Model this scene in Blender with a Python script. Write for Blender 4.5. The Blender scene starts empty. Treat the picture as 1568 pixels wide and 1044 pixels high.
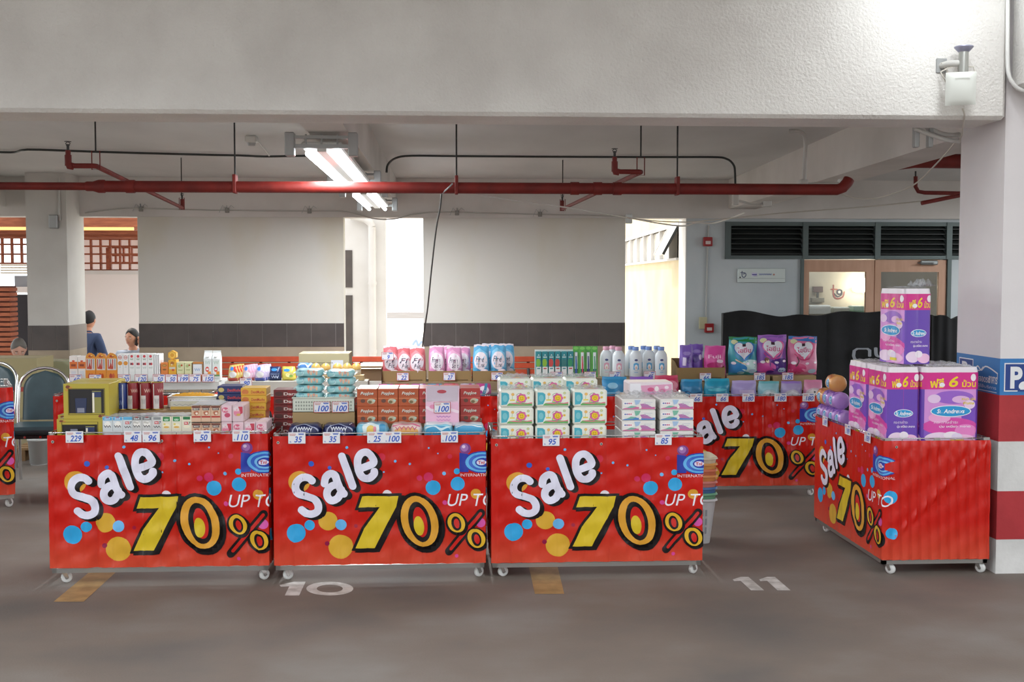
import bpy, bmesh, math, random
from mathutils import Vector, Matrix
from mathutils.geometry import tessellate_polygon
sc = bpy.context.scene
COL = sc.collection
R = math.radians
rnd = random.Random(7)
# ------------------------------------------------------------------ camera
FPX, CX, CY, EYE = 1773.0, 784.0, 522.0, 1.68
YAW, PITCH = R(3.2), math.atan(94 / 1773.0)
cd = bpy.data.cameras.new('camera'); cam = bpy.data.objects.new('camera', cd); COL.objects.link(cam)
cd.sensor_width = 36; cd.lens = FPX / 1568 * 36; cd.clip_start = .05; cd.clip_end = 300
cam.location = (0, 0, EYE); cam.rotation_euler = (R(90) - PITCH, 0, -YAW)
sc.camera = cam
FW = Vector((math.sin(YAW) * math.cos(PITCH), math.cos(YAW) * math.cos(PITCH), -math.sin(PITCH)))
RT = Vector((math.cos(YAW), -math.sin(YAW), 0)); UP = RT.cross(FW)
def ray(px, py): return FW + RT * ((px - CX) / FPX) + UP * ((CY - py) / FPX)
def P(px, py, Y):                       # the point seen at a pixel on the plane y = Y
    d = ray(px, py); return Vector((0, 0, EYE)) + d * (Y / d.y)
def PZ(px, py, z):                      # the point seen at a pixel at height z
    d = ray(px, py); return Vector((0, 0, EYE)) + d * ((z - EYE) / d.z)
# ------------------------------------------------------------------ world, exposure
W = bpy.data.worlds.new('world'); sc.world = W; W.use_nodes = True
nt = W.node_tree; bg = nt.nodes['Background']
bg.inputs[0].default_value = (.93, .97, 1.0, 1); bg.inputs[1].default_value = 2.75
sc.view_settings.view_transform = 'Standard'; sc.view_settings.look = 'None'
sc.view_settings.gamma = 1; sc.view_settings.exposure = 0.06
sc.view_settings.use_curve_mapping = False
sun = bpy.data.lights.new('sun', 'SUN'); sun.energy = 2.5; sun.angle = R(1.5); sun.color = (1, .95, .86)
so = bpy.data.objects.new('sun', sun); COL.objects.link(so)
so.rotation_euler = Vector((.45, -.45, -.9)).to_track_quat('-Z', 'Y').to_euler()
def area(name, loc, rot, sx, sy, power, color=(1, 1, 1)):
    l = bpy.data.lights.new(name, 'AREA'); l.shape = 'RECTANGLE'; l.size = sx; l.size_y = sy; l.energy = power; l.color = color
    o = bpy.data.objects.new(name, l); COL.objects.link(o); o.location = loc; o.rotation_euler = rot
    return o
# ------------------------------------------------------------------ materials
def lin(c): return c / 12.92 if c <= .04045 else ((c + .055) / 1.055) ** 2.4
def hx(h):
    h = h.lstrip('#')
    if len(h) == 3: h = ''.join(c * 2 for c in h)
    return tuple(lin(int(h[i:i + 2], 16) / 255) for i in (0, 2, 4)) + (1,)
MATS = {}
def M(h, rough=.5, metal=0, coat=0, emit=0, trans=0, alpha=1):
    k = (h, rough, metal, coat, emit, trans, alpha)
    if k in MATS: return MATS[k]
    m = bpy.data.materials.new('paint_' + h.strip('#') + ('' if rough == .5 else '_r%d' % (rough * 100))); m.use_nodes = True
    b = m.node_tree.nodes['Principled BSDF']
    b.inputs['Base Color'].default_value = hx(h); b.inputs['Roughness'].default_value = rough
    b.inputs['Metallic'].default_value = metal; b.inputs['Coat Weight'].default_value = coat
    b.inputs['Coat Roughness'].default_value = .12
    b.inputs['Transmission Weight'].default_value = trans; b.inputs['Alpha'].default_value = alpha
    if emit: b.inputs['Emission Color'].default_value = hx(h); b.inputs['Emission Strength'].default_value = emit
    MATS[k] = m; return m
def noisy(name, h1, h2, scale=3, rough=.8, bump=0, bscale=60, detail=6, stretch=(1, 1, 1), lo=.35, hi=.65, rough2=None, h3=None):
    m = bpy.data.materials.new(name); m.use_nodes = True; N = m.node_tree.nodes; L = m.node_tree.links
    b = N['Principled BSDF']; tc = N.new('ShaderNodeTexCoord'); mp = N.new('ShaderNodeMapping')
    mp.inputs['Scale'].default_value = stretch; L.new(tc.outputs['Object'], mp.inputs['Vector'])
    n = N.new('ShaderNodeTexNoise'); n.inputs['Scale'].default_value = scale; n.inputs['Detail'].default_value = detail
    L.new(mp.outputs['Vector'], n.inputs['Vector'])
    r = N.new('ShaderNodeValToRGB'); r.color_ramp.elements[0].position = lo; r.color_ramp.elements[1].position = hi
    r.color_ramp.elements[0].color = hx(h1); r.color_ramp.elements[1].color = hx(h2)
    if h3: e = r.color_ramp.elements.new((lo + hi) / 2); e.color = hx(h3)
    L.new(n.outputs['Fac'], r.inputs['Fac']); L.new(r.outputs['Color'], b.inputs['Base Color'])
    b.inputs['Roughness'].default_value = rough
    if rough2 is not None:
        q = N.new('ShaderNodeMapRange'); q.inputs['To Min'].default_value = rough; q.inputs['To Max'].default_value = rough2
        L.new(n.outputs['Fac'], q.inputs['Value']); L.new(q.outputs['Result'], b.inputs['Roughness'])
    if bump:
        n2 = N.new('ShaderNodeTexNoise'); n2.inputs['Scale'].default_value = bscale; n2.inputs['Detail'].default_value = 3
        L.new(tc.outputs['Object'], n2.inputs['Vector'])
        bp = N.new('ShaderNodeBump'); bp.inputs['Strength'].default_value = bump; bp.inputs['Distance'].default_value = .01
        L.new(n2.outputs['Fac'], bp.inputs['Height']); L.new(bp.outputs['Normal'], b.inputs['Normal'])
    return m
# ------------------------------------------------------------------ mesh builder
class MB:
    def __init__(s): s.v = []; s.f = []; s.m = []; s.s = []; s.mats = []; s.T = None
    def mi(s, m):
        if isinstance(m, str): m = M(m)
        if m not in s.mats: s.mats.append(m)
        return s.mats.index(m)
    def add(s, vs, fs, m, smooth=False):
        k = len(s.v); i = s.mi(m)
        s.v += [tuple(s.T @ Vector(p)) if s.T else tuple(p) for p in vs]
        for f in fs: s.f.append([k + q for q in f]); s.m.append(i); s.s.append(smooth)
        return s
    def box(s, x0, x1, y0, y1, z0, z1, m, r=0):
        if r <= 0:
            vs = [(x, y, z) for z in (z0, z1) for y in (y0, y1) for x in (x0, x1)]
            return s.add(vs, [(0, 2, 3, 1), (4, 5, 7, 6), (0, 1, 5, 4), (2, 6, 7, 3), (0, 4, 6, 2), (1, 3, 7, 5)], m)
        r = min(r, abs(x1 - x0) * .49, abs(y1 - y0) * .49, abs(z1 - z0) * .49)
        X = (x0, x1); Y = (y0, y1); Z = (z0, z1); vs = []; idx = {}
        for a in (0, 1):
            for b in (0, 1):
                for c in (0, 1):
                    p = [X[a], Y[b], Z[c]]; d = [r if a == 0 else -r, r if b == 0 else -r, r if c == 0 else -r]
                    for ax in range(3):
                        q = [p[i] + (0 if i == ax else d[i]) for i in range(3)]
                        idx[a, b, c, ax] = len(vs); vs.append(q)
        fs = []
        for ax in range(3):
            o = [i for i in range(3) if i != ax]
            for e in (0, 1):
                lp = []
                for (g, h) in ((0, 0), (1, 0), (1, 1), (0, 1)):
                    k = [0, 0, 0]; k[ax] = e; k[o[0]] = g; k[o[1]] = h; lp.append(idx[(*k, ax)])
                fs.append(lp)
        for ax in range(3):
            o = [i for i in range(3) if i != ax]
            for g in (0, 1):
                for h in (0, 1):
                    k0 = [0, 0, 0]; k0[o[0]] = g; k0[o[1]] = h; k1 = list(k0); k1[ax] = 1
                    fs.append([idx[(*k0, o[0])], idx[(*k1, o[0])], idx[(*k1, o[1])], idx[(*k0, o[1])]])
        for a in (0, 1):
            for b in (0, 1):
                for c in (0, 1): fs.append([idx[a, b, c, 0], idx[a, b, c, 1], idx[a, b, c, 2]])
        ctr = Vector(((x0 + x1) / 2, (y0 + y1) / 2, (z0 + z1) / 2))
        out = []
        for f in fs:
            p = [Vector(vs[i]) for i in f]; n = (p[1] - p[0]).cross(p[2] - p[0])
            c = sum(p, Vector()) / len(p)
            out.append(f if n.dot(c - ctr) > 0 else f[::-1])
        return s.add(vs, out, m)
    def tube(s, path, r, m, n=10, caps=True, closed=False):
        path = [Vector(p) for p in path]; rs = r if isinstance(r, (list, tuple)) else [r] * len(path)
        vs = []; fs = []; ref = None; N = len(path)
        for i, p in enumerate(path):
            if closed: t = path[(i + 1) % N] - path[i - 1]
            else: t = path[min(i + 1, N - 1)] - path[max(i - 1, 0)]
            t.normalize()
            if ref is None: ref = Vector((0, 0, 1)) if abs(t.z) < .9 else Vector((1, 0, 0))
            u = ref - t * ref.dot(t)
            if u.length < 1e-6: u = t.orthogonal()
            u.normalize(); ref = u; w = t.cross(u)
            for k in range(n):
                a = 2 * math.pi * k / n; vs.append(p + (u * math.cos(a) + w * math.sin(a)) * rs[i])
        for i in range(N if closed else N - 1):
            j = (i + 1) % N
            for k in range(n): fs.append((i * n + k, i * n + (k + 1) % n, j * n + (k + 1) % n, j * n + k))
        s.add(vs, fs, m, True)
        if caps and not closed:
            s.add(vs[:n], [tuple(range(n))[::-1]], m); s.add(vs[-n:], [tuple(range(n))], m)
        return s
    def cyl(s, p0, p1, r, m, n=16, r1=None): return s.tube([p0, p1], [r, r if r1 is None else r1], m, n)
    def lathe(s, prof, m, n=20, sx=1, sy=1, c=(0, 0, 0), smooth=True):      # prof: (r, z)
        vs = [(c[0] + r * sx * math.cos(2 * math.pi * k / n), c[1] + r * sy * math.sin(2 * math.pi * k / n), c[2] + z) for r, z in prof for k in range(n)]
        fs = [(i * n + k, i * n + (k + 1) % n, (i + 1) * n + (k + 1) % n, (i + 1) * n + k) for i in range(len(prof) - 1) for k in range(n)]
        s.add(vs, fs, m, smooth)
        s.add(vs[:n], [tuple(range(n))[::-1]], m); return s.add(vs[-n:], [tuple(range(n))], m)
    def prism(s, pts, d0, d1, m, axis='y'):       # 2D outline pushed along an axis
        def q(a, b, d): return (a, d, b) if axis == 'y' else ((d, a, b) if axis == 'x' else (a, b, d))
        n = len(pts); ar = sum(pts[i - 1][0] * pts[i][1] - pts[i][0] * pts[i - 1][1] for i in range(n))
        if ar < 0: pts = pts[::-1]
        lo = [q(a, b, d0) for a, b in pts]; hi = [q(a, b, d1) for a, b in pts]
        tr = tessellate_polygon([[Vector((a, b, 0)) for a, b in pts]])
        fl = (axis == 'y')
        side = [(i, (i + 1) % n, n + (i + 1) % n, n + i) for i in range(n)]
        cap0 = [t[::-1] for t in tr]; cap1 = [tuple(n + i for i in t) for t in tr]
        fs = side + cap0 + cap1
        # orient
        bmv = lo + hi
        return s.add(bmv, fs, m)
    def grid(s, fn, nu, nv, m, smooth=True, wrapu=False):
        vs = [fn(i / nu, j / nv) for j in range(nv + 1) for i in range(nu + (0 if wrapu else 1))]
        c = nu if wrapu else nu + 1
        fs = [(j * c + i, j * c + (i + 1) % c, (j + 1) * c + (i + 1) % c, (j + 1) * c + i) for j in range(nv) for i in range(nu)]
        return s.add(vs, fs, m, smooth)
    def mesh(s, name, fix=True):
        me = bpy.data.meshes.new(name); me.from_pydata(s.v, [], s.f)
        for m in s.mats: me.materials.append(m)
        me.polygons.foreach_set('material_index', s.m); me.polygons.foreach_set('use_smooth', s.s)
        me.update(); return me
    def build(s, name, parent=None, loc=None):
        o = bpy.data.objects.new(name, s.mesh(name)); COL.objects.link(o)
        if parent: o.parent = parent
        if loc is not None: o.location = loc
        return o
def empty(name, loc, rz=0):
    o = bpy.data.objects.new(name, None); COL.objects.link(o); o.location = loc; o.rotation_euler = (0, 0, rz); o.empty_display_size = .1; return o
def tag(o, label, cat, group=None):
    o['label'] = label; o['category'] = cat
    if group: o['group'] = group
    return o
def struct(mb, name, parent=None):
    o = mb.build(name, parent)
    if not parent: o['kind'] = 'structure'
    return o
# a kind of thing: {'name', 'mesh' (or None), 'kids': [...]}; spawn makes one more of it
def node(name, mb=None, kids=(), loc=(0, 0, 0), rot=(0, 0, 0)):
    return dict(name=name, mesh=mb.mesh(name) if mb else None, kids=list(kids), loc=loc, rot=rot)
def spawn(nd, loc, label=None, cat=None, group=None, rz=0, scale=None, parent=None, rot=None):
    o = bpy.data.objects.new(nd['name'], nd['mesh']); COL.objects.link(o)
    if parent: o.parent = parent; o.location = nd['loc']; o.rotation_euler = nd['rot']
    else:
        o.location = loc; o.rotation_euler = rot if rot else (0, 0, rz)
        if scale: o.scale = scale
        tag(o, label, cat, group)
    if nd['mesh'] is None: o.empty_display_size = .05
    for k in nd['kids']: spawn(k, None, parent=o)
    return o
# ------------------------------------------------------------------ flat print (letters, shapes) on surfaces
TXT = {}
def txt(s, style=''):
    k = (s, style)
    if k in TXT: return TXT[k]
    cu = bpy.data.curves.new('t', 'FONT'); cu.body = s; cu.size = 1; cu.resolution_u = 4 if len(s) < 8 else 2
    if 'b' in style: cu.offset = .022
    if 'B' in style: cu.offset = .04
    if 'i' in style: cu.shear = .22
    o = bpy.data.objects.new('t', cu); COL.objects.link(o)
    dg = bpy.context.evaluated_depsgraph_get(); me = bpy.data.meshes.new_from_object(o.evaluated_get(dg))
    vs = [(v.co.x, v.co.y) for v in me.vertices]; fs = [tuple(p.vertices) for p in me.polygons]
    bpy.data.objects.remove(o); bpy.data.curves.remove(cu); bpy.data.meshes.remove(me)
    x0 = min(v[0] for v in vs); x1 = max(v[0] for v in vs); y0 = min(v[1] for v in vs); y1 = max(v[1] for v in vs)
    vs = [((x - x0) / (x1 - x0), 1 - (y - y0) / (y1 - y0)) for x, y in vs]
    TXT[k] = (vs, fs); return TXT[k]
def smooth_pts(pts, n=6, closed=False):
    out = []; N = len(pts)
    rng = range(N if closed else N - 1)
    for i in rng:
        if closed: p0, p1, p2, p3 = pts[i - 1], pts[i], pts[(i + 1) % N], pts[(i + 2) % N]
        else: p0, p1, p2, p3 = pts[max(i - 1, 0)], pts[i], pts[i + 1], pts[min(i + 2, N - 1)]
        for k in range(n):
            t = k / n
            out.append(tuple(.5 * ((2 * p1[a]) + (-p0[a] + p2[a]) * t + (2 * p0[a] - 5 * p1[a] + 4 * p2[a] - p3[a]) * t * t + (-p0[a] + 3 * p1[a] - 3 * p2[a] + p3[a]) * t ** 3) for a in (0, 1)))
    if not closed: out.append(tuple(pts[-1]))
    return out
def ell(x, y, rx, ry, n=28, shear=0): return [(x + rx * math.cos(2 * math.pi * k / n) - shear * ry * math.sin(2 * math.pi * k / n), y + ry * math.sin(2 * math.pi * k / n)) for k in range(n)]
def shapes(item):
    """one print item -> list of (verts, faces)"""
    t = item[0]; a = item[1:]
    if t == 'r': return [([(a[0], a[1]), (a[2], a[1]), (a[2], a[3]), (a[0], a[3])], [(0, 1, 2, 3)])]
    if t == 'c': return [(ell(a[0], a[1], a[2], a[2]), [tuple(range(28))])]
    if t == 'e': return [(ell(a[0], a[1], a[2], a[3], 28, a[5] if len(a) > 5 else 0), [tuple(range(28))])]
    if t == 'p':
        tr = tessellate_polygon([[Vector((x, y, 0)) for x, y in a[0]]]); return [(list(a[0]), [tuple(q) for q in tr])]
    if t == 't':
        v, f = txt(a[0], a[6] if len(a) > 6 else ''); return [([(a[1] + x * a[3], a[2] + y * a[4]) for x, y in v], f)]
    if t in 'sS':
        pts = [tuple(p) for p in a[0]]; w = a[1] / 2; closed = len(pts) > 3 and pts[0] == pts[-1]
        if t == 'S': pts = smooth_pts(pts)
        pts = [p for i, p in enumerate(pts) if i == 0 or math.hypot(p[0] - pts[i - 1][0], p[1] - pts[i - 1][1]) > 1e-6]
        if closed: pts = pts[:-1]
        n = len(pts); dirs = []
        for i in range(n if closed else n - 1):
            q = pts[(i + 1) % n]; l = math.hypot(q[0] - pts[i][0], q[1] - pts[i][1]); dirs.append(((q[0] - pts[i][0]) / l, (q[1] - pts[i][1]) / l))
        V = []
        for i in range(n):
            d0 = dirs[i - 1] if (i > 0 or closed) else dirs[0]; d1 = dirs[i] if i < len(dirs) else dirs[-1]
            nx, ny = -(d0[1] + d1[1]), d0[0] + d1[0]; l = math.hypot(nx, ny) or 1; nx /= l; ny /= l
            m = w / max(.5, -d0[1] * nx + d0[0] * ny); V += [(pts[i][0] + nx * m, pts[i][1] + ny * m), (pts[i][0] - nx * m, pts[i][1] - ny * m)]
        Fs = [(2 * i, 2 * ((i + 1) % n), 2 * ((i + 1) % n) + 1, 2 * i + 1) for i in range(n if closed else n - 1)]
        if not closed:
            for (c, d, base) in ((pts[0], (-dirs[0][0], -dirs[0][1]), (1, 0)), (pts[-1], dirs[-1], (2 * n - 2, 2 * n - 1))):
                a0 = math.atan2(V[base[0]][1] - c[1], V[base[0]][0] - c[0]); k0 = len(V)
                sg = 1 if math.cos(a0 + math.pi / 2) * d[0] + math.sin(a0 + math.pi / 2) * d[1] > 0 else -1
                V += [(c[0] + w * math.cos(a0 + sg * math.pi * k / 8), c[1] + w * math.sin(a0 + sg * math.pi * k / 8)) for k in range(1, 8)]
                Fs.append((base[0], *range(k0, k0 + 7), base[1]))
        return [(V, Fs)]
    raise ValueError(t)
def item_mat(item):
    t = item[0]
    return {'r': 5, 'c': 4, 'e': 5, 'p': 2, 't': 6, 's': 3, 'S': 3}[t]
def art(mb, items, dw, dh, w, h, fmap, eps=.0003, cutx=(), cuty=(), mk=None, clip=True):
    """prints items (design space dw x dh, y down) on a panel w x h; fmap(x, y_up, off) -> point"""
    bm = bmesh.new(); mats = []; boxes = []
    for it in items:
        m = it[item_mat(it)]
        if isinstance(m, str): m = (mk or M)(m)
        if m not in mats: mats.append(m)
        sh = shapes(it); xs = [p[0] for vs, _ in sh for p in vs]; ys = [p[1] for vs, _ in sh for p in vs]
        bb = (min(xs), min(ys), max(xs), max(ys))
        k = max([l + 1 for (b, l, bm_) in boxes if b[0] < bb[2] and b[2] > bb[0] and b[1] < bb[3] and b[3] > bb[1] and (bm_ != m or it[0] in 'sS')] + [l for (b, l, bm_) in boxes if b[0] < bb[2] and b[2] > bb[0] and b[1] < bb[3] and b[3] > bb[1]] + [0])
        boxes.append((bb, k, m))
        for vs, fs in sh:
            bv = [bm.verts.new((x / dw * w, h - y / dh * h, (k + 1) * eps)) for x, y in vs]
            for f in fs:
                try: nf = bm.faces.new([bv[i] for i in f]); nf.material_index = mats.index(m)
                except ValueError: pass
    bmesh.ops.delete(bm, geom=[v for v in bm.verts if not v.link_faces], context='VERTS')
    if clip:
        for co, no in (((0, 0, 0), (-1, 0, 0)), ((w, 0, 0), (1, 0, 0)), ((0, 0, 0), (0, -1, 0)), ((0, h, 0), (0, 1, 0))):
            bmesh.ops.bisect_plane(bm, geom=bm.verts[:] + bm.edges[:] + bm.faces[:], plane_co=co, plane_no=no, clear_outer=True, dist=1e-7)
    for x in cutx: bmesh.ops.bisect_plane(bm, geom=bm.verts[:] + bm.edges[:] + bm.faces[:], plane_co=(x, 0, 0), plane_no=(1, 0, 0), dist=1e-7)
    for y in cuty: bmesh.ops.bisect_plane(bm, geom=bm.verts[:] + bm.edges[:] + bm.faces[:], plane_co=(0, y, 0), plane_no=(0, 1, 0), dist=1e-7)
    bm.verts.index_update()
    vs = [fmap(v.co.x, v.co.y, v.co.z) for v in bm.verts]
    groups = {}
    for f in bm.faces:
        f.normal_update(); ids = [v.index for v in f.verts]
        groups.setdefault(f.material_index, []).append(ids if f.normal.z > 0 else ids[::-1])
    k = len(mb.v); mb.v += [tuple(mb.T @ Vector(p)) if mb.T else tuple(p) for p in vs]
    sm = bool(cutx or cuty)
    for gi, fs in groups.items():
        i = mb.mi(mats[gi])
        for f in fs: mb.f.append([k + q for q in f]); mb.m.append(i); mb.s.append(sm)
    bm.free()
# ------------------------------------------------------------------ the car park: surfaces
m_floor = noisy('worn_grey_floor', '#625c57', '#7f7973', 1.1, .66, .12, 90, 9, (1, 1.25, 1), .3, .7, .8, '#73685f')
m_wall = noisy('painted_wall', '#c9c6c0', '#d6d4cf', 1.6, .75, .05, 40, 6)
m_stucco = noisy('stucco_white', '#d6d3cf', '#e3e1dd', 2.5, .85, .75, 70, 6)
m_ceil = noisy('ceiling_concrete_paint', '#c8c8c7', '#dadad9', .9, .85, .04, 30, 8, (1, .4, 1))
m_beam = noisy('beam_paint', '#cbc7c2', '#dedad6', 1.2, .8, .05, 40, 7)
m_cool = noisy('cool_grey_wall', '#b9c2c6', '#c6cdd0', 1.5, .8, .04, 40)
m_tile = noisy('dark_brown_tile', '#4b4442', '#554d4a', 5, .45)
m_grout = M('#8a8480', .8)
m_beige = noisy('beige_dado', '#a39480', '#b0a08b', 3, .7)
m_out = noisy('outside_white', '#d3cfcb', '#dcd9d6', 2, .8)
m_cream = noisy('cream_wall', '#d0be97', '#dccba8', 1.5, .8, .03, 20)
m_wood = noisy('red_brown_timber', '#8d4a30', '#a9603f', 6, .55, 0, 10, 5, (1, 1, 6))
m_steel = M('#b9b9b6', .32, .9); m_chrome = M('#d8d8d8', .15, 1); m_zinc = M('#a9abab', .45, .6)
m_red = noisy('pipe_red', '#68160f', '#7d1e16', 8, .6)
m_black = M('#1d1d1f', .5); m_dkgrey = M('#3c3d3d', .5); m_conduit = M('#c7c6c2', .5, .2)
YB = 14.5                                     # face of the back wall
fl = MB(); fl.add([(-40, -14, 0), (40, -14, 0), (40, 60, 0), (-40, 60, 0)], [(0, 1, 2, 3)], m_floor)
m_yel = noisy('worn_yellow_paint', '#8c7048', '#ae8d5c', 9, .6, 0, 10, 8); m_wht = noisy('worn_white_paint', '#a8a49e', '#d2cfca', 14, .6, 0, 10, 8)
def floor_poly(pts, m, z=.0012): q = [PZ(x, y, z) for x, y in pts]; fl.add([q[i] for i in range(len(q))], [tuple(range(len(q)))], m)
floor_poly([(82, 921), (128, 921), (186, 868), (146, 868)], m_yel)
floor_poly([(819, 909), (864, 909), (854, 868), (810, 868)], m_yel)
floor_poly([(436, 911.5), (458, 911.5), (468, 890.5), (450, 890.5), (428, 895.5), (430, 898), (443, 897.5)], m_wht)
def ring(cx, cy, rx, ry, qx, qy):
    n = 32; o = [PZ(cx + rx * math.cos(2 * math.pi * k / n), cy + ry * math.sin(2 * math.pi * k / n), .0012) for k in range(n)]
    i = [PZ(cx + qx * math.cos(2 * math.pi * k / n), cy + qy * math.sin(2 * math.pi * k / n), .0012) for k in range(n)]
    fl.add(o + i, [(k, (k + 1) % n, n + (k + 1) % n, n + k) for k in range(n)], m_wht)
ring(505, 901, 36, 10.5, 20, 6)
for dx in (0, 40.5): floor_poly([(1150 + dx, 903.5), (1170 + dx, 903.5), (1146 + dx, 883), (1134 + dx, 883), (1122 + dx, 887), (1124 + dx, 889.5), (1134 + dx, 889)], m_wht)
floor_o = struct(fl, 'floor')
# ceiling slabs: the parking bay and the higher driveway soffit, its unseen depth cut to shape sky light
ZC = 2.93
c = MB(); c.box(-14, 12, 6.5, 15.1, ZC, ZC + .25, m_ceil); struct(c, 'ceiling')
c = MB(); c.box(-14, 12, 3.6, 6.3, 3.7, 3.95, m_ceil); struct(c, 'ceiling_driveway')
c = MB(); c.box(-30, 30, -9.3, -9, 0, 8, noisy('daylight_block_grey', '#b2b3b4', '#c4c5c6', 1, .8)); struct(c, 'wall_daylight_block')  # unseen wall added behind the camera to cut low-angle daylight
# front beam and the perpendicular beam running towards the driveway
YF = P(1530, 600, 6.38).y
fb = MB(); xe = P(1541, 150, 6.28).x
zb = P(1400, 182, 6.28).z
fb.box(-14, xe, 6.28, 6.66, zb, 3.7, m_stucco, .02); struct(fb, 'beam_front')
fb = MB(); xl = P(1544, 150, 6.38).x; fb.box(xl, xl + .6, -3.5, 6.36, zb + .17, 3.7, m_stucco, .02); fb.box(xe + .5, 12, 6.42, 6.66, zb + .05, 3.7, m_stucco); struct(fb, 'beam_driveway')
# near column with hazard bands and the parking sign wrap
cl = MB(); x0 = P(1530.5, 600, 6.38).x; x1 = x0 + .55; Y0, Y1 = 6.38, 6.38 + .56
def zpx(py): return P(1530, py, Y0).z
m_hred = noisy('hazard_red', '#a3282e', '#b63238', 4, .6, .1, 40); m_hwh = noisy('hazard_white', '#c9c8c6', '#dbdad8', 4, .7, .15, 40)
m_colw = noisy('column_white', '#dcd8da', '#e6e2e3', 1.5, .75, .06, 40)
zs = [0, zpx(826), zpx(752), zpx(676), zpx(605), zpx(549), 3.7]
for i, m in enumerate([m_hwh, m_hred, m_hwh, m_hred, M('#2f77b8', .5), m_colw]): cl.box(x0, x1, Y0, Y1, zs[i], zs[i + 1], m)
wh = M('#e6e8ea', .5); nv = M('#1f3f86', .5); sb = M('#3d8fd0', .5)
hS = zs[5] - zs[4]
def sign_items(dx):       # design: height 100
    return [('p', [(dx + 10, 12), (dx + 90, 12), (dx + 90, 90), (dx + 10, 90)], wh), ('r', dx + 13, 15, dx + 87, 87, nv),
            ('t', 'P', dx + 27, 22, 34, 60, wh, 'B'), ('e', dx + 68, 76, 17, 14, wh), ('r', dx + 48, 82, dx + 90, 90, nv), ('r', dx + 55, 82, dx + 82, 85, wh)]
art(cl, sign_items(2), 150, 100, hS * 1.5, hS, lambda x, y, o: (x0 + x, Y0 - .001 - o, zs[4] + y))
it = sign_items(6) + [('S', [(100, 45), (120, 30), (140, 40), (160, 28), (185, 30), (225, 42)], 4, wh), ('S', [(100, 38), (130, 42), (150, 30)], 3, wh), ('s', [(225, 42), (225, 58)], 3, wh),
      ('t', 'ที่จอดรถ', 118, 50, 70, 22, wh, 'b'), ('t', 'อาคาร', 180, 52, 45, 20, wh, 'b'), ('t', 'ผู้ใช้บริการ', 120, 78, 100, 12, wh), ('s', [(120, 95), (222, 95)], 2, wh)]
art(cl, it, 236, 100, .56, hS, lambda x, y, o: (x0 - .001 - o, Y1 - x, zs[4] + y))
struct(cl, 'column_front')
# back wall: beam along its top, two solid panels, the column at left, the office wall at right
def xw(px, Y=YB, py=500): return P(px, py, Y).x
def zw(py, px=600, Y=YB): return P(px, py, Y).z
z335 = zw(333)
b = MB(); b.box(-14, 12, YB - .05, YB + .25, z335, ZC, m_beam); struct(b, 'beam_back')
zt0, zt1 = zw(530.5), zw(494.5)
def tiles(mb, xa, xb, Y, step, x_start):
    mb.box(xa, xb, Y - .012, Y, zt0, zt1, m_grout)
    x = x_start
    while x > xa: x -= step
    while x < xb:
        a, bb = max(x, xa) + .003, min(x + step, xb) - .003
        if bb > a: mb.box(a, bb, Y - .016, Y - .004, zt0 + .003, zt1 - .003, m_tile)
        x += step
    mb.box(xa, xb, Y - .01, Y, 0, zt0, m_beige)
m_stain = noisy('stained_wall', '#d6d3cc', '#d0c8b4', 1.1, .8, .04, 30, 8, (1, 1, .5), .52, .78)
for nm, a, bb, tw in (('wall_back_left', 213, 527, 251), ('wall_back_right', 648.5, 957, 661)):
    w = MB(); w.box(xw(a), xw(bb), YB, YB + .22, 0, z335 + .02, m_stain); tiles(w, xw(a), xw(bb), YB, 36.8 * YB / 1773 * 1.0, xw(tw)); struct(w, nm)
# column at the far left
cb = MB(); ca, cbx = xw(43, 13.95), xw(105, 13.95)
cb.box(ca, cbx, 13.95, 14.6, 0, ZC, m_wall); tiles(cb, ca, cbx, 13.95, .285, xw(87, 13.95) )
cb.box(cbx, cbx + .012, 13.94, 14.6, zt0, zt1, M('#857a70', .6)); cb.box(cbx, cbx + .01, 13.94, 14.6, 0, zt0, m_beige)
struct(cb, 'column_back_left')
# office wall at right with door opening, louvre band
xo0, xo1 = xw(1050), 12.0; xd0, xd1 = xw(1229), xw(1448); zd = zw(396); zl0, zl1 = zw(396), zw(338); xl0 = xw(1113)
ow = MB()
ow.box(xo0, xl0, YB, YB + .42, 0, ZC, m_cool); ow.box(xl0, xd0, YB, YB + .2, 0, zl0, m_cool); ow.box(xl0, xo1, YB, YB + .2, zl1, ZC, m_cool)
ow.box(xd1, xo1, YB, YB + .2, 0, zl0, m_cool); ow.box(xo0 - .01, xo0, YB, YB + .42, 0, ZC, M('#f3efe9', .8))  # left return face near-white: outdoor light put into its colour
struct(ow, 'wall_office')
# ceiling beams
def beam(name, p, q, w, zb_, side):
    """box beam from point p to q (near, far) at its visible lower edge"""
    t = MB(); n = Vector((q.y - p.y, -(q.x - p.x), 0)).normalized() * w * side
    a, bb = p + (p - q).normalized() * .0, q
    lo = [a, bb, bb + n, a + n]; vs = [(v.x, v.y, zb_) for v in lo] + [(v.x, v.y, ZC + .01) for v in lo]
    t.add(vs, [(0, 1, 2, 3), (4, 7, 6, 5), (0, 4, 5, 1), (1, 5, 6, 2), (2, 6, 7, 3), (3, 7, 4, 0)], m_beam); return struct(t, name)
zbm = zb + .004
q = PZ(1080, 331, zbm); p = PZ(1425, 224, zbm); p = q + (p - q) * ((q.y - 6.6) / (q.y - p.y)); beam('beam_ceiling_right', p, q, .35, zbm, 1)
q = PZ(606, 336, zbm); p = PZ(549, 190, zbm); p = q + (p - q) * ((q.y - 6.6) / (q.y - p.y)); p.x = (p.x + q.x) / 2 ; q.x = p.x; beam('beam_ceiling_centre', p, q, .26, 2.62, -1)
XCB = p.x - .17
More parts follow.
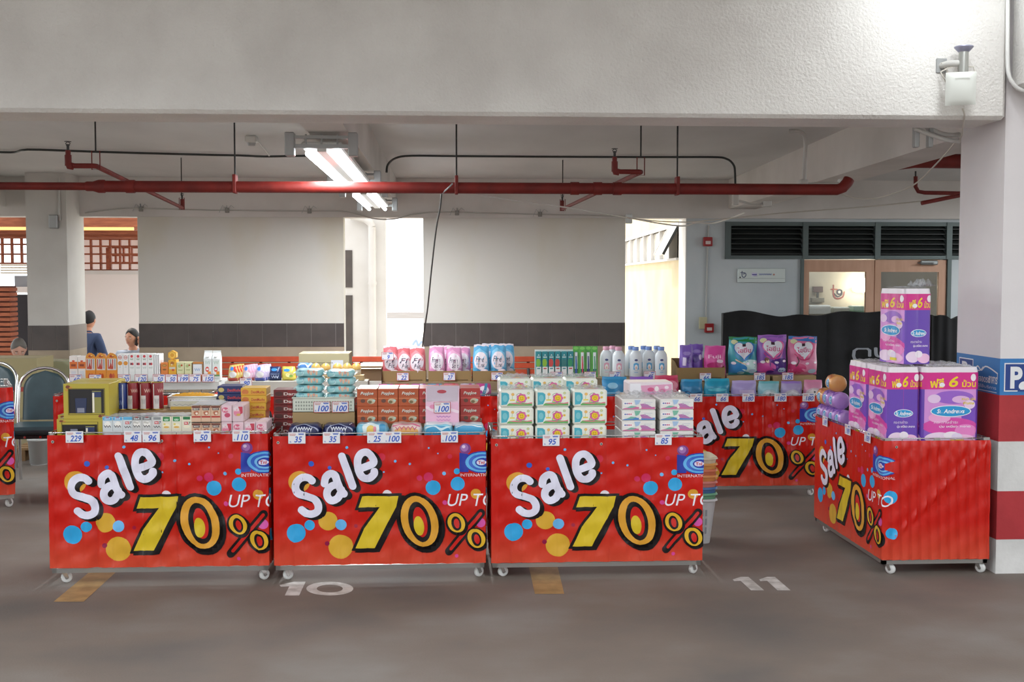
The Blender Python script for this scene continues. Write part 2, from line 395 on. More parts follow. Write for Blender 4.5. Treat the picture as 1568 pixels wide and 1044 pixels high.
q = PZ(104, 332, zbm); p = PZ(0, 314, zbm); p = q + Vector((0, -(q.y - 6.6), 0)); beam('beam_ceiling_left', p, q, .45, zbm, -1)
# fluorescent tubes hung under the centre beam; lamp over the driveway at right
m_tube = M('#f4fbff', .3, 0, 0, 9.0); m_white = M('#e4e4e0', .4)
def luminaire(y0, y1, z, xc, label, cat='light'):
    r = empty('fluorescent_light', (xc, (y0 + y1) / 2, z)); tag(r, label, cat, 'fluorescent lights under the centre beam'); L = (y1 - y0) / 2
    t = MB(); t.box(-.13, .13, -L, L, .0, .045, m_white, .01); t.box(-.03, .03, -L, L, -.02, .0, m_white); t.build('reflector', r)
    for s in (-1, 1): MB().cyl((s * .09, -L + .03, -.03), (s * .09, L - .03, -.03), .019, m_tube, 12).build('tube', r)
    for e in (-1, 1):
        t = MB(); t.box(-.2, .2, e * L - .02, e * L + .02, -.0, .025, m_zinc); t.box(-.2, .2, e * L - .02, e * L + .02, .06, .08, m_zinc)
        for s in (-1, 1): t.box(s * .2 - .03, s * .2 + .03, e * L - .04, e * L + .04, -.05, .1, m_zinc, .006)
        for s in (-.1, 0, .1): t.cyl((s, e * L, .02), (s, e * L, .09), .006, m_zinc, 6)
        t.build('end_bracket', r)
    a = area('tube_glow', (xc, (y0 + y1) / 2, z - .06), (0, 0, 0), .22, L * 2, 95, (.93, .97, 1)); a.parent = r; a.location = (0, 0, -.06)
    return r
luminaire(7.5, 10.1, 2.515, XCB, 'twin tube fluorescent light under the centre beam, nearest the camera')
luminaire(11.2, 13.4, 2.515, XCB, 'twin tube fluorescent light under the centre beam, deeper in by the back wall')
# ------------------------------------------------------------------ sale carts with printed banners
def m_banner_make():
    m = bpy.data.materials.new('red_banner_vinyl'); m.use_nodes = True; N = m.node_tree.nodes; L = m.node_tree.links; b = N['Principled BSDF']
    tc = N.new('ShaderNodeTexCoord'); sp = N.new('ShaderNodeSeparateXYZ'); L.new(tc.outputs['Object'], sp.inputs[0])
    r = N.new('ShaderNodeValToRGB'); L.new(sp.outputs['Z'], r.inputs['Fac'])      # printed fade: orange hem to red
    e = r.color_ramp.elements; e[0].position = .1; e[0].color = hx('#cf4a33'); e[1].position = .32; e[1].color = hx('#c51b11')
    L.new(r.outputs['Color'], b.inputs['Base Color']); b.inputs['Roughness'].default_value = .24; b.inputs['Specular IOR Level'].default_value = .38
    n = N.new('ShaderNodeTexNoise'); n.inputs['Scale'].default_value = 22; n.inputs['Detail'].default_value = 2; n.inputs['Distortion'].default_value = .6
    mp = N.new('ShaderNodeMapping'); mp.inputs['Scale'].default_value = (1, 1, .45); L.new(tc.outputs['Object'], mp.inputs['Vector']); L.new(mp.outputs['Vector'], n.inputs['Vector'])
    bp = N.new('ShaderNodeBump'); bp.inputs['Strength'].default_value = .55; bp.inputs['Distance'].default_value = .006
    L.new(n.outputs['Fac'], bp.inputs['Height']); L.new(bp.outputs['Normal'], b.inputs['Normal']); return m
m_ban = m_banner_make()
def vin(h):
    k = 'vin' + h
    if k not in MATS:
        m = m_ban.copy(); m.name = 'vinyl_print_' + h.strip('#'); b = m.node_tree.nodes['Principled BSDF']
        for l in list(b.inputs['Base Color'].links): m.node_tree.links.remove(l)
        b.inputs['Base Color'].default_value = hx(h); MATS[k] = m
    return MATS[k]
BK, YL, OR, BL, LB, WL = '#191416', '#d9bc2e', '#dea038', '#35a6e0', '#6db6ea', '#e4e2f4'
def outl(pts, w, mat, closed=True):
    p = list(pts) + ([pts[0]] if closed else []); return ('s', p, w, mat)
S_ = [(206, 594), (192, 582), (165, 580), (143, 597), (136, 625), (150, 650), (185, 662), (215, 674), (231, 700), (228, 726), (206, 738), (180, 735), (161, 720)]
A1 = [(258, 608), (264, 580), (284, 563), (303, 572), (313, 600), (326, 632), (341, 652)]
A2 = [(318, 612), (292, 616), (272, 636), (270, 662), (288, 680), (312, 672), (326, 650), (330, 634)]
L_ = [(333, 489), (378, 620)]
E_ = [(404, 545), (464, 522), (460, 494), (440, 474), (415, 478), (400, 505), (403, 548), (420, 580), (446, 586), (468, 568), (470, 556)]
seven = [(418, 664), (572, 664), (562, 712), (520, 790), (470, 890), (388, 890), (425, 805), (492, 712), (402, 712)]
BAN = [('c', 152, 598, 46, OR), ('c', 272, 770, 41, '#d9a93a'), ('c', 325, 882, 52, '#d9a93a'), ('c', 903, 658, 22, OR), ('c', 137, 820, 40, BL), ('c', 194, 787, 22, BL),
       ('c', 327, 786, 24, LB), ('c', 720, 629, 32, BL), ('c', 825, 614, 30, BL), ('c', 822, 560, 13, BL), ('c', 767, 568, 8, LB), ('c', 549, 757, 17, '#b9cdee'), ('c', 203, 521, 12, '#3a63c8'),
       ('c', 281, 538, 8, '#3a63c8'), ('c', 621, 526, 5, LB), ('c', 559, 513, 6, LB), ('c', 354, 452, 6, LB), ('c', 702, 457, 4, LB), ('c', 741, 481, 3, LB), ('c', 510, 560, 4, LB),
       ('c', 700, 583, 20, '#d0305f'), ('c', 662, 587, 12, '#d0305f'), ('c', 500, 495, 17, '#cc2a44'), ('c', 792, 494, 10, '#cc2a44'), ('c', 770, 695, 10, '#d84a94'), ('c', 390, 793, 8, '#a01838'), ('c', 268, 867, 10, '#8c1440'),
       ('c', 924, 785, 20, '#d458a8'), ('c', 524, 657, 20, '#e9dfe6'), ('c', 978, 665, 30, BL), ('c', 985, 835, 26, BL), ('c', 820, 930, 8, '#d84a94')]
for st in (S_, A1, A2, L_, E_): BAN.append(('s' if st is L_ else 'S', [(x + 17, y + 9) for x, y in st], 36, BK))
for st in (S_, A1, A2, L_, E_): BAN.append(('s' if st is L_ else 'S', [(x + 8, y + 5) for x, y in st], 35, BK))
for st in (S_, A1, A2, L_, E_): BAN.append(('s' if st is L_ else 'S', st, 32, WL))
def zero(cx, cy, ro, ri, sh, f1, core):
    q_ = ro[0] / 92; BAN.append(('e', cx + 9 * q_, cy + 7 * q_, ro[0] + 6 * q_, ro[1] + 5 * q_, BK, sh)); BAN.append(('e', cx, cy, ro[0] + 6 * q_, ro[1] + 5 * q_, BK, sh)); BAN.append(('e', cx, cy - 3, ro[0] - 14 * ro[0] / 100, ro[1] - 14 * ro[0] / 100, f1, sh))
    BAN.append(('e', cx, cy, ri[0], ri[1], BK, sh)); 
    for q in core: BAN.append(q)
BAN += [('p', [(x + 12, y + 7) for x, y in seven], BK), outl([(x + 13, y + 8) for x, y in seven], 22, BK), outl(seven, 24, BK), ('p', seven, YL)]
zero(662, 778, (92, 124), (47, 88), -.16, OR, [('e', 665, 778, 29, 66, '#c9231d', -.16), ('e', 659, 795, 22, 42, YL, -.1)])
BAN += [('s', [(925, 742), (788, 907)], 36, BK), ('s', [(923, 745), (796, 897)], 14, '#c9231d')]
zero(819, 787, (43, 48), (21, 31), -.16, '#e0b030', [('e', 821, 787, 12, 21, '#c9231d', -.16)])
zero(905, 855, (44, 48), (21, 31), -.16, '#e0b030', [('e', 907, 855, 12, 21, '#c9231d', -.16)])
BAN += [('t', 'UP TO', 782, 657, 205, 54, '#f0ecf4', 'i')]
BAN += [('c', 858, 461, 24, '#7d3f86'), ('c', 855, 457, 16, '#a070b0'), ('c', 851, 452, 7, '#d9c3e0'), ('p', [(833, 478), (872, 485), (872, 562), (833, 562)], '#2b3fa6'),
        ('e', 930, 520, 78, 48, '#2b3fa6'), ('e', 930, 520, 72, 43, '#62b0e6'), ('e', 932, 520, 60, 35, '#3d67c8'), ('e', 934, 521, 46, 27, '#7cc0ee'), ('e', 934, 521, 34, 20, '#2b3fa6'), ('p', [(950, 508), (1012, 488), (1012, 556), (950, 536)], '#c9231d'),
        ('e', 926, 521, 20, 12, '#d8d6ee'), ('t', 'TnI', 912, 514, 28, 14, '#c9231d', 'b'), ('t', 'INTERNATIONAL', 836, 569, 160, 13, '#ecd8dc')]
DW, DH = 903.0, 560.0
BAN = [tuple([it[0]] + ([[(x - 42, y - 401) for x, y in it[1]]] + list(it[2:]) if it[0] in 'sSp' else ([it[1], it[2] - 42, it[3] - 401] + list(it[4:]) if it[0] == 't' else [it[1] - 42, it[2] - 401] + list(it[3:])))) for it in BAN]
CW, CD, ZB, ZT = 1.2, .62, .094, .815        # cart width, depth, banner hem, banner top
def banner_mesh(seed, amp=1.0, side=1.0):
    mb = MB(); H = ZT - ZB
    rr = random.Random(seed); ph = [rr.uniform(0, 6.28) for _ in range(12)]
    folds = []; q = .03
    while q < CW - .02: folds.append((q, rr.choice((1, 1, -1)) * rr.uniform(.5, 1.2), rr.uniform(-.02, .02), rr.uniform(.004, .011))); q += rr.uniform(.06, .1)
    def wave(u, z):
        e = min(abs(u) / .04, abs(u - CW) / .04, 1.0); k = 2 * math.pi / .088
        w = .003 * math.sin(k * u + .7 * math.sin(2.2 * z + ph[0]) + 1.3 * math.sin(3.1 * u + ph[1]))
        for (fq, fa, fs, fw) in folds:
            d = u - fq - fs * z
            if abs(d) < .05: w += .0085 * fa * math.exp(-abs(d) / fw)
        w += .0048 * math.sin(41 * u + 17 * z + ph[2]) * math.sin(9 * u - 13 * z + ph[3]) + .0036 * math.sin(23 * u - 29 * z + ph[4]) * math.sin(31 * z + ph[5]) + .0016 * abs(math.sin(60 * u - 25 * z + ph[6])) * math.sin(19 * z + 11 * u + ph[7])
        if u > CW:
            v = u - CW; q = abs(v * 1.0 - (z - .16) * .93); f_ = (v / .056 + .25 * math.sin(3 * z)) % 1.0
            w = .017 * (1 - f_) * min(1, f_ / .12) + .014 * math.exp(-(q / .018) ** 2) * (.55 + .45 * math.sin(2 * math.pi * v / .056)) + .003 * math.sin(34 * v - 30 * z) * math.sin(13 * z + 5 * v) + .004 * math.exp(-((z - .72) / .03) ** 2) * math.sin(90 * v)
        return w * (side if u > CW else amp) * e * min(1, (ZT - z) / .03 + .1)
    B0 = .008
    def pos(u, z, off=0):
        o = B0 + wave(u, z) + off
        if u < 0: return (-o, -u - B0 * (1 + u / CD), z)
        if u <= CW: return (-B0 + (CW + 2 * B0) * u / CW, -o, z)
        return (CW + o, u - CW - B0 * (1 - (u - CW) / CD), z)
    nf, ns, nz = 220, 120, 36
    us = [-CD + CD * i / ns for i in range(ns)] + [CW * i / nf for i in range(nf)] + [CW + CD * i / ns for i in range(ns + 1)]
    zs_ = [ZB + H * j / nz for j in range(nz + 1)]; n = len(us)
    mb.add([pos(u, z) for z in zs_ for u in us], [(j * n + i, j * n + i + 1, (j + 1) * n + i + 1, (j + 1) * n + i) for j in range(nz) for i in range(n - 1)], m_ban, True)
    wx = CW * 1.12; cutx = [u for u in us if 0 < u < wx]; cuty = [H * j / nz for j in range(1, nz)]
    art(mb, BAN, DW * 1.12, DH, wx, H, lambda x, y, o: pos(x, ZB + y, o + .0005), .0005, cutx, cuty, mk=vin)
    for u in (.03, .62, CW + .07, -.07):                                          # eyelets
        x, y, z = pos(u, ZT - .035, .002)
        d = Vector((0, -1, 0)) if 0 <= u <= CW else Vector((1 if u > 0 else -1, 0, 0))
        mb.cyl((x, y, z), Vector((x, y, z)) + d * .002, .008, m_chrome, 14); mb.cyl((x, y, z), Vector((x, y, z)) + d * .003, .004, m_black, 10)
    return mb
def cart_node(seed, amp=1.0, side=1.0):
    fr = MB(); t = .0125
    for x in (t, CW - t):
        for y in (t, CD - t): fr.box(x - t, x + t, y - t, y + t, .075, ZT + .012, m_steel)
    for z in (ZB - .016, ):
        for y in (t, CD - t): fr.box(0, CW, y - t, y + t, z - .013, z + .011, m_steel)
        for x in (t, CW - t): fr.box(x - t, x + t, 0, CD, z - .013, z + .011, m_steel)
    rim = MB()
    for z in (ZT - .008, ZT + .012):
        rim.tube([(0, 0, z), (CW, 0, z), (CW, CD, z), (0, CD, z)], .0035, m_chrome, 6, closed=True)
    for k in range(13):
        for y in (0, CD): rim.cyl((CW * k / 12, y, ZT - .05), (CW * k / 12, y, ZT + .012), .0028, m_chrome, 5)
    for k in range(7):
        for x in (0, CW): rim.cyl((x, CD * k / 6, ZT - .05), (x, CD * k / 6, ZT + .012), .0028, m_chrome, 5)
    for x in (0, CW):
        for y in (.02, CD / 2, CD - .02): rim.box(x - .004, x + .004, y - .018, y + .018, ZT - .03, ZT + .016, m_steel)
    sh = MB(); sh.box(.004, CW - .004, .004, CD - .004, ZT - .05, ZT - .035, M('#8d8f90', .5, .5))
    kids = [node('frame', fr), node('wire_rim', rim), node('shelf', sh), node('banner', banner_mesh(seed, amp, side))]
    for x in (.045, CW - .045):
        for y in (.05, CD - .035):
            a = 1 if x < .5 else -1
            f = MB(); f.cyl((0, 0, .072), (0, 0, .084), .018, m_chrome, 12); f.cyl((0, 0, .06), (0, 0, .075), .012, m_zinc, 10)
            for s in (-1, 1): f.add([(-.012, s * .014 - .002, .066), (.014, s * .014 - .002, .066), (.03, s * .014 - .002, .026), (.014, s * .014 - .002, .02), (-.012, s * .014 + .002, .066), (.014, s * .014 + .002, .066), (.03, s * .014 + .002, .026), (.014, s * .014 + .002, .02)], [(0, 1, 2, 3), (7, 6, 5, 4), (0, 3, 7, 4), (1, 5, 6, 2), (3, 2, 6, 7)], m_chrome)
            f.box(-.014, .016, -.016, .016, .062, .068, m_chrome)
            wl = MB(); prof = [(.004, -.011), (.024, -.011), (.03, -.007), (.03, .007), (.024, .011), (.004, .011)]
            wl.T = Matrix.Translation((.018, 0, .03)) @ Matrix.Rotation(R(90), 4, 'X'); wl.lathe(prof, M('#dcdcda', .4), 18); wl.lathe([(.003, -.0125), (.011, -.0125), (.011, .0125), (.003, .0125)], m_zinc, 12)
            kids.append(node('caster', f, [node('wheel', wl)], (x, y, 0), (0, 0, R(20 if a > 0 else 35))))
    return dict(name='sale_cart', mesh=None, kids=kids, loc=(0, 0, 0), rot=(0, 0, 0))
CARTS = {}
GC = 'wheeled sale carts wrapped in red banners'
cnA, cnB, cnC = cart_node(3, 1.25, .4), cart_node(11, .85, .4), cart_node(5, .22, 1.0)
def cart(key, nd, pxl, pxr, pyt, Y, label, base=None, rz=0, pyz=None):
    """a cart whose front face spans two pixels on the plane y = Y; keeps the frame for stacking goods"""
    a = P(pxl, pyt, Y); b_ = P(pxr, pyt, Y); s = (b_.x - a.x) / (CW + .016); sz = a.z / (ZT + .012) if pyz is None else pyz
    o = spawn(nd, (a.x + .008 * s, Y + .008, 0), label, 'cart', GC, rz, (s, 1, sz))
    CARTS[key] = dict(x0=a.x + .008, x1=b_.x - .008, Y=Y, deck=(ZT - .035) * sz, rim=(ZT + .012) * sz); return o
cart('L', cnA, 72, 409.8, 663, 6.42, 'leftmost sale cart of the front row, with yellow gift boxes on it')
cart('M', cnB, 417.5, 743.5, 664.5, 6.42, 'middle sale cart of the front row, aqua wet wipes and tissue boxes on it')
cart('R', cnB, 752, 1077, 668.5, 6.42, 'red banner sale cart of the front row loaded with smiling flower tissue packs')
YR = 8.75
cart('b5', cnB, 1013, 1255, 605, YR, 'back row sale cart beyond the floor number 11, laundry powder bags on it')
cart('b4', cnB, 817, 1008, 605, YR, 'back row sale cart behind the flower tissue packs, powder bottles on it')
cart('b3', cnA, 573, 811, 605, YR, 'back row sale cart behind the tissue boxes, red pink and blue refill pouches on it')
cart('b2', cnA, 328, 567, 605, YR, 'back row sale cart behind the stack of aqua wet wipes, a large carton on it')
cart('b1', cnA, 81, 322, 604, YR, 'back row sale cart behind the yellow gift boxes, honey and white milk boxes on it')
c0 = P(17.5, 590, YR - .1); a0 = R(23)
spawn(cnA, (c0.x - CW * math.cos(a0), c0.y - CW * math.sin(a0), 0), 'dark shaded sale cart cut by the left edge of the picture', 'cart', GC, a0, (1, 1, c0.z / (ZT + .012)))
# the cart beside the hazard column, turned so that its long banner faces left
pn = P(1353, 672, 6.38); s = (P(1517, 672, 6.38).x - pn.x) / (CD + .01)
oR = spawn(cnC, (pn.x + .008, 6.38 + .008 + CW, 0), 'sale cart standing against the striped column with large purple tissue packs', 'cart', GC, R(-90), (1, s, pn.z / (ZT + .012)))
CARTS['col'] = dict(x0=pn.x, x1=pn.x + CD * s, Y=6.38, deck=(ZT - .035) * pn.z / (ZT + .012), rim=pn.z)
# ------------------------------------------------------------------ goods on the carts
ORD = ['leftmost', 'second from left', 'third from left', 'fourth from left', 'fifth from left', 'sixth from left', 'seventh from left']
def pr(h): return M(h, .32, 0, .25)
def sc_(Y): return Y / FPX
def X(px, Y): return P(px, 600, Y).x
def Z(py, px, Y): return P(px, py, Y).z
def carton(name, w, d, h, body, front=(), dw=100, dh=100, side=None, top=None, r=.003, topm=None, kids=()):
    """printed box, origin at its front left lower corner"""
    mb = MB(); mb.box(0, w, 0, d, 0, h, pr(body), r)
    if front: art(mb, front, dw, dh, w - 2 * r, h - 2 * r, lambda x, y, o: (r + x, -o, r + y), .00028, mk=pr)
    if side: art(mb, side, dw, dh, d - 2 * r, h - 2 * r, lambda x, y, o: (w + o, r + x, r + y), .00028, mk=pr); art(mb, side, dw, dh, d - 2 * r, h - 2 * r, lambda x, y, o: (-o, d - r - x, r + y), .00028, mk=pr)
    if top: art(mb, top, 100, 100, w - 2 * r, d - 2 * r, lambda x, y, o: (r + x, r + y, h + o), .00028, mk=pr)
    if topm: mb.box(r, w - r, r, d - r, h, h + .0012, topm)
    return node(name, mb, kids)
def pouch(name, w, h, d, body, items=(), dw=100, dh=100, seed=1, pinch=.0, n=12, clear=None, fin=.06):
    """soft filled bag standing upright, origin at its lower left, flat seals at top and bottom"""
    rr = random.Random(seed); ph = [rr.uniform(0, 6.28) for _ in range(6)]
    def t(u, v):
        e = max(0, 1 - abs(2 * u - 1) ** 2.6) ** .55
        a = max(0, min(1, (v - fin * .3) / .12)) ** .6 * max(0, min(1, (1 - fin - v) / .34)) ** .75
        return .0015 + d / 2 * e * a * (1 + .16 * math.sin(9 * u + 5 * v + ph[0]) * math.sin(7 * v + ph[1]) + .09 * math.sin(21 * u - 8 * v + ph[2]))
    def xs(u, v): return w * (u - (u - .5) * pinch * max(0, v - .5) * 2) + .012 * w * math.sin(9 * v + ph[3]) * (v > .02)
    def zz(u, v): return h * v + .008 * h * v * math.sin(11 * u + ph[4])
    mb = MB(); m = pr(body)
    mb.grid(lambda u, v: (xs(u, v), -t(u, v), zz(u, v)), n, n, m); mb.grid(lambda u, v: (xs(1 - u, v), t(1 - u, v), zz(1 - u, v)), n, n, m)
    if items:
        cuts = [k / n for k in range(1, n)]
        art(mb, items, dw, dh, 1, 1, lambda x, y, o: (xs(x, y), -t(x, y) - o - .0006, zz(x, y)), .0009, cuts, cuts, mk=pr)
    return node(name, mb)
def scribble(x, y, w, h, col, n=5, lw=3):
    return ('s', [(x + w * k / n, y + (h if k % 2 else 0)) for k in range(n + 1)], lw, col)
def lines(x, y, w, col, n=2, gap=7, lw=2.5): return [('r', x, y + k * gap, x + w * (1 - .2 * (k % 2)), y + k * gap + lw, col) for k in range(n)]
# -- price cards
CARD = {}
def price_card(text, loc, label, border=True, rz=0):
    k = (text, border)
    if k not in CARD:
        mb = MB(); w, h = .094, .063; mb.box(-w / 2, w / 2, -.0015, .0015, 0, h, pr('#e9e9ee'), .001)
        it = []
        if border: it += [('s', [(1, 1), (99, 1), (99, 66), (1, 66), (1, 1)], 4, '#b8242a')]
        it += [scribble(8, 8, 36, 6, '#d08a8a', 9, 2.2), scribble(10, 16, 30, 4, '#c46a5a', 8, 2), scribble(60, 8, 30, 6, '#3a62c0', 8, 4), ('t', 'B.', 9, 51, 10, 9, '#6a88c8', 'b')]
        tw = {1: 20, 2: 46, 3: 66}[len(text)]
        it += [('t', text, 58 - tw / 2, 24, tw, 36, '#2a5cc4', 'ib')]
        art(mb, it, 100, 67, w, h, lambda x, y, o: (x - w / 2, -.0016 - o, y), .0003, mk=pr); CARD[k] = node('price_card', mb)
    return spawn(CARD[k], loc, label, 'price card', 'white price cards with blue numbers', rz)
def front_cards(key, lst, zo=-.052):
    c = CARTS[key]
    for px, text, lab in lst:
        price_card(text, (X(px, c['Y'] - .012), c['Y'] - .016, c['rim'] + zo), lab, False)
front_cards('L', [(113, '229', 'price card reading 229 hanging below the yellow gift boxes'), (202.5, '48', 'price card reading 48 below the blue milk cartons'), (230.5, '96', 'price card reading 96 below the grey milk cartons'),
                  (309, '50', 'price card reading 50 below the brown drink cartons'), (368.5, '110', 'price card reading 110 below the pink drink cartons')])
front_cards('M', [(454, '35', 'price card reading 35 below the left navy pouch'), (507, '35', 'price card reading 35 below the right navy pouch'), (575, '25', 'price card reading 25 below the light blue wipes pouch'), (601, '100', 'price card reading 100 below the cream and pink wipes pouch'), (688, '100', 'price card reading 100 below the pink hanger bag')])
front_cards('R', [(844, '95', 'price card reading 95 below the flower tissue packs'), (1016, '85', 'price card reading 85 below the white pink tissue boxes')])
front_cards('b5', [(1066, '66', 'price card reading 66 on the rim under the left blue pouch'), (1106, '66', 'price card reading 66 on the rim under the teal blue pouch'), (1146, '180', 'leftmost of three rim cards reading 180, under the lavender pouch'), (1195, '180', 'middle of three rim cards reading 180, under the mint pouch'), (1238, '180', 'rightmost of three rim cards reading 180, under the pink pouch')])
c = CARTS['col']
for px, lab in ((1268, 'price card farthest back on the long rim of the column cart'), (1305, 'middle price card on the long rim of the column cart'), (1334, 'price card nearest the corner on the long rim of the column cart')):
    y = c['Y'] + (1353 - px) / 104 * 1.2
    price_card('189', (c['x0'] - .012, y, c['rim'] - .05), lab, False, R(-90))
# -- front left cart
c = CARTS['L']; D = c['deck'] + .0005
YLW = '#b9a83c'
def gift(h):
    w, d = .247, .17; mb = MB(); m = pr(YLW); a, e = .028, .03
    mb.box(0, w, .006, d, 0, h, m, .002)
    mb.box(0, w, 0, .007, 0, e, m); mb.box(0, w, 0, .007, h - e, h, m); mb.box(0, a, 0, .007, e, h - e, m); mb.box(w - a, w, 0, .007, e, h - e, m)
    art(mb, [('c', 10, 9, 5, '#7a3b28'), ('c', 16, 12, 3.5, '#c98a3a'), ('c', 7, 18, 3, '#c98a3a'), ('c', 80, 93, 4, '#7a3b28'), ('c', 87, 90, 3, '#a05030'), ('s', [(11, 14), (90, 14), (90, 88), (11, 88), (11, 14)], 2, '#6f6420')], 100, 100, w, h, lambda x, y, o: (x, -o, y), .00028, mk=pr)
    win = MB(); win.box(a, w - a, .0035, .0055, e, h - e, pr('#17161c'))
    mg = MB(); mx = a + .065; mg.lathe([(.028, e), (.033, h - .085), (.034, h - .08)], pr('#2b3658'), 16, 1, .08, (mx, .0025, 0))
    mg.lathe([(.02, e + .005), (.02, e + .03)], pr('#8a8da0'), 14, 1, .03, (mx, -.0005, 0))
    cn = MB(); cx = w - a - .04; cn.lathe([(.024, e), (.025, e + .004), (.025, h - .045), (.024, h - .04)], pr('#8d8a4a'), 16, 1, .1, (cx, .0025, 0)); cn.box(cx - .022, cx - .012, -.0008, .0, e + .005, h - .05, pr('#efe9d8'))
    cn.lathe([(.0255, h - .075), (.0255, h - .045)], pr('#2b3a66'), 16, 1, .11, (cx, .0022, 0))
    return node('gift_box', mb, [node('window', win), node('mug', mg), node('can', cn)])
zlo = Z(641.5, 120, 6.49) - D; hi_ = Z(587.5, 130, 6.5) - D - zlo
g2 = gift(hi_)
spawn(gift(zlo - .0006), (X(86, 6.49), 6.49, D), 'lower yellow gift box with mug, half hidden behind the rim', 'gift box')
spawn(g2, (X(97, 6.5), 6.5, D + zlo), 'upper yellow gift box showing a mug and can in its window', 'gift box')
spawn(gift(zlo - .0006), (X(88, 6.7), 6.7, D), 'lower yellow gift box in the hidden second row', 'gift box')
spawn(g2, (X(112, 6.7), 6.7, D + zlo), 'upper yellow gift box directly behind the front upper one', 'gift box')
GM = 'small milk cartons packed in film'
m_film = M('#c9cbd0', .25, 0, .3)
def milk(c1, c2, extra, h, body='#dcdedb'):
    return [('r', 0, 0, 100, 34, c1), ('r', 10, 6, 90, 30, c2), ('t', 'มิลค์', 20, 10, 60, 16, '#f2f2f2', 'b'), ('p', [(30, 0), (70, 0), (62, 7), (38, 7)], '#c8302e'), ('e', 50, 70, 34, 26, '#f6f4ee')] + extra
mk_blue = milk('#5fb1dc', '#4aa0d4', [scribble(14, 84, 70, 18, '#2a2d33', 5, 6), ('r', 8, 44, 36, 58, '#dfe8ee')], .14)
mk_grey = milk('#8c9093', '#5d6063', [scribble(14, 84, 70, 18, '#2a2d33', 5, 6), ('p', [(20, 44), (80, 56), (60, 70), (10, 60)], '#c9c6c0')], .14)
mk_red = [('r', 0, 0, 100, 30, '#5fb1dc'), ('r', 22, 46, 66, 72, '#c8202a'), ('t', 'hi', 30, 50, 26, 16, '#fff', 'b'), ('t', '7', 68, 46, 26, 30, '#222', 'bi'), scribble(14, 92, 70, 16, '#2a2d33', 5, 6)]
mk_gred = [('r', 10, 4, 90, 30, '#8c9093'), ('r', 22, 46, 66, 72, '#c8202a'), ('t', 'hi', 30, 50, 26, 16, '#fff', 'b'), ('t', '7', 68, 46, 26, 30, '#222', 'bi'), scribble(14, 92, 70, 16, '#2a2d33', 5, 6)]
mk_grn = [('r', 12, 2, 88, 46, '#2c8a4e'), ('e', 50, 30, 26, 12, '#67b77a'), ('t', 'นม', 30, 22, 40, 16, '#f2f2f2', 'b'), ('e', 50, 92, 38, 24, '#f4efd2'), ('e', 50, 104, 30, 10, '#e3b050'), ('e', 30, 75, 12, 10, '#e6d36a')]
mk_grn2 = [('r', 12, 2, 88, 30, '#2c7a4a'), ('r', 22, 52, 66, 80, '#c8202a'), ('t', 'hi', 30, 56, 26, 16, '#fff', 'b'), ('t', '7', 68, 52, 26, 30, '#222', 'bi'), ('e', 50, 100, 36, 14, '#f0ead0')]
mk_brn = [('r', 0, 0, 100, 18, '#6a2f26'), ('r', 12, 20, 88, 44, '#5a5356'), ('t', 'MAX', 22, 24, 56, 14, '#e8e2d8', 'b'), ('e', 50, 70, 34, 20, '#c89a78'), ('p', [(24, 60), (76, 50), (70, 92), (36, 98)], '#b9654a'), ('e', 56, 76, 14, 12, '#efe2d2'), ('r', 0, 104, 100, 120, '#b8342e')]
def milk_pack(cols, rows, w, d, h, fronts, body, lab, px, Y, z, film=True):
    o = empty('milk_pack', (X(px, Y), Y, z)); tag(o, lab, 'milk cartons', GM)
    nds = [carton('milk_carton', w, d, h, body, f, 100, 100 * h / w * .94, r=.002) for f in fronts]
    for j in range(rows):
        for i in range(cols):
            k = spawn(dict(nds[i % len(nds)], loc=(i * (w + .0008), j * (d + .0008), 0)), None, parent=o)
    if film:
        f = MB(); W_ = cols * (w + .0008); D_ = rows * (d + .0008)
        f.grid(lambda u, v: (W_ * u, D_ * v, h + .001 + .004 * abs(math.sin(17 * u + 6 * v) * math.sin(9 * v + 4 * u))), 14, 8, m_film); f.build('film_top', o)
    return o
wm = 44.6 * sc_(6.47) / 3
hm = Z(637.5, 220, 6.47) - D
milk_pack(3, 4, wm, .04, hm, [mk_blue, mk_blue, mk_red], '#d4dadd', 'film pack of blue topped milk cartons right of the gift boxes', 156, 6.47, D)
milk_pack(3, 4, wm, .04, hm, [mk_grey, mk_grey, mk_gred], '#d3d3d1', 'film pack of grey topped milk cartons beside the blue ones', 201, 6.47, D)
milk_pack(3, 4, wm, .04, hm, [mk_grn, mk_grn, mk_grn2], '#e4e0cc', 'film pack of green topped milk cartons beside the grey ones', 246.4, 6.47, D)
h2 = (Z(621, 314, 6.47) - D) / 2 - .003
for k, nm in ((0, 'lower'), (1, 'upper')): milk_pack(3, 5, wm * .97, .045, h2, [mk_brn], '#d9b79c', nm + ' film pack of brown drink cartons stacked near the red pink ones', 292.5, 6.47, D + k * (h2 + .006))
pk = [('e', 50, 26, 46, 20, '#e7d7dc'), ('p', [(55, 8), (98, 8), (98, 70), (62, 90)], '#c63a52'), ('e', 40, 66, 34, 34, '#e58aa4'), ('t', 'ลิ้นจี่', 14, 26, 50, 26, '#f6eef0', 'b'), ('e', 56, 86, 22, 12, '#d9b060')]
pk2 = [('r', 0, 0, 100, 140, '#e9c7d2'), ('e', 40, 40, 36, 26, '#d65f80'), ('t', 'ลิ้นจี่', 14, 26, 60, 26, '#f6eef0', 'b'), ('e', 60, 90, 30, 22, '#c74c6c')]
wp = 17.3 * sc_(6.5); hp = .094
pn_ = [carton('drink_carton', wp - .002, .05, hp, '#dcc3cb', q, 100, 150, r=.004) for q in (pk, pk2)]
PO = ['nearest', 'second', 'third', 'fourth', 'fifth']
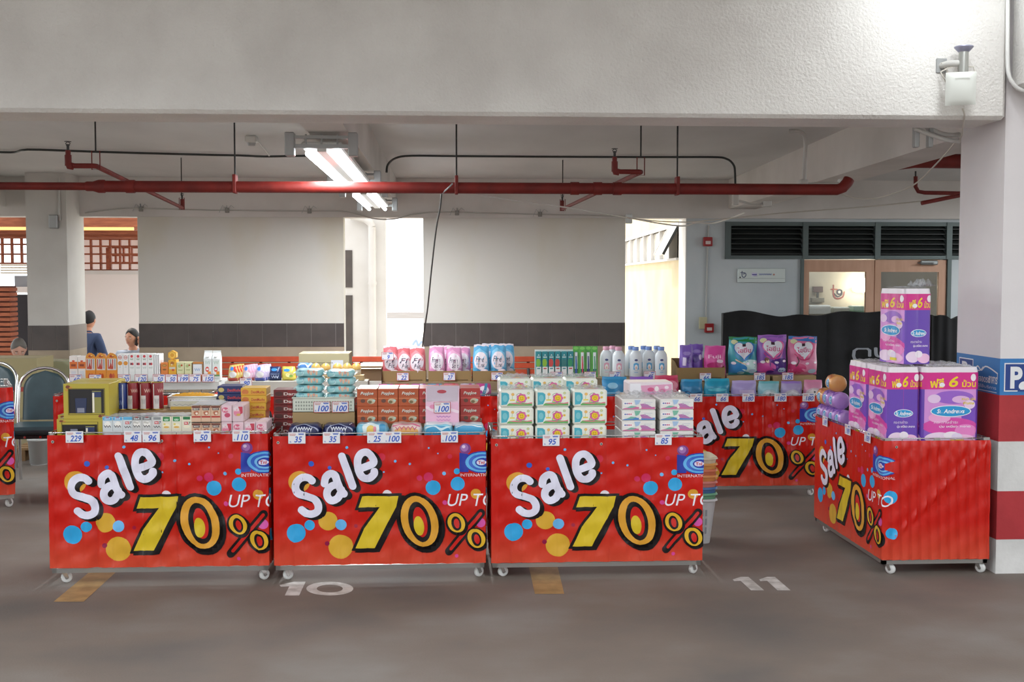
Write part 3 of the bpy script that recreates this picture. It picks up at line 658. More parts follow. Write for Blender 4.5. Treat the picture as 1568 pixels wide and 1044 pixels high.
for j in range(4):
    for i in range(4):
        spawn(pn_[(i + j) % 2], (X(339, 6.5) + i * wp, 6.475 + j * .052, D), 'pink drink carton on the deck, %s in its row and %s' % (PO[j], ORD[i]), 'drink carton', 'pink drink cartons')
for j in range(4):
    for i in range(2):
        spawn(pn_[(i + j + 1) % 2], (X(339, 6.5) + i * wp, 6.475 + j * .052, D + hp + .0006), 'pink drink carton in the upper layer, %s in its row and %s' % (PO[j], ORD[i]), 'drink carton', 'pink drink cartons')
kraft = '#9a7f5e'
def kraft_box(w, d, h, items=(), dw=100, dh=50, name='cardboard_box', body=kraft):
    mb = MB(); mb.box(0, w, 0, d, 0, h, M(body, .8), .002); mb.box(w * .5 - .0008, w * .5 + .0008, 0, d, h - .001, h + .0006, M('#6f5a40', .8)); mb.box(0, w, d * .45, d * .55, h, h + .0008, M('#b79d76', .4))
    if items: art(mb, items, dw, dh, w, h, lambda x, y, o: (x, -o, y), .0004, mk=lambda q: M(q, .8))
    return node(name, mb)
# raised row at the back of the left cart
Yr = 6.7; zr = .135
xr0, xr1 = X(181, Yr), X(334, Yr)
spawn(kraft_box(xr1 - xr0, .3, zr), (xr0, Yr, D), 'cardboard riser under the cans and white baskets', 'cardboard box')
def can_node(body, label):
    mb = MB(); r, h = .034, .16; gold = M('#b8a055', .25, .9)
    mb.lathe([(r - .003, 0), (r, .006), (r, h - .012), (r - .002, h - .004)], pr(body), 20)
    art(mb, label, 100, 100, .09, h - .02, lambda x, y, o: ((r + .0006 + o) * math.sin((x - .045) / r), -(r + .0006 + o) * math.cos((x - .045) / r), .008 + y), .0004, [.01 * k for k in range(1, 9)], [], mk=pr)
    t = MB(); t.lathe([(r - .002, h - .004), (r + .0015, h - .003), (r + .0015, h), (r - .003, h), (r - .004, h - .003), (.001, h - .003)], gold, 20)
    b = MB(); b.lathe([(r - .003, -.0), (r + .0012, .001), (r + .0012, .005), (r, .007)], gold, 20)
    return node('drink_can', mb, [node('lid', t), node('base_ring', b)])
cb_ = can_node('#2b3f86', [scribble(34, 14, 24, 40, '#6a86c8', 6, 3), ('r', 60, 0, 66, 100, '#cfd3df'), scribble(30, 66, 30, 18, '#8fa2d4', 6, 3)])
cr_ = can_node('#8c1f2a', [('r', 14, 46, 46, 100, '#d8d2d0'), scribble(40, 20, 40, 12, '#e0b8a8', 7, 3), scribble(20, 60, 22, 20, '#9a9090', 6, 3), ('r', 10, 0, 16, 100, '#d9d4d2')])
for i, (px, n_, lab) in enumerate(((187, cb_, 'blue drink can with gold lid, left of the red cans'), (204, cr_, 'leftmost red drink can with gold lid'), (222.5, cr_, 'middle red drink can with gold lid'), (241, cr_, 'rightmost red drink can with gold lid'))):
    spawn(n_, (X(px, Yr + .06), Yr + .06 , D + zr + .001), lab, 'drink can', 'red drink cans', rz=.2 * i)
def basket(w, d, h, fill=None, name='basket', body='#dcdcd6', hole='#77766e', cols=16):
    mb = MB(); t = .003; m = pr(body)
    mb.box(0, w, 0, t, 0, h, m); mb.box(0, w, d - t, d, 0, h, m); mb.box(0, t, 0, d, 0, h, m); mb.box(w - t, w, 0, d, 0, h, m); mb.box(0, w, 0, d, 0, t, m)
    mb.tube([(0, 0, h), (w, 0, h), (w, d, h), (0, d, h)], .005, m, 8, closed=True)
    it = []
    for r_ in range(3):
        for k in range(cols): it.append(('e', 6 + 88 * k / (cols - 1), 30 + r_ * 24, 1.3, 7, hole))
    art(mb, it, 100, 100, w, h, lambda x, y, o: (x, -o, y), .00028, mk=pr)
    kids = []
    if fill: f = MB(); f.grid(lambda u, v: (.006 + (w - .012) * u, .006 + (d - .012) * v, h * .8 + .03 * math.sin(math.pi * u) ** .3 * math.sin(math.pi * v) ** .5 * (1 + .25 * math.sin(38 * u) * math.sin(21 * v))), 26, 10, pr(fill)); kids = [node('contents', f)]
    return node(name, mb, kids)
zb_ = D + zr + .001
spawn(basket(.285, .13, .062, '#dda02e'), (X(257, 6.86), 6.85, zb_ ), 'wide white perforated basket of yellow packs behind the milk cartons', 'basket', 'white perforated baskets')
spawn(carton('drink_pack', .3, .09, .05, '#c7c4b4', [('r', 0, 60, 100, 100, '#c9a23c'), scribble(6, 30, 80, 18, '#8f9094', 14, 3)], 100, 100, topm=m_film), (X(260, 6.72), 6.72, zb_), 'flat film wrapped pack in front of the white baskets', 'drink pack')
# -- boxes stacked at the back right
def flat_box(name, body, text, tcol, deco):
    return carton(name, .145, .16, .043, body, deco + [('t', text, 40, 10, 54, 13, tcol, 'b')], 100, 30, r=.002)
fb_b = flat_box('biscuit_box', '#232f68', 'DentMuche', '#d84a4a', [('e', 14, 15, 12, 10, '#cdbb72')])
fb_y = flat_box('biscuit_box', '#d9aa3a', 'DentMuche', '#b83a34', [('e', 16, 16, 14, 11, '#c8743a'), ('r', 0, 24, 100, 30, '#d89a34')])
fb_d = flat_box('biscuit_box', '#6d1f22', 'Dara', '#e6d8d2', [('r', 55, 0, 100, 30, '#8c2326'), ('e', 20, 16, 16, 10, '#4a1c1a')])
GB = 'flat biscuit boxes in stacks'
yb = 6.72; hb = .0436
for k in range(6): spawn(fb_y, (X(369, yb) + rnd.uniform(-.003, .003) - (.008 if k < 3 else 0), yb, D + k * hb), 'yellow biscuit box, number %d counted up its stack' % (k + 1), 'biscuit box', GB)
for k in range(6): spawn(fb_b, (X(333, 6.84), 6.84, D + k * hb + .0), 'navy biscuit box, number %d counted up its stack' % (k + 1), 'biscuit box', GB)
DM = CARTS['M']['deck'] + .0005
for k in range(6): spawn(fb_d, (X(418, yb) + (k < 2) * -.003, yb + .02, DM + k * hb), 'dark red biscuit box, number %d counted up its stack' % (k + 1), 'biscuit box', GB)
# -- middle cart
def flow_pack(name, w, d, h, body, items, seed): 
    nd = pouch(name, w, d, h, body, items, 100, 100 * d / w, seed, 0, 12, None, .05)
    return nd
def lay(nd, x, y, z, h, label, cat, group=None, tilt=0, rz=0):
    """lays a pouch on its back: its front print looks up and to the camera"""
    return spawn(nd, (x, y, z + h / 2), label, cat, group, rot=(R(-90 + tilt), 0, rz))
blob = lambda a, b_, c_: [('e', 50, 25, 38, 14, a), ('e', 50, 25, 26, 9, b_), ('t', 'baby', 36, 20, 28, 9, c_, 'ib')]
def soft_brick(name, w, d, h, body, items, seed, dw=100, dh=40, crimp=True, fins=None):
    """flow-wrapped soft pack: rounded brick with crimped end fins, print over its front"""
    rr = random.Random(seed); ph = [rr.uniform(0, 6.3) for _ in range(4)]; m = pr(body)
    def sup(a, p): c_ = math.cos(a); return math.copysign(abs(c_) ** p, c_)
    def prof(a, e):
        y = d / 2 * sup(a, .45) * e; z = h / 2 * sup(a - math.pi / 2, .5) * (.25 + .75 * e); return y, z
    def pt(u, a, off=0):
        e = max(0, 1 - abs(2 * u - 1) ** 6) ** .5; y, z = prof(a, e); q = 1 + .05 * math.sin(8 * u + 3 * a + ph[0]) + .04 * math.sin(19 * u + ph[1])
        l = math.hypot(y, z) + 1e-9; return (w * (.03 + .94 * u), d / 2 + y * (1 + off / l), h / 2 + z * q * (1 + off / l))
    mb = MB(); N = 24
    mb.grid(lambda u, v: pt(v, 2 * math.pi * u), N, 14, m, True, True)
    for e in (0, 1):
        x0 = w * (.035 if e == 0 else .965); x1 = 0 if e == 0 else w
        mb.grid(lambda u, v: (x0 + (x1 - x0) * v, d * (.08 + .84 * u), h / 2 + .004 * math.sin(40 * u) * v), 10, 2, fins or m)
    if items: art(mb, items, dw, dh, 1, 1, lambda x, y, o: pt(.04 + .92 * x, math.pi * 1.28 - y * math.pi * .78, .0008 + o), .0008, [k / 14 for k in range(1, 14)], [k / 10 for k in range(1, 10)], mk=pr)
    return node(name, mb)
c = CARTS['M']; Yf = 6.46
navy = soft_brick('wipes_pouch', .2, .15, .092, '#1f2556', [('S', [(8, 30), (30, 12), (60, 10), (94, 24)], 3, '#aab0cc'), scribble(26, 18, 50, 6, '#d8dcea', 12, 2), ('S', [(10, 36), (50, 24), (90, 34)], 2, '#7078a8')], 5)
lblue = soft_brick('wipes_pouch', .2, .15, .095, '#7cc3de', [('e', 48, 20, 28, 14, '#dfeef0'), ('e', 48, 24, 14, 9, '#e8c75c'), ('e', 60, 22, 5, 5, '#e08a9a'), ('e', 84, 18, 10, 12, '#4a9cc8')], 6)
cpink = soft_brick('wipes_pouch', .195, .15, .092, '#e7cfc9', [('S', [(6, 14), (40, 8), (94, 14)], 4, '#d8608a'), ('e', 50, 26, 40, 6, '#e6b46a'), scribble(14, 18, 70, 6, '#c85a7a', 10, 2)], 7)
bpk = soft_brick('wipes_pouch', .18, .15, .095, '#8fd0e6', [('r', 0, 0, 100, 14, '#e6eef2'), ('e', 50, 28, 46, 10, '#3a9ccc'), ('S', [(4, 22), (30, 18), (60, 24), (96, 18)], 3, '#d6eef6')], 8)
bpk2 = soft_brick('wipes_pouch', .185, .15, .09, '#79c4e2', [('r', 0, 0, 100, 12, '#dfeaf2'), ('e', 50, 24, 46, 8, '#3a9ccc'), ('S', [(4, 18), (40, 14), (96, 18)], 3, '#f0f6fa')], 9)
GP = 'soft pouches lying along the front rim of the middle cart'
for nd, px, lab in ((navy, 437, 'left navy soft pouch lying behind the front rim'), (navy, 490, 'right navy soft pouch lying in front of the cleansing carton'), (lblue, 541, 'light blue wipes pouch lying right of the navy pouches'), (cpink, 595, 'cream and pink wipes pouch lying behind the rim'),
                    (bpk, 646, 'blue and white pouch lying below the pink hanger bag'), (bpk2, 693, 'blue and white pouch at the right end of the middle cart')):
    spawn(nd, (X(px, Yf), Yf, DM), lab, 'wipes pouch', GP)
Yc = 6.64; xc0 = X(447.5, Yc); wc = X(543, Yc) - xc0; hc = Z(631, 490, Yc) - DM
cln = [('t', 'CLEANSING', 38, 24, 36, 8, '#3a2a20', 'b'), ('c', 20, 30, 4, '#2a211c'), ('c', 32, 28, 5, '#2a211c'), ('c', 32, 28, 2.4, kraft), ('p', [(14, 40), (26, 36), (40, 40), (40, 46), (14, 46)], '#2a211c')]
spawn(kraft_box(wc, .26, hc, cln, 100, 50, body='#a98f66'), (xc0, Yc, DM), 'cardboard box printed CLEANSING under the white basket of wipes', 'cardboard box')
zb1 = DM + hc + .001; hbk = Z(609, 490, Yc) - zb1
spawn(basket(wc, .24, hbk, None, 'basket', '#d3d9cc', '#8f978c', 22), (xc0, Yc, zb1), 'white perforated basket holding the aqua wipes, two price cards on it', 'basket', 'white perforated baskets')
for px, s_ in ((493, 'left'), (521, 'right')): price_card('100', (X(px, Yc), Yc - .009, zb1 - .002), '%s of the two price cards reading 100 on the white basket' % s_)
aq = soft_brick('wet_wipes', .178, .17, .044, '#9ed4d8', [('S', [(6, 10), (30, 26), (10, 34)], 5, '#c8eaea'), ('t', 'Baby', 14, 12, 20, 14, '#5aa0b8', 'ib'), ('e', 50, 20, 5, 6, '#e2a08a'), ('e', 60, 24, 4, 5, '#e6bfa0'), ('e', 70, 20, 5, 6, '#e2a08a'), ('e', 80, 24, 4, 5, '#e6bfa0')], 12)
GW = 'aqua wet wipes packs stacked in the basket'
for k in range(5):
    for s_, px in (('left', 448.5), ('right', 496.5)):
        spawn(aq, (X(px, Yc) + rnd.uniform(-.004, .004), Yc + .02, zb1 + .02 + k * .0445 - (.006 if s_ == 'right' else 0)), 'aqua wet wipes pack in the %s pile, %s' % (s_, ['bottom one inside the basket', 'second from the bottom', 'third from the bottom', 'second from the top', 'topmost'][k]), 'wet wipes', GW)
# tissue boxes
def tiss(body, band): return carton('tissue_box', .115, .12, .1, body, [('r', 0, 46, 100, 52, band), ('t', 'PopJoe', 18, 16, 66, 20, '#5a3a34', 'ib'), ('t', 'PopJoe', 16, 14, 66, 20, '#e8dfd4', 'ib'), ('e', 28, 62, 12, 10, '#6a4438'), ('e', 70, 64, 20, 14, '#c9b89a'), ('e', 64, 68, 10, 8, '#7a6a4a'), ('e', 84, 60, 8, 6, '#b8d0c4')], 100, 88, r=.002)
to_, tr_ = tiss('#b5562f', '#cc7a50'), tiss('#b23a36', '#cc5a50')
Yt = 6.62; xt0 = X(546.5, Yt); hr = Z(648.5, 600, Yt) - DM
spawn(kraft_box(X(738, Yt) - xt0, .26, hr - .001, body='#8d7353'), (xt0, Yt, DM), 'shallow cardboard tray under the rows of tissue boxes', 'cardboard box')
st = 31.4 * sc_(6.64)
for j in range(2):
    for k in range(2):
        for i in range(6):
            spawn(to_ if i < 3 else tr_, (xt0 + i * st + .0005, Yt + j * .1215, DM + hr + k * .1006), '%s tissue box, %s layer of the %s row, %s' % ('orange brown' if i < 3 else 'red', ['lower', 'upper'][k], ['front', 'rear'][j], ORD[i]), 'tissue box', 'printed tissue boxes on the middle cart')
f = MB()
# hanger bag leaning on the pouches
hb_ = MB(); w, h = .19, .225
hb_.grid(lambda u, v: (w * u - w / 2, -.012 * math.sin(math.pi * u) * math.sin(math.pi * min(v * 1.5, 1)) + .003 * math.sin(20 * u + 9 * v), h * v), 14, 14, M('#e6c6d8', .25, 0, .4))
hb_.grid(lambda u, v: (w / 2 - w * u, .012 * math.sin(math.pi * u) * math.sin(math.pi * min(v * 1.5, 1)) + .004, h * v), 14, 14, M('#e6c6d8', .25, 0, .4))
fm = lambda x, y, o: (w * x - w / 2, -.012 * math.sin(math.pi * x) * math.sin(math.pi * min(y * 1.5, 1)) - .003 - o, h * y)
art(hb_, [('r', 4, 0, 96, 42, '#c4b4c2'), ('e', 48, 16, 14, 5, '#b03040'), ('r', 2, 46, 98, 100, '#e9b6d2'), ('S', [(4, 60), (30, 70), (60, 64), (96, 72)], 8, '#f0d8e6'), ('e', 22, 58, 10, 6, '#e48cb4'), scribble(34, 84, 40, 3, '#b070b8', 8, 2), scribble(34, 94, 40, 2, '#c88ab8', 8, 2)], 100, 110, 1, 1, fm, .0008, [k / 14 for k in range(1, 14)], [k / 14 for k in range(1, 14)], mk=pr)
spawn(node('hanger_bag', hb_), (X(677, 6.52), 6.535, Z(652, 676, 6.52)), 'pink clear topped hanger bag with a 100 card leaning on tissue boxes', 'bag', rot=(R(-9), 0, R(-3)))
price_card('100', (X(677, 6.49), 6.523, Z(633, 676, 6.5)), 'price card reading 100 stuck on the pink hanger bag')
# -- right front cart: flower tissue packs and soft tissue boxes
DR = CARTS['R']['deck'] + .0005
def petals(cx, cy, r, pc, fc, face=True):
    out = [('c', cx + r * 1.05 * math.cos(a), cy + r * 1.05 * math.sin(a), r * .62, pc) for a in [k * math.pi / 3.5 for k in range(7)]]
    out.append(('c', cx, cy, r, fc))
    if face: out += [('e', cx - r * .3, cy - r * .25, r * .1, r * .18, '#8a5a10'), ('e', cx + r * .3, cy - r * .25, r * .1, r * .18, '#8a5a10'), ('S', [(cx - r * .5, cy + r * .2), (cx, cy + r * .55), (cx + r * .5, cy + r * .2)], r * .13, '#8a5a10')]
    return out
flw = [('r', 0, 0, 100, 50, '#eef0e4'), ('p', [(0, 3), (18, 4), (25, 10), (26, 26), (18, 46), (0, 48)], '#48b0c4'), ('e', 12, 24, 8, 12, '#7ac6d0'), ('p', [(20, 46), (26, 41), (60, 39), (100, 42), (100, 50), (18, 50)], '#62b060'), ('p', [(24, 43), (40, 40), (70, 44), (100, 38), (100, 43), (60, 46)], '#e07a8a'), ('r', 28, 28, 44, 33, '#e8d85a'),
       ('S', [(48, 14), (54, 8), (64, 6)], 1.5, '#7a8a7a'), ('s', [(36, 14), (35, 28)], 1.2, '#8ac07a')] + petals(37, 10, 3.4, '#e8b07a', '#f0c860', False) + petals(52, 36, 3, '#5ab0b0', '#f0d850', False) + petals(88, 22, 3, '#f0e08a', '#e8b840', False) + petals(88, 6, 3, '#a8c89a', '#e0d89a', False) + petals(66, 24, 10.5, '#df6aa6', '#f2cb2a')
fpk = carton('tissue_pack', .193, .16, .099, '#e9ebe0', flw, 100, 50, side=[('r', 0, 0, 100, 50, '#e4e6de'), ('r', 0, 42, 100, 50, '#8ac07a'), ('e', 50, 22, 20, 12, '#e6c8d4')], top=[('r', 0, 0, 100, 100, '#e2e6da'), ('r', 0, 0, 100, 20, '#62b060'), ('e', 60, 60, 24, 24, '#e49ac0'), ('e', 60, 60, 12, 12, '#f2cb2a')], r=.01)
GF = 'flower print tissue packs'
xf = [X(764.5, 6.47), X(820, 6.47), X(877, 6.47)]
LAY = ['bottom', 'middle', 'top', 'topmost']; CLN = ['left', 'middle', 'right']
for i in range(3):
    for k in range(3): spawn(fpk, (xf[i] + .001 * k, 6.47, DR + .002 + k * .1005), 'smiling flower tissue pack, %s layer of the %s column in front' % (LAY[k], CLN[i]), 'tissue pack', GF)
xf2 = [X(763, 6.72), X(814, 6.72), X(864, 6.72)]
for i in range(3):
    for k in range(4): 
        if k == 3: continue
        spawn(fpk, (xf2[i], 6.7, DR + .045 + k * .1005), 'flower tissue pack in the rear row, %s layer of the %s column' % (LAY[k], CLN[i]), 'tissue pack', GF)
spawn(kraft_box(.58, .17, .043), (xf2[0], 6.695, DR), 'cardboard sheet raising the rear row of flower tissue packs', 'cardboard box')
def crumple(name, w, d, h, seed=1, col='#dfe3e6'):
    rr = random.Random(seed); a, b_ = rr.uniform(0, 6), rr.uniform(0, 6); mb = MB()
    m = M(col, .12, 0, .5, 0, 0, .35)
    mb.grid(lambda u, v: (w * u, d * v, h * (.15 + abs(math.sin(13 * u + a + 3 * v) * math.sin(9 * v + b_ + 4 * u)) * (.4 + .6 * math.sin(math.pi * u)))), 18, 8, m); return node(name, mb)
cr3 = crumple('plastic_film', .19, .16, .022)
for i in range(3): spawn(cr3, (xf[i], 6.472, DR + .302), 'crumpled clear film on the %s front column of flower packs' % CLN[i], 'plastic film', 'clear plastic films')
for i in range(3): spawn(cr3, (xf2[i], 6.702, DR + .348), 'crumpled clear film on the %s rear column of flower packs' % CLN[i], 'plastic film', 'clear plastic films')
def soft(bl): return carton('tissue_box', .192, .14, .0605, '#e6e4e0', [('r', 0, 0, 100, 32, '#e9e7e4'), ('e', 18, 12, 18, 7, '#f4f0f0'), ('p', [(36, 0), (56, 0), (50, 14), (40, 18)], bl), ('p', [(0, 30), (30, 22), (60, 26), (100, 24), (100, 32), (0, 32)], '#d070a0' if bl == '#a8c4e4' else '#4a86c8'), ('p', [(54, 14), (70, 12), (96, 28), (60, 26)], '#b878b0'), ('p', [(50, 30), (54, 14), (58, 30)], '#f2eee6'), ('p', [(10, 28), (26, 20), (44, 22), (30, 28)], '#7ab8a8')] + [('c', 8 + 6 * k, 12, 2.6, q) for k, q in enumerate(('#4a6ab0', '#8a6ab0', '#c85a8a', '#d87a9a'))] + lines(66, 8, 26, '#b9c4d2', 2, 6, 1.5), 100, 32, r=.004)
sA, sB = soft('#a8c4e4'), soft('#7cbca4')
for i, px in enumerate((952.5, 1011)):
    for k in range(4):
        for j in range(2): spawn((sA, sB)[(k + 1) % 2], (X(px, 6.47), 6.47 + j * .1415, DR + k * .0615), 'white pink soft tissue box, %s pile, %s, %s' % (['left', 'right'][i], ['at the rim', 'second up', 'third up', 'top'][k], ['front', 'behind'][j]), 'tissue box', 'white and pink soft tissue boxes')
    spawn(crumple('plastic_film', .19, .27, .03, 5 + i), (X(px, 6.47), 6.475, DR + .247), 'crumpled clear film on the %s pile of white tissue boxes' % ['left', 'right'][i], 'plastic film', 'clear plastic films')
spawn(carton('tissue_pack', .265, .2, .082, '#e8dbe2', [('r', 0, 0, 26, 34, '#eceaf0'), ('p', [(26, 6), (100, 2), (100, 34), (30, 34)], '#e0a0c0'), ('e', 50, 18, 8, 6, '#d65a8a'), ('e', 64, 16, 5, 8, '#f2eaea'), ('e', 78, 22, 7, 6, '#d0709a'), ('e', 88, 12, 5, 5, '#f0e0e8'), scribble(40, 26, 50, 4, '#a8b8d8', 8, 1.5)], 100, 34, r=.008), (X(962, 6.77), 6.76, Z(606, 995, 6.77)), 'pink and white tissue pack lying behind the soft tissue boxes', 'tissue pack')
spawn(kraft_box(.3, .24, Z(606, 995, 6.77) - DR - .001), (X(958, 6.77), 6.758, DR), 'cardboard box under the pink and white tissue pack', 'cardboard box')
# ------------------------------------------------------------------ goods on the back row
YT = 9.02                                               # front face of the raised rear tier
def riser(key, pxl, pxr, ptop, label, body=kraft, d=.34):
    c = CARTS[key]; z = Z(ptop, (pxl + pxr) / 2, YT); x0, x1 = X(pxl, YT), X(pxr, YT)
    spawn(kraft_box(x1 - x0, d, z - c['rim'] - .006, body=body), (x0, YT, c['rim'] + .0055), label, 'cardboard box'); return z + .0008
def wpx(a, b_, Y): return (b_ - a) * Y / FPX
def tier_cards(lst, z, Y=YT):
    for px, t, lab in lst: price_card(t, (X(px, Y), Y - .02, z), lab)
# left tier
z1 = riser('b1', 104, 336, 584, 'long white riser carrying the honey and white milk boxes', '#c9c8c4')
tier_cards([(117.5, '60', 'price card reading 60 on the rear tier below the white orange boxes'), (147.5, '90', 'price card reading 90 on the rear tier below the orange display packs'), (191.5, '120', 'left price card reading 120 below the white red cartons'), (217.5, '120', 'right price card reading 120 below the white red cartons'),
            (245, '50', 'price card reading 50 below the plain orange box'), (264, '50', 'price card reading 50 below the yellow honey box'), (281.5, '199', 'price card reading 199 below the pale green boxes'), (299.5, '75', 'price card reading 75 below the small white brown box'), (320, '150', 'price card reading 150 below the white gable cartons')], z1 - .006)
def tier_box(name, px0, px1, ptop, z, body, items, label, group=None, dw=100, d=.09, Y=YT + .01, r=.002, dz=0, gap=.002, top=None):
    w = wpx(px0, px1, Y) - gap; h = Z(ptop, px0, Y) - z
    return spawn(carton(name, w, d, h, body, items, dw, dw * h / w, r=r, top=top), (X(px0, Y), Y, z + dz), label, name.replace('_', ' '), group)
wo = [('r', 0, 0, 100, 70, '#ece6e0'), ('r', 0, 70, 100, 160, '#d9702a'), ('r', 20, 100, 80, 130, '#8c3a1a'), ('e', 50, 60, 20, 10, '#c8442a'), ('r', 20, 190, 80, 260, '#cfd2d8')]
tier_box('carton', 107, 119.5, 545, z1, '#e2ddd8', wo, 'leftmost white and orange carton on the rear tier', 'white orange cartons'); tier_box('carton', 120, 132, 545.5, z1, '#e2ddd8', wo, 'second white and orange carton, touching the display packs', 'white orange cartons')
def disp(px0, px1, lab):
    Y = YT + .01; w = wpx(px0, px1, Y) - .002; h = Z(549, px0, Y) - z1; mb = MB(); mb.box(0, w, 0, .08, 0, h, pr('#dc9428'), .002)
    art(mb, [('r', 8, 0, 92, 90, '#d4cfc8')] + [('r', 14 + 20 * k, 4, 24 + 20 * k, 80, q) for k, q in enumerate(('#c03a2a', '#8f929a', '#c03a2a', '#8f929a'))] + [('p', [(20, 80), (44, 30), (60, 84)], '#b8402a'), ('r', 0, 92, 100, 180, '#dd8a24'), ('e', 40, 140, 14, 24, '#b23a20'), ('e', 64, 136, 12, 20, '#c85a28')], 100, 180, w, h, lambda x, y, o: (x, -o, y), .00028, mk=pr)
    hd = MB(); n = [(0, h), (w, h), (w, h + .012), (w * .86, h + .03), (w * .6, h + .042), (w * .35, h + .045), (w * .12, h + .028), (0, h + .012)]
    hd.prism(n, .004, .007, pr('#d9902a')); art(hd, [('e', 50, 60, 22, 20, '#a83a1c'), ('e', 60, 50, 10, 10, '#e6c060')], 100, 100, w, .045, lambda x, y, o: (x, .004 - o, h + y), .00028, mk=pr)
    spawn(node('display_pack', mb, [node('header_card', hd)]), (X(px0, Y), Y, z1), lab, 'display pack', 'orange display packs')
for a, b_, o in ((131.5, 147, 'left'), (147.5, 163, 'middle'), (163.5, 180, 'right')): disp(a, b_, '%s orange display pack with cut out header on the rear tier' % o)
wr1 = [('r', 0, 0, 100, 250, '#e9e9e8'), ('c', 50, 60, 36, '#c8323a'), ('c', 50, 60, 28, '#ecd9d4'), scribble(26, 50, 48, 20, '#a85a50', 6, 6), ('e', 50, 170, 44, 40, '#d89030'), ('r', 30, 230, 70, 250, '#c9cdd2')]
wr2 = [('r', 0, 0, 100, 300, '#e9ebe9'), ('c', 50, 40, 24, '#d0404a'), scribble(24, 80, 50, 20, '#7a9a80', 6, 7), ('r', 20, 150, 80, 190, '#c8404a'), ('e', 40, 170, 14, 14, '#383a44'), scribble(20, 220, 60, 30, '#a9b8b0', 6, 7)]
for i, (a, b_) in enumerate(((180.5, 189), (189, 197.5))): tier_box('carton', a, b_, 542, z1, '#e4e4e2', wr1, '%s white carton with red ring print on the rear tier' % ['left', 'right'][i], 'white red cartons')
for i in range(4): tier_box('carton', 198 + i * 9.6, 207.4 + i * 9.6, 541.5, z1, '#e4e6e4', wr2, 'tall white carton with red and green print, %s of four' % ORD[i], 'white red cartons')
for i in range(3): tier_box('carton', 236.8 + i * 3.1, 239.6 + i * 3.1, 542 , z1, '#e9eaea', [('r', 0, 0, 40, 100, '#c9ccd0')], 'thin white carton edge on, %s of three beside the orange box' % ORD[i], 'white red cartons', d=.12)
tier_box('carton', 247, 258, 555, z1 , '#d8803a', [('e', 50, 40, 34, 16, '#8a5a24'), ('e', 50, 40, 26, 10, '#c9a050'), ('e', 50, 100, 30, 12, '#8a5a24')], 'plain orange box with an oval badge on the rear tier')
tier_box('carton', 258.4, 270.5, 551, z1, '#dca42c', [('e', 50, 40, 26, 20, '#a8682a'), ('r', 10, 90, 90, 120, '#c9c3b0'), ('e', 60, 130, 20, 14, '#c8582a'), ('e', 44, 60, 10, 10, '#e6d8a0')], 'yellow honey box with the hexagon jar standing on it')
hx_ = MB(); hr_ = 7 * YT / FPX; hx_.prism([(hr_ * math.cos(R(60 * k + 30)), hr_ * 1.0 + hr_ * math.sin(R(60 * k + 30))) for k in range(6)], 0, .05, pr('#dda73a'))
art(hx_, [('c', 50, 50, 32, '#eac65a'), ('c', 50, 50, 22, '#d2982e')], 100, 100, 2 * hr_, 2 * hr_, lambda x, y, o: (x - hr_, -o, y), .00028, mk=pr)
spawn(node('honey_jar', hx_), (X(264.5, YT + .03), YT + .03, Z(551, 264, YT + .01) + .0005), 'yellow hexagonal honey jar standing on the honey box', 'jar')
pg = [('r', 0, 0, 100, 150, '#d3d3a8'), ('e', 40, 50, 24, 24, '#a8b87a'), ('e', 70, 40, 14, 14, '#b8502a'), scribble(20, 100, 60, 16, '#8a9a5a', 6, 6)]
for i, (a, b_) in enumerate(((271, 282.5), (283, 294))): tier_box('carton', a, b_, 554.5, z1, '#cfcfa2', pg, '%s pale green carton behind the card reading 199' % ['left', 'right'][i], 'pale green cartons')
tier_box('carton', 295, 312, 554, z1, '#8a6a4a', [('r', 4, 20, 88, 130, '#dfe2e6'), scribble(20, 60, 50, 20, '#8aa8c8', 6, 6), ('r', 4, 118, 88, 130, '#d88a3a'), ('r', 4, 0, 100, 14, '#c8823a')], 'small white and brown box left of the gable cartons')
def gable(px0, px1, lab):
    Y = YT + .01; w = wpx(px0, px1, Y) - .003; h = Z(549, px0, Y) - z1; d = .075; ht = Z(537, px0, Y) - z1; mb = MB(); m = pr('#dfe5e4')
    mb.box(0, w, 0, d, 0, h, m, .002); mb.prism([(0, h), (d, h), (d / 2 + .002, ht - .014), (d / 2 - .002, ht - .014)], 0, w, m, 'x')
    art(mb, [scribble(20, 20, 60, 30, '#9ab8a8', 6, 6), ('c', 44, 100, 24, '#d2443e'), ('r', 30, 92, 60, 108, '#f2e6e2'), ('r', 50, 120, 90, 160, '#e0903a'), ('r', 8, 150, 92, 166, '#6a9a6a'), scribble(20, 180, 60, 12, '#b8c4c0', 6, 5)], 100, 210, w, h, lambda x, y, o: (x, -o, y), .00028, mk=pr)
    t = MB(); t.box(0, w, d / 2 - .003, d / 2 + .003, ht - .016, ht, pr('#e6ebea'))
    cp = MB(); cp.cyl((w / 2, d * .2, h + .012), (w / 2, d * .05, h + .022), .012, pr('#f0f0ee'), 12)
    spawn(node('milk_carton', mb, [node('gable_seal', t), node('cap', cp)]), (X(px0, Y), Y, z1), lab, 'milk carton', 'white gable top cartons')
gable(312.5, 325, 'left white gable top carton at the right of the rear tier'); gable(325.5, 338, 'right white gable top carton at the right of the rear tier')
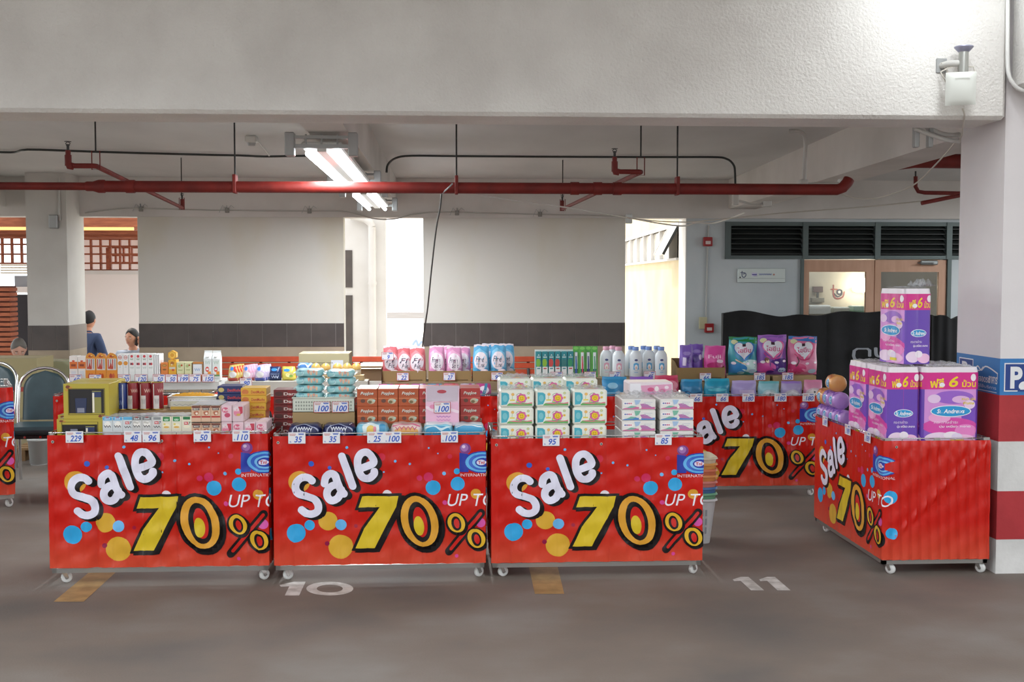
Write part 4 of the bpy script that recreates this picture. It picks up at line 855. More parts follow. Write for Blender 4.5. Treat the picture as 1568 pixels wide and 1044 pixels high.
# between: baby product fans, pouches, big carton, jars
D2 = CARTS['b2']['deck'] + .0005
def fan(px0, px1, body, items, lab, k_n=4):
    Y = 8.85; w = wpx(px0, px1 - 6, Y); h = Z(559, px0, Y) - zf; nd = pouch('baby_pouch', w, h, .05, body, items, 100, 120, 3, .35, 8)
    for k in range(k_n): spawn(nd, (X(px0, Y) + k * .011, Y + k * .045, zf), lab + ', ' + ['front one', 'second in its fan', 'third in its fan', 'rearmost'][k], 'baby pouch', 'baby pouches in fans')
zf = Z(583, 380, 8.85)
spawn(kraft_box(wpx(344, 560, 8.8), .3, zf - D2 - .0008, body='#b9b4aa'), (X(344, 8.8), 8.81, D2), 'wide pale riser under the baby pouches and jars', 'cardboard box')
bp = lambda c1, c2: [('e', 40, 26, 22, 14, '#3a7ac8'), ('p', [(60, 10), (92, 10), (96, 60), (60, 40)], c1), ('e', 50, 70, 36, 24, '#e9e6e4'), ('r', 4, 96, 96, 120, c2)]
fan(350, 371, '#d6c070', bp('#c83a2a', '#c8504a'), 'cream yellow baby pouch'); fan(372, 392, '#dcb6c8', bp('#d8a0b8', '#c85a5a'), 'pink baby pouch'); fan(391, 413, '#cdbede', bp('#e2d4ea', '#5a6ac0'), 'lilac baby pouch')
price_card('90', (X(377, 8.8), 8.79, zf - .035), 'price card reading 90 below the fanned baby pouches')
Y = 8.88
for px0, px1, pt, body, it, lab in ((413, 431, 561, '#1d2f5c', [('e', 40, 26, 26, 12, '#3a8ad0'), ('r', 14, 60, 86, 66, '#8aa0c8'), scribble(20, 76, 60, 20, '#a9b4cc', 6, 6)], 'navy baby care pouch beside the lilac pouches'), (432, 453, 561, '#ddd05a', [('e', 36, 30, 24, 12, '#3a8ad0'), ('e', 60, 70, 30, 20, '#f0e8a0'), ('e', 70, 80, 14, 10, '#8ab858')], 'yellow baby care pouch beside the navy one')):
    spawn(pouch('baby_pouch', wpx(px0, px1, Y), Z(pt, px0, Y) - zf, .06, body, it, 100, 120, 4, .1, 8), (X(px0, Y), Y, zf), lab, 'baby pouch', 'baby pouches in fans')
blt = soft_brick('baby_pouch', .13, .1, .06, '#4a80c8', [('S', [(10, 20), (40, 10), (70, 24), (94, 14)], 6, '#d8e2f0')], 21)
spawn(blt, (X(454, 9.0), 9.0, zf + .06), 'blue and white pouch lying on a box behind the wet wipes', 'baby pouch'); spawn(kraft_box(.12, .1, .058, body='#c9c4b8'), (X(454.5, 9.0), 9.0, zf + .001), 'small pale box under the blue and white pouch', 'cardboard box')
Yb = 9.25; xb0, xb1 = X(458, Yb), X(535, Yb); zb0 = D2
spawn(kraft_box(xb1 - xb0, .28, Z(541, 490, Yb) - zb0, [('s', [(18, 14), (84, 14), (84, 50)], .8, '#4a4636'), ('s', [(18, 14), (18, 50)], .8, '#4a4636'), ('t', 'PRODUCT', 20, 16, 20, 4, '#5a5440', 'b'), scribble(42, 16, 20, 4, '#5a5440', 9, .9), scribble(20, 27, 30, 2.4, '#6a6450', 12, .7), ('r', 64, 10, 88, 24, '#c6cbd6'), ('c', 66, 14, .8, '#222')], 100, 60, body='#a8a080'), (xb0, Yb, zb0), 'large beige carton printed PRODUCT with a white label at the back', 'cardboard box')
def jar(px, ptop, lab):
    Y = 8.87; mb = MB(); r = .036; mb.lathe([(r * .8, 0), (r, .01), (r, .03), (r * .9, .04)], M('#c8bca8', .15, 0, .5), 16)
    cc = MB(); cc.lathe([(r * 1.02, .04), (r * 1.05, .05), (r * .9, .07), (r * .5, .085), (.002, .09)], pr('#c8a45a'), 16)
    spawn(node('jar', mb, [node('lid', cc)]), (X(px, Y), Y, zf + .042), lab, 'jar', 'dome lid jars')
spawn(kraft_box(wpx(478, 556, 8.86), .1, .04, body='#a8926a'), (X(478, 8.82), 8.815, zf + .001), 'low box under the dome lid jars behind the wipes', 'cardboard box')
for px, o in ((484, 'leftmost dome lid jar behind the aqua wipes'), (499, 'second dome lid jar behind the aqua wipes'), (517, 'third dome lid jar behind the aqua wipes'), (532, 'fourth dome lid jar behind the aqua wipes'), (546, 'rightmost dome lid jar beside the open brown box')): jar(px, 560, o)
ob = MB(); w = wpx(550, 585, 8.99); h = .1
ob.box(0, w, 0, .004, 0, h, M('#7a6248', .8)); ob.box(0, w, .2, .204, 0, h, M('#7a6248', .8)); ob.box(0, .004, .004, .2, 0, h, M('#7a6248', .8)); ob.box(w - .004, w, .004, .2, 0, h, M('#7a6248', .8)); ob.box(.004, w - .004, .004, .2, 0, .004, M('#7a6248', .8))
fl_ = MB(); fl_.add([(0, .2, h), (w, .2, h), (w, .26, h + .02), (0, .26, h + .02)], [(0, 1, 2, 3)], M('#d9d4c8', .8)); fl_.add([(0, 0, h), (w, 0, h), (w, -.02, h - .004), (0, -.02, h - .004)], [(0, 1, 2, 3)], M('#cfc8b8', .8))
spawn(node('open_box', ob, [node('flaps', fl_)]), (X(549, 8.99), 8.99, Z(583, 567, 8.99) + .0), 'open brown cardboard box left of the red refill pouches', 'open box')
spawn(kraft_box(w, .22, Z(583, 567, 8.99) - CARTS['b3']['rim'] - .007, body='#cfccc2'), (X(549, 8.99), 8.985, CARTS['b3']['rim'] + .0055), 'white box carrying the open brown box', 'cardboard box')
# refill pouches in trays
z3 = riser('b3', 578, 795, 584.5, 'wide carton riser under the three trays of refill pouches', '#8a7458')
def tray(px0, px1, ptop, Y, z, lab, mark=None, slope=0):
    w = wpx(px0, px1, Y); h = Z(ptop, px0, Y) - z; d = .26; mb = MB(); m = M('#94794f', .8); t = .004
    mb.box(0, w, 0, t, 0, h, m); mb.box(0, w, d - t, d, 0, h + slope, m); mb.box(0, w, t, d - t, 0, t, m)
    for x in (0, w - t): mb.prism([(t, t), (d - t, t), (d - t, h + slope), (d * .4, h + slope * .6), (t, h)], x, x + t, m, 'x')
    art(mb, [scribble(6, 40, 20, 20, '#6a5436', 5, 3), ('r', 60, 30, 92, 34, '#6a5436'), ('r', 60, 60, 92, 64, '#6a5436')] if not mark else [('t', mark, 40, 30, 40, 24, '#7a2a24', 'b')], 100, 100 * h / w * 1.5, w, h, lambda x, y, o: (x, -o, y), .0004, mk=lambda q: M(q, .8))
    spawn(node('display_tray', mb), (X(px0, Y), Y, z), lab, 'display tray', 'brown cardboard display trays'); return h
def bottle_pouch(c1, c2, tx, seed, w=.13): 
    return pouch('refill_pouch', w, .27, .07, c1, [('p', [(10, 40), (40, 20), (90, 50), (94, 130), (8, 130)], c2), ('e', 50, 90, 40, 50, '#e6dce4'), ('t', tx[0], 20, 66, 50, 30, '#2a2a4a', 'i'), ('t', tx[1], 34, 100, 40, 26, '#2a2a4a', 'i'), ('r', 10, 150, 90, 190, c2), ('e', 70, 150, 24, 14, '#f0e2ea'), ('r', 0, 0, 100, 14, '#e9dde4')], 100, 200, seed, .12, 9)
red_ = [bottle_pouch('#c8626a', '#d4838c', ('Fi', 'Fit'), s_) for s_ in (1, 2)]; pnk = [bottle_pouch('#d08ab4', '#e0a8c8', ('Fresh', 'Soft'), s_) for s_ in (3, 4)]; blu = [bottle_pouch('#4c9cc8', '#7cbcdc', ('Fine', 'Line'), s_) for s_ in (5, 6)]
Y3 = YT + .02
for (p0, p1, nds, n_, col, mark) in ((585.5, 652, red_, 5, 'red', None), (656, 722, pnk, 4, 'pink', None), (724, 790, blu, 4, 'blue', 'LINE')):
    tray(p0, p1, 568, Y3, z3, 'brown cardboard tray holding the %s refill pouches' % col, mark)
    for k in range(n_):
        w = .13; x = X(p0, Y3) + .002 + (wpx(p0, p1, Y3) - w - .004) * k / (n_ - 1)
        spawn(nds[k % 2], (x, Y3 + .05 + (k % 2) * .07, z3 + .006), '%s refill pouch, %s in its brown tray' % (col, ORD[k]), 'refill pouch', 'refill pouches in trays', rz=rnd.uniform(-.1, .1), scale=(1, 1, 1 + (.06 if col == 'blue' else 0) + rnd.uniform(-.03, .02)))
tier_cards([(617, '22', 'price card reading 22 on the tray of red refill pouches'), (688, '27', 'price card reading 27 on the tray of pink refill pouches'), (761, '99', 'price card reading 99 on the tray of blue refill pouches')], Z(583, 688, Y3) + .005, Y3)
price_card('9', (X(594, Y3), Y3 - .01, Z(551, 594, Y3)), 'small price card reading 9 on the leftmost red refill pouch')
cols = ['#a83a78', '#b8303a', '#9a3a88', '#3a7a9a', '#b84a6a', '#a8a0b8']
for k in range(7):
    w = .118; nd = pouch('sachet', w, .12, .05, cols[k % 6], [('e', 50, 40, 34, 26, '#d8c8d4'), ('e', 30, 60, 14, 20, cols[(k + 2) % 6]), scribble(50, 70, 40, 16, '#e8e4ea', 6, 5), ('p', [(60, 0), (80, 0), (50, 100), (30, 100)], cols[(k + 3) % 6])], 100, 100, k, .1, 8)
    spawn(nd, (X(579, 8.82) + k * .124, 8.83, CARTS['b3']['deck'] + .001), 'shiny %s sachet in the low row before the trays, %s' % (['magenta', 'crimson', 'purple', 'teal', 'rose', 'silver', 'magenta'][k], ORD[k]), 'sachet', 'shiny sachets', scale=(1, 1, 1.02))
# toothpaste, toothbrushes, powder bottles
z4 = riser('b4', 818, 1030, 578.5, 'carton riser under toothpaste toothbrushes and powder bottles', '#9c8a6a')
Y4 = YT + .03
tp = lambda c_, tl: [('r', 0, 0, 100, 130, '#2c8a94'), ('p', [(50, 40), (70, 70), (50, 62), (30, 70)], '#dfe9e6'), ('r', 12, 84, 88, 100, '#d8e6e4'), ('e', 40, 190, 46, 70, c_), ('r', 0, 260, 100, 420, '#dfe2e2'), ('r', 20, 280, 80, 300, tl)]
dv = MB(); wt = wpx(820, 880, Y4); ht_ = Z(537, 850, Y4) - z4; dv.box(0, wt, .045, .055, 0, ht_ + .004, pr('#cfd6d4'), .001); dv.box(0, wt, -.004, .05, 0, .004, pr('#dfe3e2'))
art(dv, [('r', 0, 0, 100, 7, '#d9e0de')], 100, 100, wt, ht_ + .004, lambda x, y, o: (x, .045 - o, y), .0003, mk=pr)
spawn(node('display_stand', dv), (X(820, Y4), Y4 + .045, z4), 'pale backing display behind the six toothpaste boxes', 'display stand')
for i in range(6):
    a = 821 + i * 9.8; w = wpx(0, 9.2, Y4); h = ht_ - .012
    spawn(carton('toothpaste_box', w, .036, h, '#2c7f86', tp(['#7ab84a', '#8ab83a', '#c84a4a', '#c04a44', '#3a7a7a', '#3a9a6a'][i], ['#2c8a94', '#c83a3a'][i % 2]), 100, 100 * h / w), (X(a, Y4), Y4 + .045, z4 + .0045), 'teal toothpaste box, %s in the display' % ORD[i], 'toothpaste box', 'teal toothpaste boxes')
for i in range(4):
    a = 878.5 + i * 9.4; w = wpx(0, 9.6, Y4); h = Z(530.5, a, Y4) - z4; mb = MB(); mb.box(0, w, .0, .004, 0, h, pr('#4aa83a'), .001)
    art(mb, [('e', 50, 30, 40, 22, '#7ac85a'), ('r', 26, 90, 76, 380, '#dfe8e8'), ('p', [(26, 330), (76, 330), (70, 430), (30, 430)], '#1f3a6a')], 100, 450, w, h, lambda x, y, o: (x, -o, y), .00028, mk=pr)
    br = MB(); br.tube([(w * .5, -.006, h * .12), (w * .52, -.008, h * .4), (w * .48, -.007, h * .62), (w * .5, -.006, h * .82)], [.004, .0055, .0035, .004], pr(['#2a6ab8', '#c83a4a', '#2a3a8a', '#3a9a6a'][i]), 8); br.box(w * .36, w * .64, -.013, -.005, h * .68, h * .8, pr('#e9eef2'))
    spawn(node('toothbrush_pack', mb, [node('toothbrush', br)]), (X(a, Y4), Y4 + .05 - .012 * (i % 2), z4), 'green carded toothbrush, %s of four' % ORD[i], 'toothbrush pack', 'green toothbrush packs', rot=(R(-4), 0, 0))
def powder(c1, capc):
    mb = MB(); prof = [(.046, 0), (.05, .006), (.05, .15), (.046, .178), (.034, .2), (.026, .207), (.024, .212)]
    mb.lathe(prof, pr('#dfe6ea'), 24, 1, .62)
    def fmx(x, y, o):
        rr_ = .0508 + o; a = (x - .04) / .055; return (rr_ * math.sin(a), -.62 * rr_ * math.cos(a), .01 + y)
    art(mb, [('e', 50, 16, 18, 9, '#2a3a6a'), ('e', 50, 16, 14, 6, '#44508a'), ('p', [(22, 46), (50, 38), (78, 46), (80, 96), (20, 96)], c1), ('e', 50, 76, 18, 22, '#f2f2f0'), ('e', 50, 82, 8, 12, '#e6c0a8'), scribble(30, 102, 40, 4, '#8a98a8', 9, 1.6), ('r', 30, 118, 70, 122, c1)], 100, 150, .08, .14, fmx, .0005, [.008 * k for k in range(1, 10)], [], mk=pr)
    cp = MB(); cp.lathe([(.025, .211), (.026, .214), (.026, .236), (.023, .24), (.001, .241)], pr(capc), 20, 1, .7)
    return node('powder_bottle', mb, [node('cap', cp)])
pp, pb_ = powder('#e2a8bc', '#e0a4bc'), powder('#5aaedc', '#7a9ad8')
hB = (Z(531, 990, Y4) - z4) / .241
for px, nd, dy, lab in ((928, pp, .06, 'left white powder bottle with pink cap and pink print'), (947, pp, .0, 'right white powder bottle with pink cap and pink print'), (938, pp, .15, 'white powder bottle with pink cap behind the front two'),
                        (973, pb_, .0, 'left white powder bottle with blue cap and blue print'), (993, pb_, .05, 'middle white powder bottle with blue cap and blue print'), (1012, pb_, .0, 'right white powder bottle with blue cap and blue print'), (966, pb_, .12, 'half hidden blue cap bottle behind the left one'), (985, pb_, .14, 'half hidden blue cap bottle behind the middle one'), (1005, pb_, .13, 'half hidden blue cap bottle behind the right one')):
    spawn(nd, (X(px, Y4 + .04 + dy), Y4 + .04 + dy, z4), lab, 'powder bottle', 'white powder bottles', scale=(1, 1, hB))
tier_cards([(852, '59', 'price card reading 59 below the toothpaste boxes'), (903, '90', 'price card reading 90 below the green toothbrushes'), (941, '45', 'price card reading 45 below the pink powder bottles'), (994, '45', 'price card reading 45 below the blue powder bottles')], z4 - .012, YT)
def det(body, c2, items, w, h, seed, d=.07): return pouch('detergent_pouch', w, h, d, body, [('r', 0, 0, 100, 10, c2)] + items, 100, 100 * h / w, seed, .06, 10)
Yp = 8.82; D5 = CARTS['b5']['deck'] + .0005; D4 = CARTS['b4']['deck'] + .0005
for px0, px1, pt, body, c2, it, lab in ((922, 962, 577, '#2f86b8', '#3a96c8', [('e', 40, 34, 20, 12, '#8ac0dc'), ('r', 10, 60, 90, 64, '#8ac0dc')], 'blue pouch lying low behind the soft tissue boxes'), (964, 1002, 577, '#7a4ab0', '#8a5ac0', [('e', 50, 40, 30, 10, '#c0a8e0')], 'purple pouch between the blue and red pouches'), (1003, 1041, 575, '#c8385e', '#d04a6c', [('e', 70, 40, 24, 20, '#e08aa0'), scribble(10, 30, 30, 8, '#f0c8d0', 6, 3), ('e', 24, 80, 16, 24, '#e8b8c4')], 'crimson pouch beside the purple one')):
    spawn(det(body, c2, it, wpx(px0, px1, Yp), Z(pt, px0, Yp) - D4, px0), (X(px0, Yp), Yp + .03, D4), lab, 'detergent pouch', 'pouches along the back row rim')
grey = '#c3c0cc'
for px0, px1, pt, body, c2, it, lab in ((1043, 1078, 581, '#2b7fae', '#3a9ac8', [('S', [(10, 60), (30, 54), (50, 64), (90, 58)], 5, '#1c4a78'), ('r', 70, 66, 84, 90, '#dfe8ea'), ('e', 50, 80, 24, 14, '#1f5a8a')], 'deep blue pouch at the left on the rim of the cart'), (1079, 1120, 580, '#2193b4', '#2aa4c2', [('e', 50, 42, 36, 6, '#5ac0d4'), ('r', 30, 62, 70, 100, '#1a6a98'), ('r', 10, 66, 26, 100, '#8fc4d4')], 'teal blue pouch second along the rim'),
                                        (1121, 1161, 583, '#a89ad0', '#b8a8dc', [('p', [(30, 36), (90, 36), (84, 110), (34, 110)], '#c8b8dc'), ('t', 'soft', 42, 50, 40, 20, '#d868a8', 'i')], 'lavender pouch third along the rim'), (1162, 1196, 584, '#8cc0cc', '#6ab4bc', [('e', 50, 64, 36, 26, '#b8d4d8'), ('e', 50, 64, 26, 18, '#d8dfe2'), ('c', 50, 60, 5, '#222')], 'mint pouch fourth along the rim'),
                                        (1197, 1231, 584, '#a89cc8', '#9a7ac8', [('e', 50, 64, 36, 26, grey), ('e', 50, 64, 26, 18, '#dedce4'), ('S', [(20, 70), (40, 90), (80, 80)], 4, '#8a5ab8')], 'pale violet pouch fifth along the rim'), (1232, 1262, 582, '#d68cae', '#de88b0', [('e', 50, 66, 40, 26, '#d8c4d0'), ('e', 50, 66, 30, 18, '#e4dce0'), ('c', 54, 62, 5, '#222')], 'pink pouch at the right end of the rim')):
    spawn(det(body, c2, it, wpx(px0, px1, Yp) * .99, Z(pt, px0, Yp) - D5, px0), (X(px0, Yp), Yp + .03, D5), lab, 'detergent pouch', 'pouches along the back row rim')
z5 = riser('b5', 1044, 1252, 585, 'carton riser under the purple and pink pouches and powder bags', '#9c8a68', .3)
zt5 = Z(576, 1075, YT) ; tray(1037, 1112, 563, YT + .01, z5, 'brown tray with sloped sides holding purple and pink pouches', None, .06)
for px0, px1, pt, body, c2, it, lab, dy in ((1039, 1060, 528, '#7a5ab8', '#8a6ac8', [('e', 50, 60, 30, 14, '#a08ad0'), ('r', 20, 90, 44, 150, '#d8cce8'), ('e', 64, 110, 20, 26, '#5a3a98')], 'left purple pouch in the sloped tray', .05), (1056, 1078, 527, '#7450b4', '#8a66c6', [('e', 50, 50, 34, 12, '#9a84cc'), ('e', 40, 100, 26, 30, '#563896'), ('e', 74, 90, 12, 20, '#d0c4e4')], 'middle purple pouch in the sloped tray', .1), (1077, 1111, 529, '#d6489a', '#e06ab0', [('t', 'Fuji', 16, 40, 60, 22, '#f0b8d8', 'b'), ('e', 50, 90, 40, 16, '#b82a74'), ('e', 70, 70, 16, 8, '#f0d0e4')], 'bright pink pouch in the sloped tray', .06)):
    spawn(det(body, c2, it, wpx(px0, px1, YT + .08), Z(pt, px0, YT + .08) - z5 - .005, px0, .08), (X(px0, YT + .08), YT + dy + .01, z5 + .005), lab, 'detergent pouch', 'pouches in the sloped tray')
def heart(cx, cy, r): return [(cx + r * (16 * math.sin(t) ** 3) / 16, cy - r * (13 * math.cos(t) - 5 * math.cos(2 * t) - 2 * math.cos(3 * t) - math.cos(4 * t)) / 16) for t in [2 * math.pi * k / 30 for k in range(30)]]
def bag_art(b1, b2, b3, ring_, top, fig):
    return [('p', [(0, 0), (100, 0), (100, 24), (50, 16), (0, 10)], top), ('e', 18, 18, 12, 8, '#d8dcae'), ('e', 76, 100, 40, 22, b2), ('e', 24, 108, 34, 18, b3), ('p', heart(52, 46, 38), ring_), ('p', heart(50, 44, 33), '#e2e4ee'), ('r', 44, 24, 56, 33, '#3a2030'), ('t', 'ไฮยีน', 26, 36, 48, 18, '#c85a8a', 'b'), ('S', [(20, 60), (40, 78), (70, 74), (84, 50)], 4, b3)] + fig + [('e', 80, 118, 14, 8, '#b8d4ea'), ('e', 14, 90, 8, 5, '#f0e6f2'), ('e', 60, 92, 7, 4, '#f0e6f2'), ('e', 88, 88, 6, 4, '#f4eaf4'), ('e', 40, 124, 12, 5, b2)]
zbox = Z(575, 1180, YT)
for p0, p1, lab in ((1113, 1181, 'left low carton under the green and purple powder bags'), (1183, 1252, 'right low carton under the pink powder bag')): spawn(kraft_box(wpx(p0, p1, YT) - .003, .26, zbox - z5 - .001, body='#a88f66'), (X(p0, YT) + .002, YT + .0, z5), lab, 'cardboard box')
for p0, p1, pt, body, a_, lab in ((1116, 1161, 516, '#3f9fae', bag_art('#9adbe0', '#c4e6e4', '#3a8ac8', '#2a7ac8', '#2a8a48', [('S', [(22, 78), (40, 88), (58, 94)], 4, '#e8c8b0')]), 'green and teal laundry powder bag with a heart badge'), (1160, 1206, 513, '#8a5ab4', bag_art('#5a2a94', '#4a2484', '#c8489a', '#e06aa8', '#a86ac8', [('e', 28, 84, 8, 9, '#6a3a2a'), ('e', 30, 88, 5, 6, '#e8c4a8')]), 'purple laundry powder bag with a heart badge, in the middle'), (1207, 1253, 515, '#dc7aa4', bag_art('#e8a8c4', '#e690b4', '#d0407a', '#e2588e', '#3a7ac0', [('S', [(26, 70), (30, 84), (20, 100)], 4, '#5a2a3a')]), 'pink laundry powder bag with a heart badge, at the right')):
    w = wpx(p0, p1, YT + .06); h = Z(pt, p0, YT + .06) - zbox
    spawn(pouch('laundry_powder_bag', w, h, .11, body, a_, 100, 100 * h / w, p0, .02, 12), (X(p0, YT + .06), YT + .09, zbox + .0005), lab, 'powder bag', 'laundry powder bags')
tier_cards([(1079, '66', 'price card reading 66 on the sloped tray of pouches'), (1162, '185', 'price card reading 185 below the green powder bag'), (1205, '185', 'price card reading 185 below the purple and pink powder bags')], Z(582, 1180, YT) - .0, YT)
# ------------------------------------------------------------------ large purple tissue packs on the column cart
DC = CARTS['col']['deck'] + .0005
PKM = None
def tissue_bale(w, d, h, nx, ny, side_only=False):
    """film wrapped bale of rolls: lobed outline, white rolls showing at the top"""
    mb = MB(); r = .012
    def outline(s_):
        # s_ in 0..1 around; rounded rectangle with shallow lobes per roll
        L = 2 * (w + d); q = s_ * L
        if q < w: t = q / w; return (q, -lob(t, nx)), (0, -1)
        q -= w
        if q < d: t = q / d; return (w + lob(t, ny), q), (1, 0)
        q -= d
        if q < w: t = q / w; return (w - q, d + lob(t, nx)), (0, 1)
        q -= w; t = q / d; return (-lob(t, ny), d - q), (-1, 0)
    def lob(t, n): return .006 * abs(math.sin(math.pi * n * t)) ** .6 - .012 * max(0, 1 - min(t, 1 - t) / .08) ** 2
    body = pr('#b23ca0')
    pu, pkk, mg = '#6b3fb0', '#e05ab0', '#d8268c'
    mb.grid(lambda u, v: (*outline(u)[0], v * (h - .03)), 96, 2, body, True, True)
    tp_ = MB()
    mb.grid(lambda u, v: tuple(Vector((*outline(u)[0], h - .03)).lerp(Vector((w / 2 + (outline(u)[0][0] - w / 2) * (1 - .04 * v), d / 2 + (outline(u)[0][1] - d / 2) * (1 - .04 * v), h)), v)), 96, 1, pr('#e6dfe6'), True, True)
    n = 96; rim_ = [(w / 2 + (outline(k / n)[0][0] - w / 2) * .96, d / 2 + (outline(k / n)[0][1] - d / 2) * .96, h) for k in range(n)]
    mb.add(rim_ + [(w / 2, d / 2, h - .004)], [(k, (k + 1) % n, n) for k in range(n)], pr('#e6e2e8'))
    mb.add([(*outline(k / n)[0], 0) for k in range(n)], [tuple(range(n))[::-1]], body)
    def face(items, dw, wd, start, L0, purple=False):
        L = 2 * (w + d); cuts = [wd * k / 26 for k in range(1, 26)]
        def fmap(x, y, o):
            p, nn = outline(min((L0 + x) / L, .99999)); return (p[0] + nn[0] * (o + .0006), p[1] + nn[1] * (o + .0006), y)
        art(mb, items, dw, 100, wd, h - .03, fmap, .0005, cuts, [], mk=pr)
    def bale_art(W_, purple):
        it = [('r', 0, 0, W_, 100, '#6a44b4' if purple else '#d894dc'), ('r', 0, 0, W_, 23, mg)]
        if not purple:
            it += [('e', W_ * .1, 90, W_ * .3, 16, '#8a5cc8'), ('e', W_ * .9, 60, W_ * .2, 22, '#7a4cc0'), ('e', W_ * .55, 34, W_ * .36, 9, '#9a62cc'), ('e', W_ * .5, 74, W_ * .5, 12, '#d848a8'), ('e', W_ * .78, 80, W_ * .2, 9, '#e884c8')]
            it += [('e', W_ * .2, 36, W_ * .12, 6, '#e6c8ea'), ('e', W_ * .68, 37, W_ * .16, 5, '#e2b4e2'), ('e', W_ * .3, 62, W_ * .2, 7, '#f0a8d8'), ('e', W_ * .84, 44, W_ * .1, 6, '#ecd0ee')]
        it += [('e', W_ * .3, 90, W_ * .26, 8, '#efd8ee'), ('e', W_ * .72, 92, W_ * .24, 7, '#f2c0e2'), ('e', W_ * .52, 86, W_ * .14, 5, '#f4eaf4')]
        it += [('t', 'ฟรี', W_ * .12, 8, W_ * .26, 13, '#f0d018', 'b'), ('t', '6', W_ * .46, 5, W_ * .17, 15, '#f0d018', 'bi'), ('t', 'ม้วน', W_ * .7, 10, W_ * .25, 10, '#f0d018', 'b'), ('e', W_ * .34, 17, 4, 3, '#f2eef4'), ('e', W_ * .9, 7, 4, 5, '#f4eaf0')]
        oy = 53 if not purple else 56; ox = .5
        it += [('e', W_ * ox, oy, W_ * .37 if not purple else W_ * .3, 8 if not purple else 5.5, '#f0f2f6'), ('e', W_ * ox, oy, W_ * .35 if not purple else W_ * .28, 7 if not purple else 4.7, '#1f98d4'), ('t', 'St. Andrews', W_ * (ox - .25), oy - 3, W_ * .5, 6, '#f2f6fa', 'ib')]
        it += [('t', 'กระดาษชำระ', W_ * .2, 66, W_ * .44, 4, '#f0e2f2'), ('t', 'นุ่ม เหนียว สะอาด', W_ * .3, 72, W_ * .56, 4.5, '#f4e8f4', 'b')]
        it += [('t', 'หนา นุ่ม', W_ * .7, 34, W_ * .24, 5, '#e8d020', 'b'), ('t', 'พิเศษ', W_ * .72, 40, W_ * .2, 4, '#e8d020', 'b')]
        if purple: it = [q for q in it if not (q[0] == 't' and q[-2] == '#e8d020')]
        if not purple: it += [('e', W_ * .62, 88, W_ * .1, 5, '#e6d8f0'), ('r', W_ * .5, 92, W_ * .75, 96, '#e0d030')]
        return it
    pw = w < d
    face(bale_art(100 * w / .4, pw), 100 * w / .4, w, 0, 0); face(bale_art(100 * d / .4, not pw), 100 * d / .4, d, 0, w); face(bale_art(100 * w / .4, pw), 100 * w / .4, w, 0, w + d); face(bale_art(100 * d / .4, not pw), 100 * d / .4, d, 0, 2 * w + d)
    kn = MB(); m = M('#dfe3e8', .12, 0, .5, 0, 0, .4)
    kn.grid(lambda u, v: (w * (.1 + .8 * u), d * (.1 + .8 * v), h + .002 + .012 * abs(math.sin(11 * u + 5 * v) * math.sin(8 * v - 3 * u))), 14, 14, m)
    cores = []
    for i in range(nx):
        for j in range(ny):
            tb = MB(); tb.lathe([(.024, h - .003), (.024, h + .0005), (.02, h + .0005), (.02, h - .003)], pr('#bcb4ac'), 14); cores.append(node('roll_core', tb, (), (w * (i + .5) / nx, d * (j + .5) / ny, 0)))
    return node('tissue_bale', mb, [node('film_top', kn)] + cores)
Yk = 6.42; sB_ = sc_(Yk)
wb = 89 * sB_; hb2 = Z(562, 1457, Yk) - DC
bw = tissue_bale(wb, .19, hb2, 3, 2); bn = tissue_bale(.185, .3, hb2, 2, 3)
GT = 'large purple and pink tissue bales'
spawn(bw, (X(1413, Yk), Yk, DC), 'right purple tissue bale with its wide pink face to the front', 'tissue bale', GT)
spawn(bn, (X(1360, Yk), Yk + .01, DC), 'front left tissue bale with its narrow purple face to the front', 'tissue bale', GT)
spawn(bn, (X(1360, Yk) - .006, Yk + .325, DC), 'tissue bale standing behind the front left one', 'tissue bale', GT)
spawn(bw, (X(1413, Yk) + .004, Yk + .205, DC), 'tissue bale hidden behind the wide front one', 'tissue bale', GT)
ht3 = Z(437, 1384, 6.5) - (DC + hb2); bt = tissue_bale(.165, .28, ht3 - .03, 2, 3)
spawn(bt, (X(1384, 6.5), 6.5, DC + hb2 + .012), 'tallest placed tissue bale, alone on top of the other bales', 'tissue bale', GT, rz=R(9))
kn = crumple('plastic_film', .13, .13, .05, 9); spawn(kn, (X(1395, 6.6), 6.58, DC + hb2 + ht3 - .014), 'gathered clear film knot on the topmost tissue bale', 'plastic film', 'clear plastic films')
def roll_pack(body, c2):
    mb = MB(); r = .056; L = .12; mb.T = Matrix.Rotation(R(90), 4, 'X')
    mb.lathe([(.012, -L), (r * .85, -L), (r, -L + .012), (r, -.012), (r * .85, 0), (.012, 0)], pr(body), 22)
    art(mb, [('e', 50, 50, 30, 16, '#f0f0f4'), ('e', 50, 50, 27, 13, '#1f98d4'), ('S', [(4, 20), (30, 30), (60, 18), (96, 26)], 8, c2), ('S', [(4, 84), (40, 76), (96, 88)], 8, c2), ('t', 'St.A', 36, 42, 28, 14, '#fff', 'ib')], 100, 100, L * .8, .2, lambda x, y, o: (-(r + o + .0005) * math.cos((y - .1) / r), (r + o + .0005) * math.sin((y - .1) / r), -L * .1 - x), .0005, [], [.01 * k for k in range(1, 20)], mk=pr)
    return node('tissue_roll_pack', mb)
ro, rp_ = roll_pack('#d89a5a', '#c86a3a'), roll_pack('#b48ad0', '#7a4cb8')
x0 = CARTS['col']['x0']; n = 0
